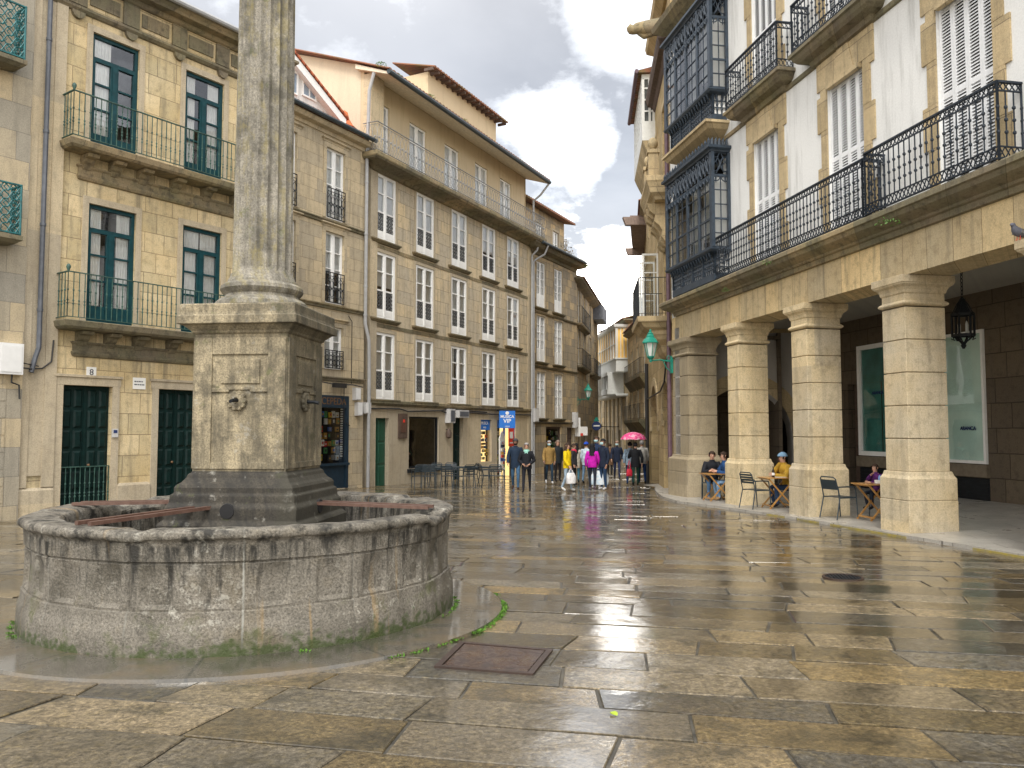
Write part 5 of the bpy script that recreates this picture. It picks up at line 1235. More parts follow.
# tall house with the deep timber eave
F7b, L7b = street_house('tall_street_house', 'tall street house with a deep brown timber eave jutting over the street', (6.6, 38), (8.0, 48), 12.6, M['b6'], (2.6, 5.6, 8.9), WF, 3)
a = Vector((5.75, 40)); c = Vector((6.86, 46.9))
q = MB()
for p, hh in ((a, .45), (c, .45)):
    q.hexa([(p.x,p.y-.15,12.15-.2), (p.x+1.6,p.y-.15,12.15-.2), (p.x+1.6,p.y+.15,12.15-.2), (p.x,p.y+.15,12.15-.2), (p.x-.15,p.y-.15,12.35), (p.x+1.6,p.y-.15,12.35), (p.x+1.6,p.y+.15,12.35), (p.x-.15,p.y+.15,12.35)])
q.hexa([(a.x+.25,a.y+.15,12.3), (a.x+1.6,a.y+.15,12.3), (c.x+1.6,c.y-.15,12.3), (c.x+.25,c.y-.15,12.3), (a.x+.25,a.y+.15,12.5), (a.x+1.6,a.y+.15,12.5), (c.x+1.6,c.y-.15,12.5), (c.x+.25,c.y-.15,12.5)])
o = q.build('timber_eave', M['eave_wood'], None); o.parent = F7b.root; o.matrix_parent_inverse = (Matrix.Translation(F7b.root.location) @ Matrix.Rotation(F7b.rz, 4, 'Z')).inverted()
# ================================================================ golden stone house with street arches
N6 = Vector((5.02, 24.9)); A6 = Vector((5.95, 35)); F6 = Fac(A6, N6-A6, 'golden_stone_house', 'golden stone house with two street arches, corbelled balconies and a white top gallery'); L6 = (N6-A6).length
def arch_pts(x0, x1, zs, n=12):
    c, r = (x0+x1)/2, (x1-x0)/2; return [(c+r*math.cos(PI-PI*k/n), zs+r*math.sin(PI-PI*k/n)) for k in range(n+1)]
def arch_wall(b, x0, x1, z0, z1, arches, t, m=0):
    """wall of thickness t from y=0 pierced by round arches (xa, xb, springing height)"""
    x = x0
    for a, c, zs in arches:
        b.box(x, a, 0, t, z0, z1, m)
        P = arch_pts(a, c, zs); n = len(P)
        for k in range(n-1):
            (xa, za), (xb, zb) = P[k], P[k+1]
            b.quad((xa,0,za), (xb,0,zb), (xb,0,z1), (xa,0,z1), m=m); b.quad((xa,t,za), (xa,t,z1), (xb,t,z1), (xb,t,zb), m=m); b.quad((xa,0,za), (xa,t,za), (xb,t,zb), (xb,0,zb), m=m)
        x = c
    b.box(x, x1, 0, t, z0, z1, m)
s2x = lambda s: L6-s
b = MB(); arch_wall(b, 0, L6, -1.2, 4.6, [(s2x(8.4), s2x(5.2), 1.75), (s2x(3.3), s2x(.7), 1.95)], .7); b.build('arcade_wall', M['b6'], F6.root)
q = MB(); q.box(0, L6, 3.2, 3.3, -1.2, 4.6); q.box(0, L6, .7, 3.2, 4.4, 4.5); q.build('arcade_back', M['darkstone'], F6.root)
for a, c, zs in ((s2x(8.4), s2x(5.2), 1.75), (s2x(3.3), s2x(.7), 1.95)):
    q = MB(); P = arch_pts(a, c, zs, 14); O = arch_pts(a-.32, c+.32, zs, 14)
    for k in range(14):
        q.hexa([(P[k][0],-.05,P[k][1]), (P[k+1][0],-.05,P[k+1][1]), (P[k+1][0],.03,P[k+1][1]), (P[k][0],.03,P[k][1]), (O[k][0],-.05,O[k][1]), (O[k+1][0],-.05,O[k+1][1]), (O[k+1][0],.03,O[k+1][1]), (O[k][0],.03,O[k][1])])
    for x in (a-.16, c+.16): q.box(x-.2, x+.2, -.06, .03, zs-.2, zs-.003)
    q.build('arch_ring', M['quoin'], F6.root)
W6 = Win(1.2, 2.9, .5, [(1.3, .04), (2.2, .04)], M['gallery_white'], sur=.18, smat='quoin', sill=False)
c6 = [2.0, 5.1, 8.3]
wall(F6, 0, L6, 4.6, 14.1, [W6.hole(c, z) for c in c6 for z in (5.25, 9.75)], 9, M['b6'])
for c in c6:
    for z in (5.25, 9.75): W6.place(F6.root, c, z, 2)
# first floor: stepped corbel balcony with plain rails
q = MB(); q.mould([(.10, 4.0), (.22, 4.12), (.3, 4.35), (.55, 4.5), (.62, 4.62), (.66, 4.66), (.66, 4.78), (.85, 4.86), (.95, 5.0), (1.05, 5.02), (1.08, 5.18), (1.0, 5.2)], L6-2.2, L6-1.15, yb=.02); bl = q.build('balcony', M['ledge6'] if 'ledge6' in M else M['quoin'], F6.root)
q = MB(); xl, xr = L6-3.2, L6-.12
for p in (((xl, 0), (xl, -1.02)), ((xl, -1.02), (xr, -1.02)), ((xr, -1.02), (xr, 0))): rail_run(q, *p, 5.2, 6.42, 'dark', .2)
q.build('railing', M['dark_iron'], bl)
q = MB()     # casement leaf standing open over the balcony
def leaf(x, y0, y1, z0, z1):
    for a, c, e, g in ((y0, y0+.07, z0, z1), (y1-.07, y1, z0, z1), (y0+.07, y1-.07, z1-.07, z1), (y0+.07, y1-.07, z0, z0+.5), (y0+.07, y1-.07, z0+1.3, z0+1.34), (y0+.07, y1-.07, z0+2.1, z0+2.14)): q.box(x-.025, x+.025, a, c, e, g)
leaf(4.35, -.62, -.02, 5.27, 8.1); leaf(5.85, -.62, -.02, 5.27, 8.1); o = q.build('open_casement', M['gallery_white'], F6.root)
for x in (4.345, 5.845): q = MB(); q.box(x, x+.01, -.55, -.09, 5.8, 8.03); q.build('pane', M['pane'], o)
# second floor: bracketed stone balcony with pedestal and ball
q = MB(); q.mould([(.45, 9.0), (.5, 9.1), (.62, 9.2), (.66, 9.35), (.72, 9.5), (.75, 9.55), (.75, 9.7), (.70, 9.72)], L6-2.3, L6-.85, yb=.02)
bl = q.build('balcony', M['quoin'], F6.root)
for x in (L6-2.3, L6-1.6, L6-.95):
    q = MB(); P = [(.01, 7.7), (-.12, 7.75), (-.22, 7.9), (-.2, 8.1), (-.28, 8.25), (-.45, 8.4), (-.42, 8.6), (-.6, 8.75), (-.68, 8.99), (.01, 8.99)]; q.prism(P, x-.16, x+.16); q.build('bracket', M['quoin'], bl)
q = MB(); 
for x in (L6-2.5, L6-.75): 
    q.box(x-.2, x+.2, -.68, -.28, 9.72, 9.85); q.box(x-.16, x+.16, -.64, -.32, 9.85, 10.6); q.box(x-.2, x+.2, -.68, -.28, 10.6, 10.72); q.lathe([(.06, 10.72), (.08, 10.78), (.16, 10.88), (.17, 10.98), (.12, 11.1), (.02, 11.16)], 12, x, -.48)
for k in range(4): x = L6-2.2+k*.35; q.lathe([(.05, 9.72), (.09, 9.95), (.05, 10.2), (.08, 10.45), (.05, 10.6)], 8, x, -.48)
q.box(L6-2.5, L6-.75, -.6, -.36, 10.6, 10.7); q.build('balustrade', M['quoin'], bl, smooth=40)
# white top gallery, its corbel, roof edge, eave and the stone gargoyle
yn, yf = L6-5.2, L6-10.15; d6 = .50
q = MB(); q.prism([(.02, 11.85), (-.2, 12.05), (-d6+.1, 12.45), (-d6, 12.70), (.02, 12.70)], yf, yn); q.build('gallery_corbel', M['quoin'], F6.root)
q = MB(); q.box(yf, yn, -d6, 0, 12.70, 13.45)
for k in range(9): x = yf+.06+(yn-yf-.12)*k/8; q.box(x-.06, x+.06, -d6, -d6+.1, 13.45, 15.15)
for y in (-d6+.001, -d6*.5, -.1): q.box(yn-.1, yn-.001, y, y+.09, 13.45, 15.15)
for z in (13.85, 14.30, 14.75): q.box(yf+.01, yn-.012, -d6+.02, -.02, z-.03, z+.03)
q.box(yf, yn, -d6, 0, 15.10, 15.30); gl = q.build('glazed_gallery', M['gallery_white'], F6.root)
q = MB(); q.box(yf+.05, yn-.05, -d6+.05, -d6+.06, 13.45, 15.11); q.box(yn-.06, yn-.05, -d6+.06, -.01, 13.45, 15.11); q.build('pane', M['dim_pane'] if 'dim_pane' in M else M['dark'], gl)
q = MB(); q.prism([(.02, 15.31), (-d6-.16, 15.31), (-d6-.18, 15.39), (.02, 15.55)], yf-.15, yn+.15); q.build('gallery_roof', M['tile'], F6.root)
q = MB(); q.tube([(yf-.2, -d6-.2, 15.35), (yn+.2, -d6-.2, 15.35)], .08, 8); q.build('gutter', M['pipe_purple'], F6.root)
q = MB(); q.mould([(0, 13.75), (.05, 13.8), (.12, 13.95), (.28, 14.0), (.34, 14.15), (.36, 14.28), (0, 14.35)], L6-5.15, L6-.4, yb=8); q.build('cornice', M['timber'], F6.root)
q = MB(); q.tube([(L6-.5, .05, 14.75), (L6-.5, -.3, 14.74), (L6-.5, -.7, 14.72), (L6-.5, -1.0, 14.72), (L6-.5, -1.12, 14.68), (L6-.5, -1.22, 14.72), (L6-.5, -1.3, 14.7)], [.3, .28, .24, .18, .15, .16, .06], 9)
q.tube([(L6-.5, -.5, 14.55), (L6-.55, -.75, 14.5), (L6-.5, -.95, 14.56)], [.12, .12, .05], 7); q.build('gargoyle', M['ledge'], F6.root, smooth=60)
q = MB(); q.box(0, L6-.02, .05, 3, 14.3, 16.2); q.mould([(.05, 15.9), (.3, 16.1), (.35, 16.3), (0, 16.4)], L6-5.0, L6-.02, yb=3); q.build('parapet', M['b6'], F6.root)
q = MB(); q.tube([(L6-.12, -.1, 13.7), (L6-.12, -.1, -.6)], .07, 8); q.build('drainpipe', M['pipe_purple'], F6.root)
q = MB(); q.tube([(L6-8.9, -.14, 4.4), (L6-8.9, -.14, -.8)], .08, 8); q.tube([(L6-1.0, -.1, 3.9), (L6-1.8, -.1, 3.2), (L6-3, -.12, 2.95), (L6-8.8, -.12, 2.9)], .03, 5); q.build('cable', M['cable'], F6.root)
# ================================================================ arcaded building on the right
FR = Fac(RO, -RT, 'arcaded_building', 'arcaded building on square granite columns with louvred windows and blue iron galleries'); F = FR
XL, XR = -10.82, 10.4
CW, CDp = .63, .81
cols = [(-10.8, -9.62, .9)]+[(-x-.63, -x, CDp) for x in (6.4, 3.2, 0, -3.34, -6.4, -9.6)]
for i, (x0, x1, dp) in enumerate(cols):
    Yc = F.W((x0+x1)/2, 0, 0).y; g0 = gz(Yc)-.05
    cm = M['col'] if i else M['b6col']
    q = MB(); e = .085 if i else .14
    q.box(x0-e, x1+e, -e, dp+e, g0, .36)
    q.ring([(e-.004, .363), (e-.004, .74), (.045, .80), (.03, .865)], x0, x1, 0, dp)
    c = q.build('column', cm, F.root, bevel=.014)
    q = MB(); nz = 5
    for k in range(nz):
        z0 = .868+k*.588; q.box(x0, x1, 0, dp, z0, z0+.570); 
        if k < nz-1: q.box(x0+.03, x1-.03, .03, dp-.03, z0+.569, z0+.59)
    q.build('shaft', cm, c, bevel=.009)
    q = MB(); q.ring([(.0, 3.812), (.035, 3.83), (.05, 3.85), (.05, 3.87), (.02, 3.90), (0, 3.91), (0, 4.03), (.02, 4.05), (.03, 4.10), (.055, 4.15), (.105, 4.19), (.112, 4.215), (.125, 4.22), (.125, 4.346)], x0, x1, 0, dp); q.build('capital', cm, c, bevel=.006)
q = MB(); q.box(XL, XR, 0, .84, 4.35, 5.06); q.build('lintel_beam', M['lintel'], F.root)
for x in (-8.3, -4.8, -1.6, 1.6, 4.8): pass
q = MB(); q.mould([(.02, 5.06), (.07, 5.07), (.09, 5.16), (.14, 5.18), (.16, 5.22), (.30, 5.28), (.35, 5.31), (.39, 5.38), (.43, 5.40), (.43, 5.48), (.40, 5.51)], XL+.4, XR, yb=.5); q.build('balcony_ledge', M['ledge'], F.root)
# upper wall with its windows
SH = MB()
def shutter_mesh(w, h):
    q = MB(); lw = w/4
    for k in range(4):
        x0 = -w/2+k*lw; 
        q.box(x0+.002, x0+.05, .06, .11, 0, h); q.box(x0+lw-.05, x0+lw-.002, .06, .11, 0, h)
        for z0, z1 in ((0, .10), (h*.5-.04, h*.5+.04), (h-.1, h)): q.box(x0+.05, x0+lw-.05, .062, .108, z0, z1)
        for a, c in ((.1, h*.5-.04), (h*.5+.04, h-.1)):
            n = int((c-a)/.055)
            for j in range(n):
                z = a+(c-a)*(j+.5)/n; q.hexa([(x0+.05,.064,z-.028), (x0+lw-.05,.064,z-.028), (x0+lw-.05,.106,z+.022), (x0+.05,.106,z+.022), (x0+.05,.064,z-.018), (x0+lw-.05,.064,z-.018), (x0+lw-.05,.106,z+.032), (x0+.05,.106,z+.032)])
    return q.mesh('shutter', M['louvre'])
SW = 1.22; SH_ = 3.14; shm = shutter_mesh(SW, SH_)
wx = [-1.6, -4.78, 1.6, 4.78, 7.96]; Z1, Z2 = 5.58, 9.70
holes = [(x-SW/2, x+SW/2, z, z+SH_) for x in wx for z in (Z1, Z2)]+[(-10.4, -7.1, 5.65, 8.9), (-10.4, -7.1, 10.05, 13.2)]
wall(F, XL, XR, 5.06, 14.2, holes, 9, M['white_wall'], reveal=.2, roomd=.7)
def quoin_mesh(side):
    q = MB(); hw = SW/2
    rr = random.Random(4)
    for sd in (-1, 1):
        z = 0; k = 0
        while z < SH_:
            h = min(.75, SH_-z); w = .34 if (k+(sd > 0)) % 2 else .22
            x0, x1 = sorted((sd*(hw+.001), sd*(hw+w))); q.box(x0, x1, -.03-.004*(k % 2), .015, z+.003, z+h-.003); z += h; k += 1
    q.hexa([(-hw-.34,-.033,3.143), (-hw+.25,-.033,3.143), (-hw+.25,.015,3.143), (-hw-.34,.015,3.143), (-hw-.34,-.033,3.80), (-.17,-.033,3.80), (-.17,.015,3.80), (-hw-.34,.015,3.80)])
    q.hexa([(hw-.25,-.033,3.143), (hw+.34,-.033,3.143), (hw+.34,.015,3.143), (hw-.25,.015,3.143), (.17,-.033,3.80), (hw+.34,-.033,3.80), (hw+.34,.015,3.80), (.17,.015,3.80)])
    q.hexa([(-hw+.253,-.05,3.143), (hw-.253,-.05,3.143), (hw-.253,.015,3.143), (-hw+.253,.015,3.143), (-.167,-.05,3.80), (.167,-.05,3.80), (.167,.015,3.80), (-.167,.015,3.80)])
    q.box(-hw+.06, hw-.06, -.085, .02, 3.05, 3.138); 
    return q.mesh('stone_surround', M['quoin'])
qm = quoin_mesh(0)
for x in wx:
    for z in (Z1, Z2):
        o = inst('window', qm, F.root, (x, 0, z)); inst('shutter', shm, o)
q = MB(); q.mould([(.02, 9.30), (.04, 9.32), (.04, 9.40), (.02, 9.43)], XL+.05, XR, yb=.01); q.build('string_course', M['ledge'], F.root)
DR = .38
# first floor railings (two lengths of blue iron)
x1r = F.P(876, 171, 0)[0]
xa = -7.0; xb = F.P(862, 170, DR)[0]; xc = F.P(880, 168, DR)[0]; xd = F.P(999, 98, DR)[0]; zt = F.P(862, 169, DR)[1]
H1 = 1.10; zr = 5.51
q = MB(); rail_run(q, (xa, -DR), (xb, -DR), zr, zr+H1, 'blue', .135); rail_run(q, (xb, -DR), (xb, 0), zr, zr+H1, 'blue', .135); q.build('railing', M['rail_iron'], F.root)
xc = xb+.12; q = MB(); rail_run(q, (xc, 0), (xc, -DR-.03), zr, zr+H1+.06, 'blue', .135); rail_run(q, (xc, -DR-.03), (xd, -DR-.03), zr, zr+H1+.06, 'blue', .135); rail_run(q, (xd, -DR-.03), (xd, 0), zr, zr+H1+.06, 'blue', .135); q.build('railing', M['rail_iron'], F.root)
q = MB(); rail_run(q, (xd+.9, 0), (xd+.9, -DR), zr, zr+H1, 'blue', .135); rail_run(q, (xd+.9, -DR), (XR-.3, -DR), zr, zr+H1, 'blue', .135); q.build('railing', M['rail_iron'], F.root)
# second floor balconies
for x in (-4.78, -1.6, 1.6, 4.78):
    w = 1.12
    q = MB(); q.mould([(.04, 9.30), (.10, 9.32), (.14, 9.42), (.30, 9.46), (.36, 9.52), (.40, 9.60), (.45, 9.62), (.45, 9.69), (.42, 9.71)], x-w+.2, x+w-.2, yb=.02); bl = q.build('balcony', M['ledge'], F.root)
    q = MB(); a, c = x-w-.15, x+w+.15; rail_run(q, (a, 0), (a, -.40), 9.71, 10.76, 'blue', .135); rail_run(q, (a, -.40), (c, -.40), 9.71, 10.76, 'blue', .135); rail_run(q, (c, -.40), (c, 0), 9.71, 10.76, 'blue', .135); q.build('railing', M['rail_iron'], bl)
# the two-storey blue iron gallery
def gallery(z0, zl, zt, ztop, d, xg0, xg1, cover=True):
    q = MB(); t = .05
    P = [(xg0, -d), (xg1, -d)]
    nb = 4
    # posts of the glazed band
    for k in range(nb+1):
        x = xg0+(xg1-xg0)*k/nb; wp = .075 if k in (0, nb) else .05; q.box(x-wp, x+wp, -d-.03, -d+.06, zl, ztop)
        if k < nb:
            w = (xg1-xg0)/nb; q.box(x+w/2-.012, x+w/2+.012, -d-.01, -d+.02, zl, zt)
    for sx in (xg0, xg1):
        q.box(sx-.05, sx+.05, -.07, -.001, zl, ztop); q.box(sx-.012, sx+.012, -d*.5-.012, -d*.5+.012, zl, zt)
    for k in range(6):
        z = zl+(zt-zl)*k/5; th = .035 if k in (0, 5) else (.026 if k == 2 else .011)
        q.box(xg0, xg1, -d-.02, -d+.03, z-th, z+th); 
        for sx in (xg0, xg1): q.box(sx-.02, sx+.02, -d+.03, -.01, z-th, z+th)
    # fretwork band with hanging lace
    for p0, p1 in ((Vector((xg0, -d)), Vector((xg1, -d))), (Vector((xg1, -d)), Vector((xg1, 0))), (Vector((xg0, -d)), Vector((xg0, 0)))):
        L = (p1-p0).length; n = max(2, int(L/.21)); H = ztop-zt
        def qq(s, z, o=0): v = p0.lerp(p1, s/L); return Vector((v.x, v.y-o*(1 if p0.y == p1.y else 0), z))
        for k in range(n):
            a, c = L*k/n, L*(k+1)/n; m = (a+c)/2; r = (c-a)/2*.92
            q.tube([qq(m+r*math.cos(2*PI*i/10), zt+H*.5+H*.32*math.sin(2*PI*i/10), .02) for i in range(11)], .018, 4, cap=False)
            for sg in (-1, 1): q.tube([qq(m+sg*r*.15, zt+.1*H, .02), qq(m+sg*r*.7, zt+H*.4, .02), qq(m+sg*r*.1, zt+H*.6, .02), qq(m+sg*r*.8, zt+H*.95, .02)], .014, 4, cap=False)
            q.tube([qq(m+r*math.cos(PI+PI*i/6), zt-.02+.13*math.sin(PI+PI*i/6), .03) for i in range(7)], .016, 4, cap=False)
            q.tube([qq(m, zt-.02, .03), qq(m, zt-.2, .03)], [.03, .008], 5)
            q.tube([qq(a, zt-.02, .03), qq(a, zt-.1, .03)], [.035, .012], 5)
    q.mould([(d-.04, ztop), (d+.03, ztop+.02), (d+.05, ztop+.06), (d+.13, ztop+.10), (d+.13, ztop+.17), (d+.05, ztop+.2)], xg0+d, xg1-d, yb=.0)
    # lower parapet: small iron balusters on a panelled band
    q.mould([(d-.13, z0), (d-.10, z0+.02), (d-.10, z0+.2), (d-.13, z0+.22)], xg0+d, xg1-d, yb=.0)
    q.mould([(d-.13, zl-.13), (d+.02, zl-.1), (d+.06, zl-.05), (d+.06, zl), (d, zl+.01)], xg0+d, xg1-d, yb=.0)
    g0, g1, dd = xg0+.13, xg1-.13, d-.13
    for p0, p1 in (((g0, -dd), (g1, -dd)), ((g1, -dd), (g1, 0)), ((g0, -dd), (g0, 0))):
        p0 = Vector(p0); p1 = Vector(p1); L = (p1-p0).length; n = int(L/.115); zm = (z0+.22+zl-.13)/2
        for k in range(n+1):
            v = p0.lerp(p1, k/n); big = k % 6 == 0; r = .035 if big else .014
            q.box(v.x-r, v.x+r, v.y-r, v.y+r, z0+.22, zl-.12)
            if not big: knop(q, v.x, v.y, zm, .034, .1); knop(q, v.x, v.y, z0+.34, .03, .08); knop(q, v.x, v.y, zl-.26, .03, .08)
        a, c = p0, p1; q.bar((a.x, a.y, zm-.09), (c.x, c.y, zm-.09), .03, .02); q.bar((a.x, a.y, zm+.09), (c.x, c.y, zm+.09), .03, .02)
        # dentil fringe under the glazed band
        for k in range(int(L/.16)):
            v = p0.lerp(p1, (k+.5)/int(L/.16)); o = 1 if p0.y == p1.y else 0
            q.tube([(v.x, v.y-.12*o, zl-.11), (v.x, v.y-.08*o, zl-.26)], [.045, .012], 5)
    gl = q.build('iron_gallery', M['blue_iron'], F.root)
    q = MB(); q.quad((xg0, -d, zl), (xg1, -d, zl), (xg1, -d, zt), (xg0, -d, zt)); q.quad((xg1, -d, zl), (xg1, 0, zl), (xg1, 0, zt), (xg1, -d, zt)); q.quad((xg0, -d, zl), (xg0, -d, zt), (xg0, 0, zt), (xg0, 0, zl)); q.build('pane', M['pane'], gl)
    q = MB(); n = 30      # pale blinds and the light inner lining seen through the panes
    for k in range(nb):
        a, c = xg0+(xg1-xg0)*k/nb+.07, xg0+(xg1-xg0)*(k+1)/nb-.07
        lo = (zl+.02, zl+.7, zl+.02, zl+.35)[k]
        if k != 1: q.box(a, c, -d+.10, -d+.112, lo, zt-.02)
    q.build('blind', M['blind_grey'], gl)
    q = MB(); q.quad((g0, -dd+.03, z0+.1), (g1, -dd+.03, z0+.1), (g1, -dd+.03, zl-.1), (g0, -dd+.03, zl-.1)); q.quad((g1-.03, -dd+.03, z0+.1), (g1-.03, 0, z0+.1), (g1-.03, 0, zl-.1), (g1-.03, -dd+.03, zl-.1)); q.quad((xg1-.15, -d+.12, zl), (xg1-.15, 0, zl), (xg1-.15, 0, zt), (xg1-.15, -d+.12, zt)); q.build('lining', M['curtain'], gl)
    q = MB(); q.box(xg0+.1, xg1-.1, -d+.05, 0, zl-.05, zl-.02); q.build('gallery_floor', M['blue_iron'], gl); q = MB(); q.box(xg0+.02, xg1-.02, -d+.03, 0, ztop-.01, ztop+.03); q.build('gallery_ceiling', M['blue_iron'], gl)
    return gl
DG = .52; xg1 = F.P(711.5, 200, DG)[0]; xg0 = F.P(667, 200, DG)[0]
zl1 = F.P(712, 247, DG)[1]; zt1 = F.P(711, 175, DG)[1]; zp1 = F.P(711, 152, DG)[1]
gallery(5.51, zl1, zt1, zp1, DG, xg0, xg1)
zl2 = F.P(711, 86, DG)[1]; zb2 = F.P(711, 122, DG-.1)[1]; zt2 = F.P(709, 16, DG)[1]
gallery(zb2, zl2, zt2, zt2+.55, DG, xg0, xg1)
q = MB(); q.mould([(.1, zb2-.42), (.2, zb2-.38), (.55, zb2-.2), (.62, zb2-.1), (.68, zb2-.08), (.68, zb2-.01), (.6, zb2)], xg0+.68, xg1-.62, yb=.02); q.build('gallery_corbel', M['quoin'], F.root)
q = MB()     # cresting leaves on the lower gallery roof
for k in range(16):
    x = xg0+(xg1-xg0)*k/15; z = zp1+.19; q.tube([(x, -DG-.05, z), (x+.03, -DG-.07, z+.1), (x-.02, -DG-.05, z+.2)], [.05, .045, .01], 5); q.tube([(x+.02, -DG-.05, z), (x+.1, -DG-.05, z+.12)], [.03, .008], 4); q.tube([(x-.02, -DG-.05, z), (x-.1, -DG-.05, z+.12)], [.03, .008], 4)
for k in range(5): y = -DG+DG*k/5; q.tube([(xg1+.05, y, zp1+.19), (xg1+.06, y, zp1+.3), (xg1+.05, y+.03, zp1+.38)], [.05, .045, .01], 5)
q.build('cresting', M['blue_iron'], F.root)
q = MB(); q.mould([(.05, 13.9), (.3, 14.0), (.5, 14.15), (.55, 14.3), (0, 14.5)], XL+.4, XR, yb=8); q.build('cornice', M['ledge'], F.root)
# inside the arcade
YB = 4.25; CZL = 4.72
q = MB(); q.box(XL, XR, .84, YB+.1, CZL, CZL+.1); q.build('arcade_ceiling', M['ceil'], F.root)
w1 = [F.P(858, 346.7, -YB), F.P(858, 455, -YB)]; w2r, w2t = F.P(984, 329, -YB); _, w2b = F.P(984, 464, -YB)
ax0 = w1[0][0]; print('arcade win', w1, w2r, w2t, w2b)
ww = 1.75; aw = [(ax0, ax0+ww, w1[1][1], w1[0][1]), (w2r-ww, w2r, w2b, w2t), (w2r+2.2, w2r+2.2+ww, w2b, w2t)]
dk = (-8.2, -6.7, -.3, 2.9)
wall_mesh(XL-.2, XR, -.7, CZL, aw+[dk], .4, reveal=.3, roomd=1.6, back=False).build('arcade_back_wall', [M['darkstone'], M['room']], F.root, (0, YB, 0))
for i, (a, c, e, g) in enumerate(aw):
    q = MB(); fw = .07 if i else .12
    for t in ((a, a+fw, e, g), (c-fw, c, e, g), (a+fw, c-fw, g-fw, g), (a+fw, c-fw, e, e+fw)): q.box(t[0], t[1], YB-.06, YB+.08, t[2], t[3])
    wn = q.build('bank_window', M['white_paint'], F.root)
    q = MB(); q.quad((a+fw, YB+.0, e+fw), (c-fw, YB+.0, e+fw), (c-fw, YB, g-fw), (a+fw, YB, g-fw)); q.build('pane', M['pane_green'], wn)
    q = MB(); q.box(a+.02, c-.02, YB+.03, YB+.04, e+.02, g-.02); q.build('inner_panel', M['bank_in'] if i else M['bank_in_dark'], wn)
    tx = inst('lettering', text_mesh('ABANCA', .12, M['ink_blue'], bold=True), wn, ((a+c)/2+(.3 if i == 1 else -.05), YB-.008, F.P(968, 428.5, -YB)[1] if i else F.P(876, 393, -YB)[1]))
    q = MB(); q.box(a-.05, c+.05, YB-.10, YB+.0, e-.3, e-.02); q.build('sill', M['darkstone2'], wn)
    q = MB(); q.box(a-.02, c+.02, YB-.012, YB+.02, -.0, e-.32); 
    for k in range(9): q.box(a, c, YB-.03, YB-.011, .06+k*.08, .085+k*.08)
    q.build('vent_grille', M['dark_iron'], wn)
for a in (XL, -9.3):
    q = MB(); q.box(a, a+.5, YB-.08, YB+.02, -.5, CZL); q.build('pilaster', M['darkstone'], F.root)
d = inst('door', panel_door(1.46, 3.18, 3, 2, M['timber']), F.root, (-7.45, YB+.05, -.28))
# end wall of the arcade with its big arch
b = MB(); tmp = MB(); arch_wall(tmp, .0, YB, -.8, CZL, [(.55, 3.7, 1.35)], .35); tmp.v = [(XL+.9-y-.35, x, z) for x, y, z in tmp.v]; tmp.f = [tuple(reversed(f)) for f in tmp.f]; tmp.build('end_arch', M['ceil2'], F.root)
q = MB(); P = arch_pts(.55, 3.7, 1.35, 16); O = arch_pts(.12, 4.13, 1.35, 16); X = XL+.56
for k in range(16): q.hexa([(X, P[k][0], P[k][1]), (X, P[k+1][0], P[k+1][1]), (X+.03, P[k+1][0], P[k+1][1]), (X+.03, P[k][0], P[k][1]), (X, O[k][0], O[k][1]), (X, O[k+1][0], O[k+1][1]), (X+.03, O[k+1][0], O[k+1][1]), (X+.03, O[k][0], O[k][1])])
q.build('arch_ring', M['quoin'], F.root)
q = MB(); q.box(XL-2.2, XL-2.1, 1.0, YB+2, -.8, CZL); q.box(XL-2.1, XL+.2, YB, YB+.1, -.8, CZL); q.build('passage_wall', M['darkstone'], F.root)
# moss tufts on the ledge
for px, s, lab in (((766, 262), .16, 'small fern sprouting from the stone ledge above the second column'), ((725, 289), .12, 'tiny green weed under the ledge below the blue gallery'), ((888, 222), .22, 'green weed clump on the balcony ledge above the widest bay')):
    x, z = F.P(*px, .6); foliage('ledge_weed', lab, F.W(x, -.6, z-.05), s, 60, rg, 'leaf', 'weeds', .8, False)
# hanging iron lantern
x, z = F.P(963, 325, -1.9); _, zc = F.P(963, 272, -1.9); 
e = empty('hanging_lantern', 'black iron lantern hanging on a chain under the arcade ceiling', 'lantern', F.W(x, 1.9, z), FR.rz)
q = MB(); hh = .20; rr = .19
for k in range(6):
    a = PI/3*k; c = (rr*math.cos(a), rr*math.sin(a)); n = (rr*math.cos(a+PI/3), rr*math.sin(a+PI/3)); q.bar((*c, -hh), (*c, hh), .03)
    for zz in (-hh, hh): q.bar((*c, zz), (*n, zz), .04, .05)
    q.tube([(*c, hh), (c[0]*.5, c[1]*.5, hh+.2), (0, 0, hh+.34)], .014, 4); q.tube([(*c, -hh), (c[0]*.8, c[1]*.8, -hh-.1), (c[0]*1.1, c[1]*1.1, -hh-.06)], .014, 4); q.tube([(*c, -hh), (c[0]*.3, c[1]*.3, -hh-.12), (0, 0, -hh-.2)], .014, 4)
q.lathe([(.02, -hh-.26), (.05, -hh-.2), (.02, -hh-.12)], 8); q.lathe([(.16, hh+.02), (.1, hh+.15), (.05, hh+.3)], 6); q.build('cage', M['dark_iron'], e)
q = MB()
for k in range(4): a = PI/2*k; q.lathe([(.022, -.2), (.022, .0), (.016, .03), (.004, .07)], 8, .09*math.cos(a), .09*math.sin(a))
q.build('candle', M['lamp_glass'], e); q = MB(); L = CZL-z-hh-.3; nl = int(L/.07)
for k in range(nl):
    zz = hh+.32+L*(k+.5)/nl; ax = k % 2
    q.tube([(.022*math.cos(2*PI*i/8) if ax else 0, 0 if ax else .022*math.cos(2*PI*i/8), zz+.045*math.sin(2*PI*i/8)) for i in range(9)], .009, 4, cap=False)
q.lathe([(.02, CZL-z-.1), (.08, CZL-z-.03), (.09, CZL-z)], 8); q.build('chain', M['dark_iron'], e)
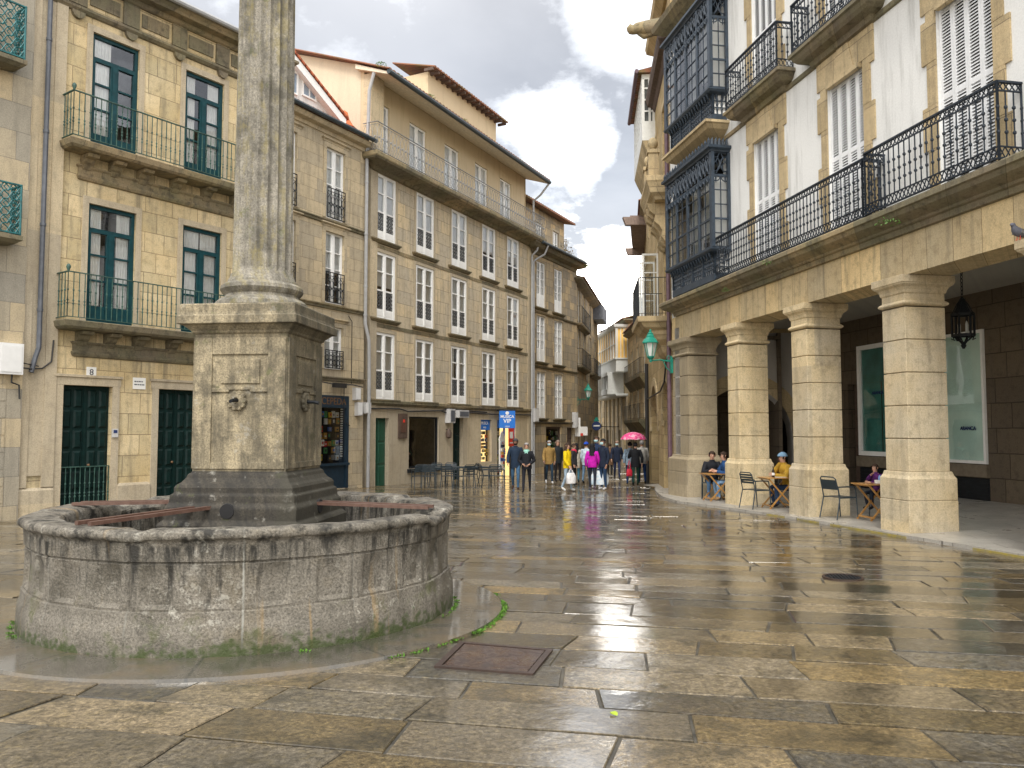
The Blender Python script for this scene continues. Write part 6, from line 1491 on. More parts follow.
# green wall lanterns
def wall_lantern(label, foot, tip, rz):
    """foot on the wall, lantern hangs at tip (world); bracket lies in their vertical plane"""
    foot = Vector(foot); tip = Vector(tip); v = tip-foot; L = Vector((v.x, v.y)).length
    e = empty('wall_lantern', label, 'street lamp', foot, math.atan2(v.y, v.x), 'green lanterns on wall brackets')
    q = MB(); q.tube([(0, 0, -.02), (L*.55, 0, .03), (L, 0, .0)], .025, 6); q.tube([(.02, 0, -.32), (L*.25, 0, -.22), (L*.4, 0, 0)], .016, 5); q.box(-.02, .03, -.07, .07, -.38, .15); q.tube([(L*.12+.07*math.cos(PI*2*k/12), 0, .09+.07*math.sin(2*PI*k/12)) for k in range(13)], .012, 4)
    q.lathe([(.03, -.05), (.05, 0), (.05, .04), (.1, .08), (.12, .12)], 8, L, 0); q.build('bracket', M['green_lamp'], e)
    q = MB(); n = 6
    def ringp(r, z): return [(L+r*math.cos(PI/3*k+PI/6), r*math.sin(PI/3*k+PI/6), z) for k in range(n)]
    A, B_, C = ringp(.12, .13), ringp(.235, .62), ringp(.30, .60)
    for k in range(n): q.bar(A[k], B_[k], .022)
    for R0, R1 in ((A, A), (B_, B_)):
        for k in range(n): q.bar(R0[k], R1[(k+1) % n], .026)
    q.lathe([(.30, .60), (.30, .63), (.22, .75), (.15, .80), (.14, .86), (.10, .92), (.11, .95), (.04, 1.0), (.045, 1.04), (.01, 1.10)], 6, L, 0); q.build('lantern_head', M['green_lamp'], e)
    q = MB(); A, B_ = ringp(.11, .14), ringp(.225, .61)
    for k in range(n): q.quad(A[k], A[(k+1) % n], B_[(k+1) % n], B_[k])
    q.build('pane', M['lamp_glass'], e)
    for ch in e.children:
        if ch.name.startswith(('lantern_head', 'pane')): ch.scale = (.88, .88, .88); ch.location = (L*.12, 0, .012)
    return e
f = F.W(XL+.02, -.02, 0); z = at(672, 361, f.y).z; t = at(650.5, 352, f.y-.1)
wall_lantern('green hexagonal lantern on a long bracket beside the nearest golden arches', (f.x-.02, f.y, z), (t.x, f.y-.12, z), 0)
f = F5.W(.05, -.02, 0); z = at(573, 400, f.y).z; t = at(587.5, 400, f.y-.4)
wall_lantern('small green lantern bracketed off the corner house far down the street', (f.x, f.y-.02, z), (t.x, f.y-.9, z), 0)
# pigeon on the next capital
# pigeon: body and head one lathe-like tube, tail, legs
def pigeon(pos, rz):
    e = empty('pigeon', 'grey pigeon perched on the capital at the right edge', 'pigeon', pos, rz)
    q = MB(); q.tube([(-.20,0,.07), (-.12,0,.09), (-.05,0,.105), (.03,0,.12), (.08,0,.15), (.105,0,.19), (.12,0,.215), (.145,0,.215), (.17,0,.205)], [.012, .04, .062, .068, .055, .034, .034, .026, .004], 10); q.build('body', M['pigeon'], e, smooth=60)
    q = MB()
    for s in (-.025, .025): q.tube([(.01, s, .07), (.015, s, .005), (.04, s, .002)], .006, 4)
    q.build('leg', M['red'], e)
    q = MB()
    for s in (-1, 1): q.hexa([(-.19, s*.03, .075), (.05, s*.068, .09), (.04, s*.072, .15), (-.10, s*.06, .12), (-.19, s*.034, .085), (.05, s*.074, .095), (.04, s*.078, .15), (-.10, s*.066, .125)])
    q.build('wing', M['pigeon_wing'], e)
M['pigeon'] = plain('pigeon_grey', (.12,.13,.17), .7, .2); M['pigeon_wing'] = plain('pigeon_wing', (.2,.21,.24), .7, .2)
pigeon(FR.W(2.66, -.10, 4.35), math.radians(200))
# ================================================================ people
MC = {}
def cloth(name, c):
    if name not in MC:
        g = G(name); o = g.obj(); n = g.noise(o, 7, 5, .6); n2 = g.noise(o, 90, 2)
        col = g.mix(g.ramp(n, [(.35, 0), (.68, 1)]), sc(c, .7), sc(c, 1.15))
        g.P(Base_Color=col, Roughness=.8, Normal=g.bump(g.math('ADD', n, g.math('MULTIPLY', n2, .2)), .6, .03), Specular_IOR_Level=.3); MC[name] = g.m
    return MC[name]
SKIN = plain('skin', (.52,.30,.21), .55, .06, nscale=20); SKIN2 = plain('skin_tan', (.42,.23,.15), .55, .06, nscale=20)
DARKEYE = plain('eye_dark', (.02,.015,.012), .3, .05); LIP = plain('lips', (.38,.14,.11), .5, .05)
MASKM = plain('face_mask', (.45,.68,.72), .7, .05)
def skin_mesh(name, nodes, edges, roots, mats, facemat, sub=1, post=None):
    names = list(nodes); idx = {n: i for i, n in enumerate(names)}
    me = D.meshes.new(name); me.from_pydata([nodes[n][0] for n in names], [(idx[a], idx[b]) for a, b in edges], [])
    o = D.objects.new(name, me); COL.objects.link(o)
    sk = o.modifiers.new('s', 'SKIN'); sk.use_smooth_shade = True
    if not me.skin_vertices:
        me.attributes  # layer is made with the modifier
    dat = me.skin_vertices[0].data
    for n in names:
        r = nodes[n][1]; dat[idx[n]].radius = (r, r) if not isinstance(r, tuple) else r; dat[idx[n]].use_root = n in roots
    ss = o.modifiers.new('u', 'SUBSURF'); ss.levels = sub; ss.render_levels = sub
    dg = bpy.context.evaluated_depsgraph_get(); dg.update()
    m2 = D.meshes.new_from_object(o.evaluated_get(dg)); m2.name = name
    D.objects.remove(o); D.meshes.remove(me)
    m2.materials.clear()
    for x in mats: m2.materials.append(x)
    if facemat:
        for p in m2.polygons:
            p.material_index = facemat(p.center)
    if post: post(m2)
    m2.shade_smooth(); return m2
def patch(b, c, r, lo, hi, az0, az1, n=16, m_=8, thick=0):
    """piece of an ellipsoid shell: elevation lo..hi, azimuth az0..az1 (degrees, 0 = -Y front)"""
    for i in range(m_):
        for k in range(n):
            P = []
            for ii, kk in ((i, k), (i, k+1), (i+1, k+1), (i+1, k)):
                e = math.radians(lo+(hi-lo)*ii/m_); a = math.radians(az0+(az1-az0)*kk/n)
                P.append((c[0]+r[0]*math.cos(e)*math.sin(a), c[1]-r[1]*math.cos(e)*math.cos(a), c[2]+r[2]*math.sin(e)))
            b.quad(*P)
def seg_d(p, a, b):
    ab = b-a; t = max(0, min(1, (p-a).dot(ab)/max(ab.length_squared, 1e-9))); return (p-(a+ab*t)).length
def person(label, loc, rz, h=1.72, top=(.02,.03,.06), legs=(.03,.05,.1), shoes=(.02,.02,.02), hair=(.02,.015,.01), hairlen='short', coatlen=.80, pose='walk', ph=1, arms=None, mask=False, hat=None, skin=SKIN, wide=1.0, scarf=None, head_turn=0, group=None, coat=True, lean=0, beard=None):
    e = empty('person', label, 'person', loc, math.radians(rz), group); s = h/1.72; V = Vector
    J = dict(pel=V((0,0,.95)), spi=V((0,.0,1.14)), che=V((0,-.005,1.33)), nec=V((0,.005,1.475)),
             shL=V((.165*wide,0,1.405)), shR=V((-.165*wide,0,1.405)), elL=V((.235*wide,.03,1.13)), elR=V((-.235*wide,.03,1.13)), wrL=V((.235*wide,-.06,.88)), wrR=V((-.235*wide,-.06,.88)),
             hiL=V((.09,0,.90)), hiR=V((-.09,0,.90)), knL=V((.1,-.02,.49)), knR=V((-.1,-.02,.49)), anL=V((.1,.02,.085)), anR=V((-.1,.02,.085)), toL=V((.11,-.13,.035)), toR=V((-.11,-.13,.035)))
    if pose == 'walk':
        f = ph
        J['knL'] += V((0, -.13*f, .02)); J['anL'] += V((0, -.20*f, .0 if f > 0 else .06)); J['toL'] += V((0, -.20*f, .02 if f > 0 else .0))
        J['knR'] += V((0, .05*f, .0)); J['anR'] += V((0, .22*f, .06 if f > 0 else 0)); J['toR'] += V((0, .20*f, .0))
        J['elL'] += V((0, .07*f, 0)); J['wrL'] += V((0, .12*f, .03)); J['elR'] += V((0, -.08*f, 0)); J['wrR'] += V((0, -.16*f, .05))
    if pose == 'sit':
        d = .95-.52
        for k in list(J):
            if k not in ('knL', 'knR', 'anL', 'anR', 'toL', 'toR'): J[k] = J[k]-V((0, 0, d))
        J['knL'] = V((.12,-.44,.50)); J['knR'] = V((-.12,-.44,.50)); J['anL'] = V((.12,-.40,.085)); J['anR'] = V((-.12,-.36,.085)); J['toL'] = V((.13,-.55,.035)); J['toR'] = V((-.13,-.51,.035))
        for k in ('hiL', 'hiR'): J[k].y -= .03
        for k, y, z in (('spi', -.02, 0), ('che', -.06, 0), ('nec', -.09, 0), ('shL', -.06, 0), ('shR', -.06, 0)): J[k].y += y-lean*(J[k].z-.5)
        J['elL'] = V((.25,-.22-lean*.3,.74)); J['elR'] = V((-.25,-.22-lean*.3,.74)); J['wrL'] = V((.10,-.42-lean*.2,.79)); J['wrR'] = V((-.10,-.42-lean*.2,.79))
    for k, v in (arms or {}).items(): J[k] = V(v)
    nk = J['nec']; hd = nk+V((0, -.015-(lean*.12), .065))
    Hc = nk+V((0, -.02-lean*.12, .165))
    nodes = {'pel': (J['pel'], (.135, .11)), 'spi': (J['spi'], (.125, .10)), 'che': (J['che'], (.15*wide, .105)), 'nec': (nk, .052), 'jaw': (hd, (.056, .062)), 'head': (Hc, (.076, .092)), 'crown': (Hc+V((0, .012, .065)), (.062, .075))}
    ed = [('pel', 'spi'), ('spi', 'che'), ('che', 'nec'), ('nec', 'jaw'), ('jaw', 'head'), ('head', 'crown')]
    for q in 'LR':
        nodes.update({'sh'+q: (J['sh'+q], .062), 'el'+q: (J['el'+q], .045), 'wr'+q: (J['wr'+q], .03), 'hi'+q: (J['hi'+q], .092), 'kn'+q: (J['kn'+q], .06), 'an'+q: (J['an'+q], .042), 'to'+q: (J['to'+q], (.042, .032))})
        ed += [('che', 'sh'+q), ('sh'+q, 'el'+q), ('el'+q, 'wr'+q), ('pel', 'hi'+q), ('hi'+q, 'kn'+q), ('kn'+q, 'an'+q), ('an'+q, 'to'+q)]
        # hand: palm on the wrist, five separate curled fingers rooted in the palm
        dr = (J['wr'+q]-J['el'+q]).normalized(); pm = J['wr'+q]+dr*.085; nodes['pa'+q] = (pm, (.036, .018)); ed.append(('wr'+q, 'pa'+q))
        sd = V((1 if q == 'L' else -1, 0, 0)); sd = (sd-dr*sd.dot(dr)).normalized(); wd = dr.cross(sd); inn = -sd
        for i in range(4):
            l = (.066, .075, .07, .055)[i]; o = wd*((i-1.5)*.02)
            a = pm+o-dr*.01; b1 = pm+o+dr*l*.55+inn*.008; c1 = pm+o+dr*l*.95+inn*.03
            for nm, pt, r in (('a', a, .0095), ('b', b1, .009), ('c', c1, .007)): nodes['f%s%d%s' % (q, i, nm)] = (pt, r)
            ed += [('f%s%da' % (q, i), 'f%s%db' % (q, i)), ('f%s%db' % (q, i), 'f%s%dc' % (q, i))]
        t0 = pm-dr*.045+wd*(-.02); t1 = t0+wd*-.03+dr*.025+inn*.015; t2 = t1+dr*.03+inn*.012
        for nm, pt, r in (('a', t0, .011), ('b', t1, .010), ('c', t2, .0085)): nodes['t%s%s' % (q, nm)] = (pt, r)
        ed += [('t%sa' % q, 't%sb' % q), ('t%sb' % q, 't%sc' % q)]
    segs = [(0, 'nec', 'jaw'), (0, 'jaw', 'head'), (0, 'head', 'crown'), (1, 'pel', 'spi'), (1, 'spi', 'che'), (1, 'che', 'nec')]
    for q in 'LR': segs += [(1, 'che', 'sh'+q), (1, 'sh'+q, 'el'+q), (1, 'el'+q, 'wr'+q), (0, 'wr'+q, 'pa'+q), (2, 'pel', 'hi'+q), (2, 'hi'+q, 'kn'+q), (2, 'kn'+q, 'an'+q), (3, 'an'+q, 'to'+q)]
    hands = [nodes[k][0] for k in nodes if k[0] in 'ft' and k[1] in 'LR' and len(k) > 2 and k[:2] not in ('to',)]
    def fm(c):
        if min((c-p).length for p in hands) < .022: return 0
        best = min(segs, key=lambda t: seg_d(c, nodes[t[1]][0], nodes[t[2]][0])); return best[0]
    F0 = Hc
    def post(me):           # nose, brow and chin are drawn out of the head itself
        for v in me.vertices:
            p = v.co-F0
            if abs(p.x) < .09 and -.12 < p.z < .12 and p.y < 0:
                nz = math.exp(-(p.x/.016)**2-((p.z+.018)/.026)**2); v.co.y -= .024*nz
                v.co.y += .008*(math.exp(-((abs(p.x)-.032)/.016)**2-((p.z-.012)/.014)**2)); v.co.y -= .008*math.exp(-(p.x/.03)**2-((p.z+.088)/.02)**2)
    mats = [skin, cloth('top_%02x%02x%02x' % tuple(int(x*255) for x in top), top), cloth('legs_%02x%02x%02x' % tuple(int(x*255) for x in legs), legs), cloth('shoe_%02x%02x%02x' % tuple(int(x*255) for x in shoes), shoes)]
    me = skin_mesh('body', nodes, ed, ['pel']+['f%s%da' % (q, i) for q in 'LR' for i in range(4)]+['tLa', 'tRa'], mats, fm, 2, post)
    for p in me.polygons: pass
    def put(nm, mesh): o = inst(nm, mesh, e); o.scale = (s, s, s); return o
    def puth(nm, mesh, at_=Hc):   # parts of the head
        return put(nm, mesh)
    put('body', me)
    if coat:
        q = MB(); n = 20; zc = coatlen; pl, sp_, ch, ne = J['pel'], J['spi'], J['che'], J['nec']
        hem = pl+V((0, 0, zc-.95)) if pose != 'sit' else pl+V((0, -.03, -.06))
        S = [(hem+V((0,0,.0)), .178, .135), (hem.lerp(sp_, .25), .185, .145), (sp_.lerp(pl, .35), .172, .138), (sp_, .168, .132), (ch, .188*wide, .135), (ch.lerp(ne, .45), .178*wide, .120), (ch.lerp(ne, .75), .125*wide, .095), (ne+V((0,0,-.005)), .078, .078), (ne+V((0,-.005,.045)), .074, .076)]
        for c0, rx, ry in S:
            for k in range(n):
                a = 2*PI*k/n; f_ = 1+.035*math.sin(3*a+c0.z*23)+.02*math.sin(7*a+c0.z*31); q.v.append((c0.x+rx*f_*math.cos(a), c0.y+ry*f_*math.sin(a), c0.z))
        for i in range(len(S)-1):
            for k in range(n): k2 = (k+1) % n; q.f.append((i*n+k, i*n+k2, (i+1)*n+k2, (i+1)*n+k)); q.m.append(0)
        q.f.append(tuple(reversed(range(n)))); q.m.append(0)
        for sd in 'LR':
            a, b_, c_ = J['sh'+sd], J['el'+sd], J['wr'+sd]; ins = a.lerp(ch, .35)
            q.tube([ins, a, a.lerp(b_, .35), a.lerp(b_, .7), b_, b_.lerp(c_, .3), b_.lerp(c_, .65), b_.lerp(c_, .95)], [.085, .083, .073, .068, .064, .062, .055, .05], 10)
        put('coat', q.mesh('coat', mats[1], 70))
    hm = cloth('hair_%02x%02x%02x' % tuple(int(x*255) for x in hair), hair)
    hb = MB(); c = Hc+V((0, .008, .02))
    if hat is None or hairlen == 'long':
        patch(hb, c, (.098, .112, .105), 20, 90, -180, 180, 20, 6); patch(hb, c, (.097, .111, .105), -35, 22, 62, 298, 18, 6)
        if hairlen == 'long':
            for i in range(6):
                z0, z1 = -.03-.055*i, -.03-.055*(i+1); 
                for k in range(14):
                    a0, a1 = math.radians(75+210*k/14), math.radians(75+210*(k+1)/14); r0, r1 = .1+.008*i, .1+.008*(i+1)
                    hb.quad(*[(c.x+r*math.sin(a), c.y-(r+.012)*math.cos(a), c.z+z) for a, r, z in ((a0, r0, z0), (a1, r0, z0), (a1, r1, z1), (a0, r1, z1))])
        put('hair', hb.mesh('hair', hm, 60))
    else:
        patch(hb, c, (.096, .110, .10), -35, 15, 62, 298, 18, 5); put('hair', hb.mesh('hair', hm, 60))
        q = MB(); kind, hc = hat
        patch(q, c, (.106, .120, .115), 12, 90, -180, 180, 20, 6)
        if kind == 'beanie': patch(q, c, (.112, .126, .118), 4, 24, -180, 180, 20, 3)
        if kind == 'cap': patch(q, c+V((0, -.07, .028)), (.075, .10, .012), -90, 90, -90, 90, 12, 6)
        put('hat', q.mesh('hat', cloth('hat_%02x%02x%02x' % tuple(int(x*255) for x in hc), hc), 60))
    if beard:
        q = MB(); patch(q, Hc+V((0, .0, -.03)), (.083, .108, .085), -70, -8, -78, 78, 14, 6); put('beard', q.mesh('beard', cloth('hair_beard', beard), 60))
    if mask:
        q = MB(); patch(q, Hc+V((0, -.004, -.03)), (.082, .118, .085), -48, 18, -66, 66, 14, 6); put('face_mask', q.mesh('face_mask', MASKM, 60))
    q = MB()
    for sx in (-1, 1): q.lathe([(.001, -.009), (.009, -.004), (.009, .004), (.001, .009)], 8, Hc.x+sx*.031, Hc.y-.088, z0=Hc.z+.012)
    put('eyes', q.mesh('eyes', DARKEYE, 60))
    q = MB()
    for sx in (-1, 1): q.tube([(sx*.078, Hc.y+.01, Hc.z-.03), (sx*.09, Hc.y+.012, Hc.z-.005), (sx*.092, Hc.y+.02, Hc.z+.02), (sx*.08, Hc.y+.012, Hc.z+.03)], [.008, .013, .014, .006], 6)
    put('ears', q.mesh('ears', skin, 60))
    if not mask and not beard:
        q = MB(); q.box(-.024, .024, Hc.y-.104, Hc.y-.085, Hc.z-.062, Hc.z-.054); put('lips', q.mesh('lips', LIP))
    if scarf:
        q = MB(); q.lathe([(.09, -.05), (.115, -.02), (.11, .02), (.08, .05)], 14, nk.x, nk.y-.01, sy=1.0, z0=nk.z-.01); q.hexa([(-.05, nk.y-.12, nk.z-.32), (.05, nk.y-.12, nk.z-.32), (.05, nk.y-.10, nk.z-.32), (-.05, nk.y-.10, nk.z-.32), (-.06, nk.y-.13, nk.z), (.06, nk.y-.13, nk.z), (.06, nk.y-.06, nk.z), (-.06, nk.y-.06, nk.z)]); put('scarf', q.mesh('scarf', cloth('scarf_%02x%02x%02x' % tuple(int(x*255) for x in scarf), scarf), 50))
    e['hand_l'] = 0; del e['hand_l']
    return e, J, s
def hand(res, q):
    e, J, s = res; p = J['wr'+q]+(J['wr'+q]-J['el'+q]).normalized()*.12; m = Matrix.Rotation(e.rotation_euler.z, 4, 'Z'); return e.location+m @ (p*s)
NAVY = (.012,.022,.05); DENIM = (.06,.12,.24); LDENIM = (.32,.42,.52); BLK = (.012,.012,.015); GREYH = (.3,.29,.28); BRH = (.05,.03,.02)
def up(u, Y): return Vector(((u-512)/FPX*Y*1.0, Y, gz(Y)+.004))
GP = 'passers-by in the wet street'
person('bearded man in dark cap, navy jacket and blue jeans walking beside a woman', up(515.5, 28.2), -4, 1.76, (.014,.03,.06), (.05,.12,.22), (.05,.025,.015), BRH, 'short', .76, 'walk', 1, hat=('cap', (.05,.05,.055)), beard=(.03,.015,.01), wide=1.06, group=GP)
person('grey haired woman in black leather jacket with mint green scarf', up(526.5, 26.9), -6, 1.62, (.012,.014,.02), (.012,.014,.022), BLK, GREYH, 'short', .82, 'walk', -1, scarf=(.35,.7,.6), arms={'wrL': (.12,-.16,1.0), 'wrR': (-.12,-.16,1.0), 'elL': (.27,.03,1.13), 'elR': (-.27,.03,1.13)}, group=GP)
p3 = person('masked grey haired man in brown jacket and dark trousers holding a furled umbrella', up(549, 32.6), 5, 1.72, (.30,.19,.06), (.015,.035,.06), (.6,.6,.6), GREYH, 'short', .80, 'walk', 1, mask=True, group=GP)
person('balding man in dark jacket half hidden behind the yellow raincoat', up(557.5, 34.5), 20, 1.74, (.015,.02,.025), BLK, BLK, (.25,.18,.14), 'short', .78, 'stand', 1, group=GP)
p5 = person('long haired woman in bright yellow coat, pale jeans and white shoes', up(567, 27.4), 62, 1.62, (.78,.56,.006), LDENIM, (.75,.75,.74), BRH, 'long', .84, 'walk', .7, arms={'wrL': (.24,-.02,.86), 'elL': (.25,.05,1.12)}, group=GP)
person('person with a red scarf partly hidden behind the yellow coat', up(573.5, 31.5), 70, 1.60, (.03,.03,.035), BLK, BLK, BRH, 'short', .8, 'stand', 1, scarf=(.6,.03,.08), group=GP)
person('woman in long cream coat seen from behind with long black hair', up(576, 33.5), 172, 1.62, (.50,.47,.40), (.04,.14,.2), BLK, BLK, 'long', .66, 'walk', .6, group=GP)
p8 = person('person in pale blue jacket and bright blue hat carrying a navy bag', up(586, 32.5), 150, 1.66, (.55,.66,.75), (.12,.2,.3), BLK, BRH, 'short', .8, 'walk', -.6, hat=('beanie', (.02,.08,.5)), group=GP)
p9 = person('dark haired woman in magenta jacket carrying a big white bag', up(592, 28.2), 165, 1.60, (.55,.01,.42), (.02,.025,.04), (.4,.3,.4), BLK, 'long', .86, 'walk', .6, group=GP)
person('tallest man in navy with a pale mask behind the magenta jacket', up(596.5, 29.3), -30, 1.86, (.012,.03,.08), DENIM, (.7,.7,.7), BRH, 'short', .80, 'stand', 1, mask=True, wide=1.05, group=GP)
person('man in dark navy jacket and jeans turned towards the magenta woman', up(603, 28.2), -55, 1.76, (.010,.018,.04), (.02,.05,.11), (.5,.5,.5), BLK, 'short', .78, 'stand', 1, mask=True, skin=SKIN2, group=GP)
person('masked balding man in navy jacket walking alone toward the plaza', up(616.5, 36.5), -6, 1.72, (.012,.02,.045), (.02,.03,.08), BLK, (.3,.2,.15), 'short', .8, 'walk', 1, mask=True, wide=1.06, group=GP)
person('far figure in brown coat behind the lone masked man', up(609.5, 41), 170, 1.62, (.16,.09,.05), BLK, BLK, BRH, 'short', .6, 'walk', .7, group=GP)
person('person in light blue jacket under the left edge of the pink umbrella', up(629.5, 31.6), 176, 1.66, (.30,.40,.50), (.02,.05,.14), BLK, BLK, 'short', .82, 'walk', .7, group=GP)
p13 = person('person in black quilted coat with dark green trousers under pink umbrella', up(635, 31.0), 178, 1.64, (.010,.012,.016), (.012,.05,.035), BLK, BLK, 'short', .76, 'walk', -.7, wide=1.1, arms={'elL': (.25,-.12,1.15), 'wrL': (.10,-.26,1.32)}, group=GP)
person('person in light grey jacket and blue jeans right of the pink umbrella', up(641.5, 32.4), 180, 1.72, (.48,.47,.44), (.015,.05,.17), BLK, GREYH, 'short', .82, 'walk', .7, wide=1.05, group=GP)
# things they carry
def bag(name, label, pos, w, d, h, m, rz=0, cat='bag', hnd=.14):
    e = empty(name, label, cat, pos, rz); q = MB(); rr = random.Random(int(w*1000))
    prof = [(.42, 0), (.5, .03), (.52, .35), (.49, .7), (.40, .92), (.36, 1.0)]
    n = 16; b0 = len(q.v)
    for fr, z in prof:
        for k in range(n):
            a = 2*PI*k/n; k2 = 1+.05*math.sin(3*a+z*5); cx = math.copysign(abs(math.cos(a))**.5, math.cos(a)); cy = math.copysign(abs(math.sin(a))**.5, math.sin(a))
            q.v.append((cx*fr*w*k2, cy*fr*d*k2, -h-hnd+h*z))
    for i in range(len(prof)-1):
        for k in range(n): k2 = (k+1) % n; q.f.append((b0+i*n+k, b0+i*n+k2, b0+(i+1)*n+k2, b0+(i+1)*n+k)); q.m.append(0)
    q.f.append(tuple(b0+k for k in reversed(range(n)))); q.m.append(0); q.f.append(tuple(b0+(len(prof)-1)*n+k for k in range(n))); q.m.append(0)
    q.build('pouch', m, e, smooth=50)
    q = MB()
    for sy in (-1, 1): q.tube([(-w*.25, sy*d*.2, -hnd-.01), (-w*.15, sy*d*.1, -hnd*.4), (0, 0, 0), (w*.15, sy*d*.1, -hnd*.4), (w*.25, sy*d*.2, -hnd-.01)], .009, 5)
    q.build('handle', m, e); return e
def bagmat(name, c, c2):
    g = G(name); o = g.obj(); n = g.noise(o, 9, 4); g.P(Base_Color=g.mix(g.ramp(n, [(.45, 0), (.55, .8)]), c, c2), Roughness=.45, Normal=g.bump(g.noise(o, 18, 4), .6, .02)); return g.m
bag('shopping_bag', 'white plastic shopping bag held by the woman in yellow', hand(p5, 'R'), .32, .2, .36, bagmat('white_plastic', (.75,.75,.76), (.6,.6,.62)), .3)
bag('shopping_bag', 'large pale blue and white bag held by the magenta woman', hand(p9, 'R'), .62, .25, .50, bagmat('blue_white_plastic', (.55,.68,.78), (.78,.8,.82)), .1, hnd=.1)
bag('handbag', 'navy shoulder bag hanging beside the person in pale blue', hand(p8, 'R')+Vector((0,0,.28)), .34, .16, .3, bagmat('navy_leather', (.02,.03,.06), (.03,.04,.08)), .4)
hp = up(635, 31.0)+Vector((-.26, -.12, 1.02)); e = bag('handbag', 'bright red shoulder bag hanging at the side of the black quilted coat', hp, .22, .12, .28, bagmat('red_leather', (.6,.02,.05), (.5,.02,.05)), .2, hnd=.36)
h3 = hand(p3, 'R'); e = empty('furled_umbrella', 'black furled umbrella carried like a cane by the man in brown', 'umbrella', h3); L = h3.z-gz(h3.y)-.02
q = MB(); q.tube([(0,0,.0), (.01,0,-.12), (.015,0,-.16), (.02,0,-L*.8), (.02,0,-L+.08), (.02,0,-L)], [.012,.012,.035,.022,.01,.006], 8); q.build('canopy', cloth('umbrella_black', (.012,.012,.014)), e); q = MB(); q.tube([(0,0,-.02), (0,0,.05), (0,-.03,.09), (0,-.07,.08), (0,-.08,.04)], .011, 6); q.build('handle', M['timber'], e)
# pink umbrella
h13 = hand(p13, 'L'); top = Vector((h13.x, h13.y, gz(31)+2.08))
e = empty('umbrella', 'open pink umbrella with paler blotches held over the black coat', 'umbrella', h13)
g = G('pink_canopy'); o_ = g.obj(); n = g.noise(o_, 7, 4); g.P(Base_Color=g.mix(g.ramp(n, [(.52, 0), (.6, .8)]), (.72,.06,.24), (.85,.5,.6)), Roughness=.5)
q = MB(); hz = top.z-h13.z; nr, ns = 6, 8; Rr = .52
def cp(i, a):
    t = i/nr; r = Rr*math.sin(t*1.25)/math.sin(1.25); seg = (a*ns/(2*PI)) % 1; sag = 1-.05*t*math.sin(PI*seg)
    return (r*sag*math.cos(a), r*sag*math.sin(a), hz-.30*(1-math.cos(t*1.25))/(1-math.cos(1.25))+.02*t*t*math.sin(PI*seg))
for i in range(nr):
    for k in range(ns*4):
        a0, a1 = 2*PI*k/(ns*4), 2*PI*(k+1)/(ns*4); q.quad(cp(i, a0), cp(i, a1), cp(i+1, a1), cp(i+1, a0))
q.build('canopy', g.m, e, smooth=50); q = MB(); q.tube([(0,0,-.12), (0,0,hz+.06)], .009, 6); q.build('shaft', M['dark_iron'], e)
q = MB()
for k in range(ns): a = 2*PI*k/ns; q.tube([(0,0,hz-.22)]+[tuple(Vector(cp(3, a))-Vector((0,0,.012)))], .004, 4); q.tube([tuple(Vector(cp(i, a))-Vector((0,0,.008))) for i in range(nr+1)], .004, 4)
q.build('ribs', M['dark_iron'], e)
# ================================================================ cafe furniture
def chair(label, loc, rz, group, solid=False):
    e = empty('cafe_chair', label, 'chair', loc, math.radians(rz), group); m = M['chair_metal']
    for sx in (-1, 1):      # faces -Y; each front leg rises to the arm
        q = MB(); q.tube([(sx*.25, -.24, .0), (sx*.245, -.21, .44), (sx*.245, -.19, .62)], .014, 6); q.build('leg', m, e)
        q = MB(); q.tube([(sx*.25, .30, .0), (sx*.235, .20, .45), (sx*.225, .25, .66)], .014, 6); q.build('leg', m, e)
        q = MB(); q.tube([(sx*.245, -.19, .61), (sx*.255, -.16, .655), (sx*.25, .0, .665), (sx*.225, .25, .655)], .016, 6); q.build('armrest', m, e)
    q = MB()
    for k in range(7): q.box(-.235, .235, -.22+k*.062, -.22+k*.062+.05, .44, .452)
    q.box(-.24, -.215, -.23, .22, .425, .44); q.box(.215, .24, -.23, .22, .425, .44); q.build('seat', m, e)
    q = MB(); q.tube([(-.225, .24, .62), (-.22, .29, .82), (-.17, .305, .86), (.17, .305, .86), (.22, .29, .82), (.225, .24, .62)], .014, 6)
    if solid: q.hexa([(-.215,.236,.60),(.215,.236,.60),(.215,.244,.60),(-.215,.244,.60),(-.205,.285,.80),(.205,.285,.80),(.205,.293,.80),(-.205,.293,.80)])
    for k in range(0 if solid else 4): z = .60+k*.06; y = .235+(z-.6)*.27; q.hexa([(-.22,y,z),(.22,y,z),(.22,y+.012,z),(-.22,y+.012,z),(-.22,y+.011,z+.045),(.22,y+.011,z+.045),(.22,y+.023,z+.045),(-.22,y+.023,z+.045)])
    q.build('backrest', m, e); return e
def wtable(label, loc, rz, group):
    e = empty('cafe_table', label, 'table', loc, math.radians(rz), group); w, d = .40, .30
    q = MB()
    for k in range(5): y = -d+k*.12; q.box(-w, w, y, y+.112, .715, .738)
    q.box(-w+.05, -w+.09, -d+.02, d-.02, .69, .714); q.box(w-.09, w-.05, -d+.02, d-.02, .69, .714); q.build('tabletop', M['varnish'], e, bevel=.004)
    for sy in (-1, 1):
        for sx in (-1, 1):
            q = MB(); y = sy*(d-.06)+sx*.012; q.bar((sx*(w-.08), y, .70), (-sx*(w-.10), y, .0), .035, .022, up=(0,1,0)); q.build('leg', M['varnish'], e)
    for sx in (-1, 1):
        q = MB(); q.box(sx*(w-.14)-.02, sx*(w-.14)+.02, -d+.02, d-.02, .05, .085); q.build('stretcher', M['varnish'], e)
    return e
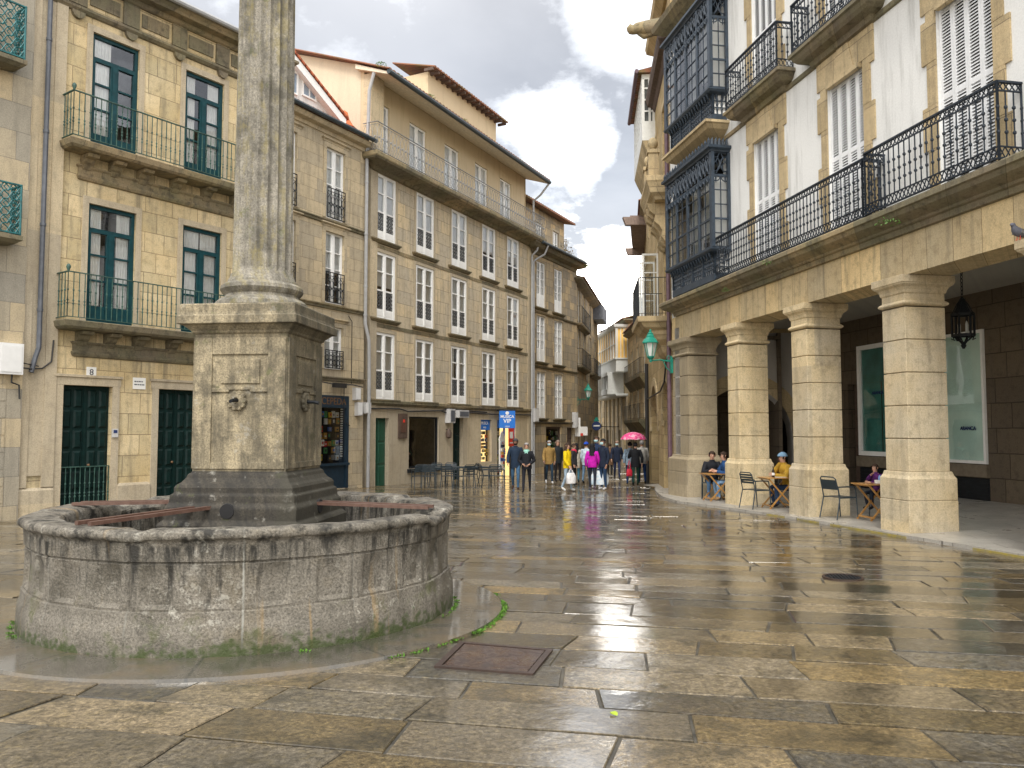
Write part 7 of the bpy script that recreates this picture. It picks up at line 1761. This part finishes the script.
def mtable(label, loc, rz, group):
    e = empty('cafe_table', label, 'table', loc, math.radians(rz), group); q = MB(); q.box(-.36, .36, -.36, .36, .72, .74); q.ring([(0, .70), (.01, .71), (.012, .742), (0, .748)], -.36, .36, -.36, .36); q.build('tabletop', M['chair_metal'], e)
    for sx in (-1, 1):
        for sy in (-1, 1): q = MB(); q.tube([(sx*.33, sy*.33, 0), (sx*.30, sy*.30, .71)], .016, 6); q.build('leg', M['chair_metal'], e)
    return e
M['chair_metal'] = plain('dark_teal_metal', (.022,.035,.045), .4, .2, spec=.6)
M['varnish'] = plain('varnished_wood', (.42,.20,.05), .35, .25, nscale=5, c2=(.5,.27,.08), coat=.4)
FA = lambda Y: -.018*Y+.075
GA = 'chairs under the arcade'; GT = 'wooden cafe tables under the arcade'
def fl(x, y): return (x, y, FA(y))
chair('dark metal armchair with its back to the second column base, facing the nearest wooden table', fl(6.80, 16.72), 150-40, GA, True)
wtable('folding wooden table nearest the camera, beside the widest column', fl(7.42, 16.35), 8, GT)
chair('dark metal armchair used by the small child at the nearest wooden table', fl(7.80, 16.75), -70, GA)
chair('empty dark slatted armchair standing before the third column base', fl(5.86, 19.35), 112, GA)
wtable('folding wooden table with a bottle, before the third column base', fl(6.42, 19.45), 6, GT)
chair('dark metal armchair under the man in blue hat', fl(6.86, 19.75), -75, GA)
wtable('folding wooden table farthest along the arcade beside the end pier', fl(5.62, 22.05), 10, GT)
chair('dark metal armchair under the man in dark jacket by the end pier', fl(5.63, 22.75), -15, GA)
chair('dark metal armchair half hidden behind the third column, under the person in blue', fl(6.16, 22.15), -80, GA)
person('small dark haired child in purple top sitting at the nearest wooden table', fl(7.68, 16.80), -70, 1.22, (.10,.02,.14), (.02,.03,.05), BLK, BRH, 'short', .8, 'sit', coat=True, arms={'wrR': (-.02,-.30,1.0), 'elR': (-.2,-.24,.86)}, lean=.1)[0].location.z += .18
person('man in pale blue beanie and mustard jacket seated with hand to his mouth', fl(6.80, 19.70), -78, 1.72, (.45,.27,.03), (.03,.06,.13), BLK, BRH, 'short', .8, 'sit', hat=('beanie', (.22,.38,.55)), arms={'elR': (-.20,-.30,.84), 'wrR': (-.05,-.20,1.08)}, lean=.12)
person('man in dark jacket and jeans sitting behind the farthest arcade table', fl(5.63, 22.68), -8, 1.74, (.012,.014,.022), (.10,.2,.36), (.3,.3,.32), BRH, 'short', .8, 'sit', lean=.15)
person('person in blue jacket and light jeans mostly hidden behind the third column', fl(6.02, 22.12), -80, 1.72, (.02,.07,.2), (.22,.36,.55), (.4,.25,.12), BRH, 'short', .8, 'sit', lean=.15)
def tb(x, y): return (x, y, FA(y)+.738)
e = empty('bottle', 'small dark bottle on the middle wooden table', 'bottle', tb(6.28, 19.32)); q = MB(); q.lathe([(.03, 0), (.034, .01), (.034, .13), (.03, .16), (.014, .2), (.012, .24), (.015, .245), (.013, .26)], 12); q.build('glass', plain('dark_bottle', (.03,.015,.008), .08, .1), e, smooth=40); q = MB(); q.lathe([(.0352, .05), (.0352, .11)], 12); q.build('label', M['sign_white'], e, smooth=40)
e = empty('menu_sheet', 'white paper lying on the middle wooden table', 'paper', tb(6.45, 19.36)); q = MB(); q.box(-.13, .13, -.09, .09, .001, .006); q.build('sheet', M['sign_white'], e)
e = empty('cup', 'glass cup on the middle wooden table near the man in blue hat', 'cup', tb(6.62, 19.45)); q = MB(); q.lathe([(.025, 0), (.035, .03), (.04, .11), (.036, .11), (.03, .03), (.001, .012)], 12); q.build('bowl', M['lamp_glass'], e, smooth=40); q = MB(); q.lathe([(.06, 0), (.065, .008), (.04, .004)], 12); q.build('saucer', M['sign_white'], e)
e = empty('toy_box', 'pale blue and white packet on the nearest wooden table', 'packet', tb(7.45, 16.28)); q = MB(); q.box(-.09, .09, -.06, .06, 0, .07); q.build('box', M['sign_white'], e, bevel=.01); q = MB(); q.lathe([(.03, .07), (.035, .10), (.025, .15), (.01, .17)], 10); q.build('stopper', plain('light_blue_plastic', (.15,.3,.6), .4), e, smooth=40)
e = empty('cup', 'yellow cup on the nearest wooden table in front of the child', 'cup', tb(7.58, 16.42)); q = MB(); q.lathe([(.03, 0), (.035, .02), (.04, .09), (.035, .09), (.001, .02)], 12); q.build('bowl', M['yellow'], e, smooth=40); q = MB(); q.tube([(.038,0,.02), (.065,0,.035), (.065,0,.065), (.04,0,.075)], .006, 5); q.build('handle', M['yellow'], e)
# terrace before the cafe window
GG = 'dark metal chairs of the cafe terrace'; GMT = 'dark metal tables of the cafe terrace'
def tl(u, Y): p = up(u, Y); return p+Vector((0,0,.002))
mtable('square dark metal table nearest the green door of the long house', tl(441, 30.3), 26, GMT)
mtable('square dark metal table in the middle of the cafe terrace', tl(459, 30.6), 26, GMT)
mtable('square dark metal table at the right end of the cafe terrace', tl(478, 30.8), 26, GMT)
for u, Y, rz, lab in ((420, 29.4, 200, 'leftmost dark metal chair of the cafe terrace'), (428.5, 29.2, 190, 'second dark metal chair from the left, side by side with the leftmost'), (434, 31.6, -20, 'dark metal chair tucked close under the cafe window'), (450, 29.5, 160, 'dark metal chair with its back to the fountain, left of the middle table'), (452, 31.8, 10, 'dark metal chair between the cafe window and the middle table'),
                      (466, 29.4, 215, 'dark metal chair with its back to the fountain, right of the middle table'), (470.5, 31.4, -70, 'dark metal chair by the dark door, between two terrace tables'), (487, 29.9, 110, 'dark metal chair right of the last terrace table, second from the right'), (497, 29.6, 170, 'rightmost dark metal chair of the cafe terrace, nearest the couple')):
    chair(lab, tl(u, Y), rz, GG)
# guest behind the cafe window
w = F3.W(4.05, 1.1, -.62); person('guest in dark green sweater and cap seated behind the cafe window', (w.x, w.y, w.z+.42), 35, 1.7, (.02,.07,.05), BLK, BLK, BRH, 'short', .8, 'sit', hat=('cap', (.02,.02,.025)), scarf=(.25,.15,.18))
# round sign and small signs down the street
e = empty('round_sign', 'round dark blue hanging sign with a pale band far down the street', 'sign', at(596.5, 426, 56), 0); q = MB(); q.lathe([(.30, -.05), (.32, -.03), (.32, .03), (.30, .05)], 24); q.v = [(x, z, y) for x, y, z in q.v]; q.f = [tuple(reversed(f)) for f in q.f]; q.build('disc', M['ink_blue'], e, smooth=40); q = MB(); q.box(-.22, .22, -.065, -.051, -.03, .06); q.build('band', M['sign_white'], e); q = MB(); q.bar((.3, 0, -.05), (1.6, .3, -.05), .05); q.build('bracket', M['dark_iron'], e)
q = MB(); q.prismy([(-.2, .33), (.2, .33), (.06, .62), (-.06, .6)], -.05, .05); q.build('finial', M['green_lamp'], e)
for px, Y, w_, h_, lab in (((577.5, 427), 49.4, .34, 1.15, 'tall narrow white sign at the corner house'), ((583.5, 431), 50.5, .5, .55, 'small white and red tilted sign right of the narrow white one'),):
    p = at(*px, Y); e = empty('shop_sign', lab, 'sign', p, .1); inst('panel', flat(w_, h_, .05, M['sign_white']), e); q = MB(); q.bar((0, .0, h_*.3), (-.5, .5, h_*.3), .04); q.build('bracket', M['dark_iron'], e)
    if 'red' in lab: inst('patch', flat(.2, .16, .06, M['red']), e, (-.14, -.01, -.22))
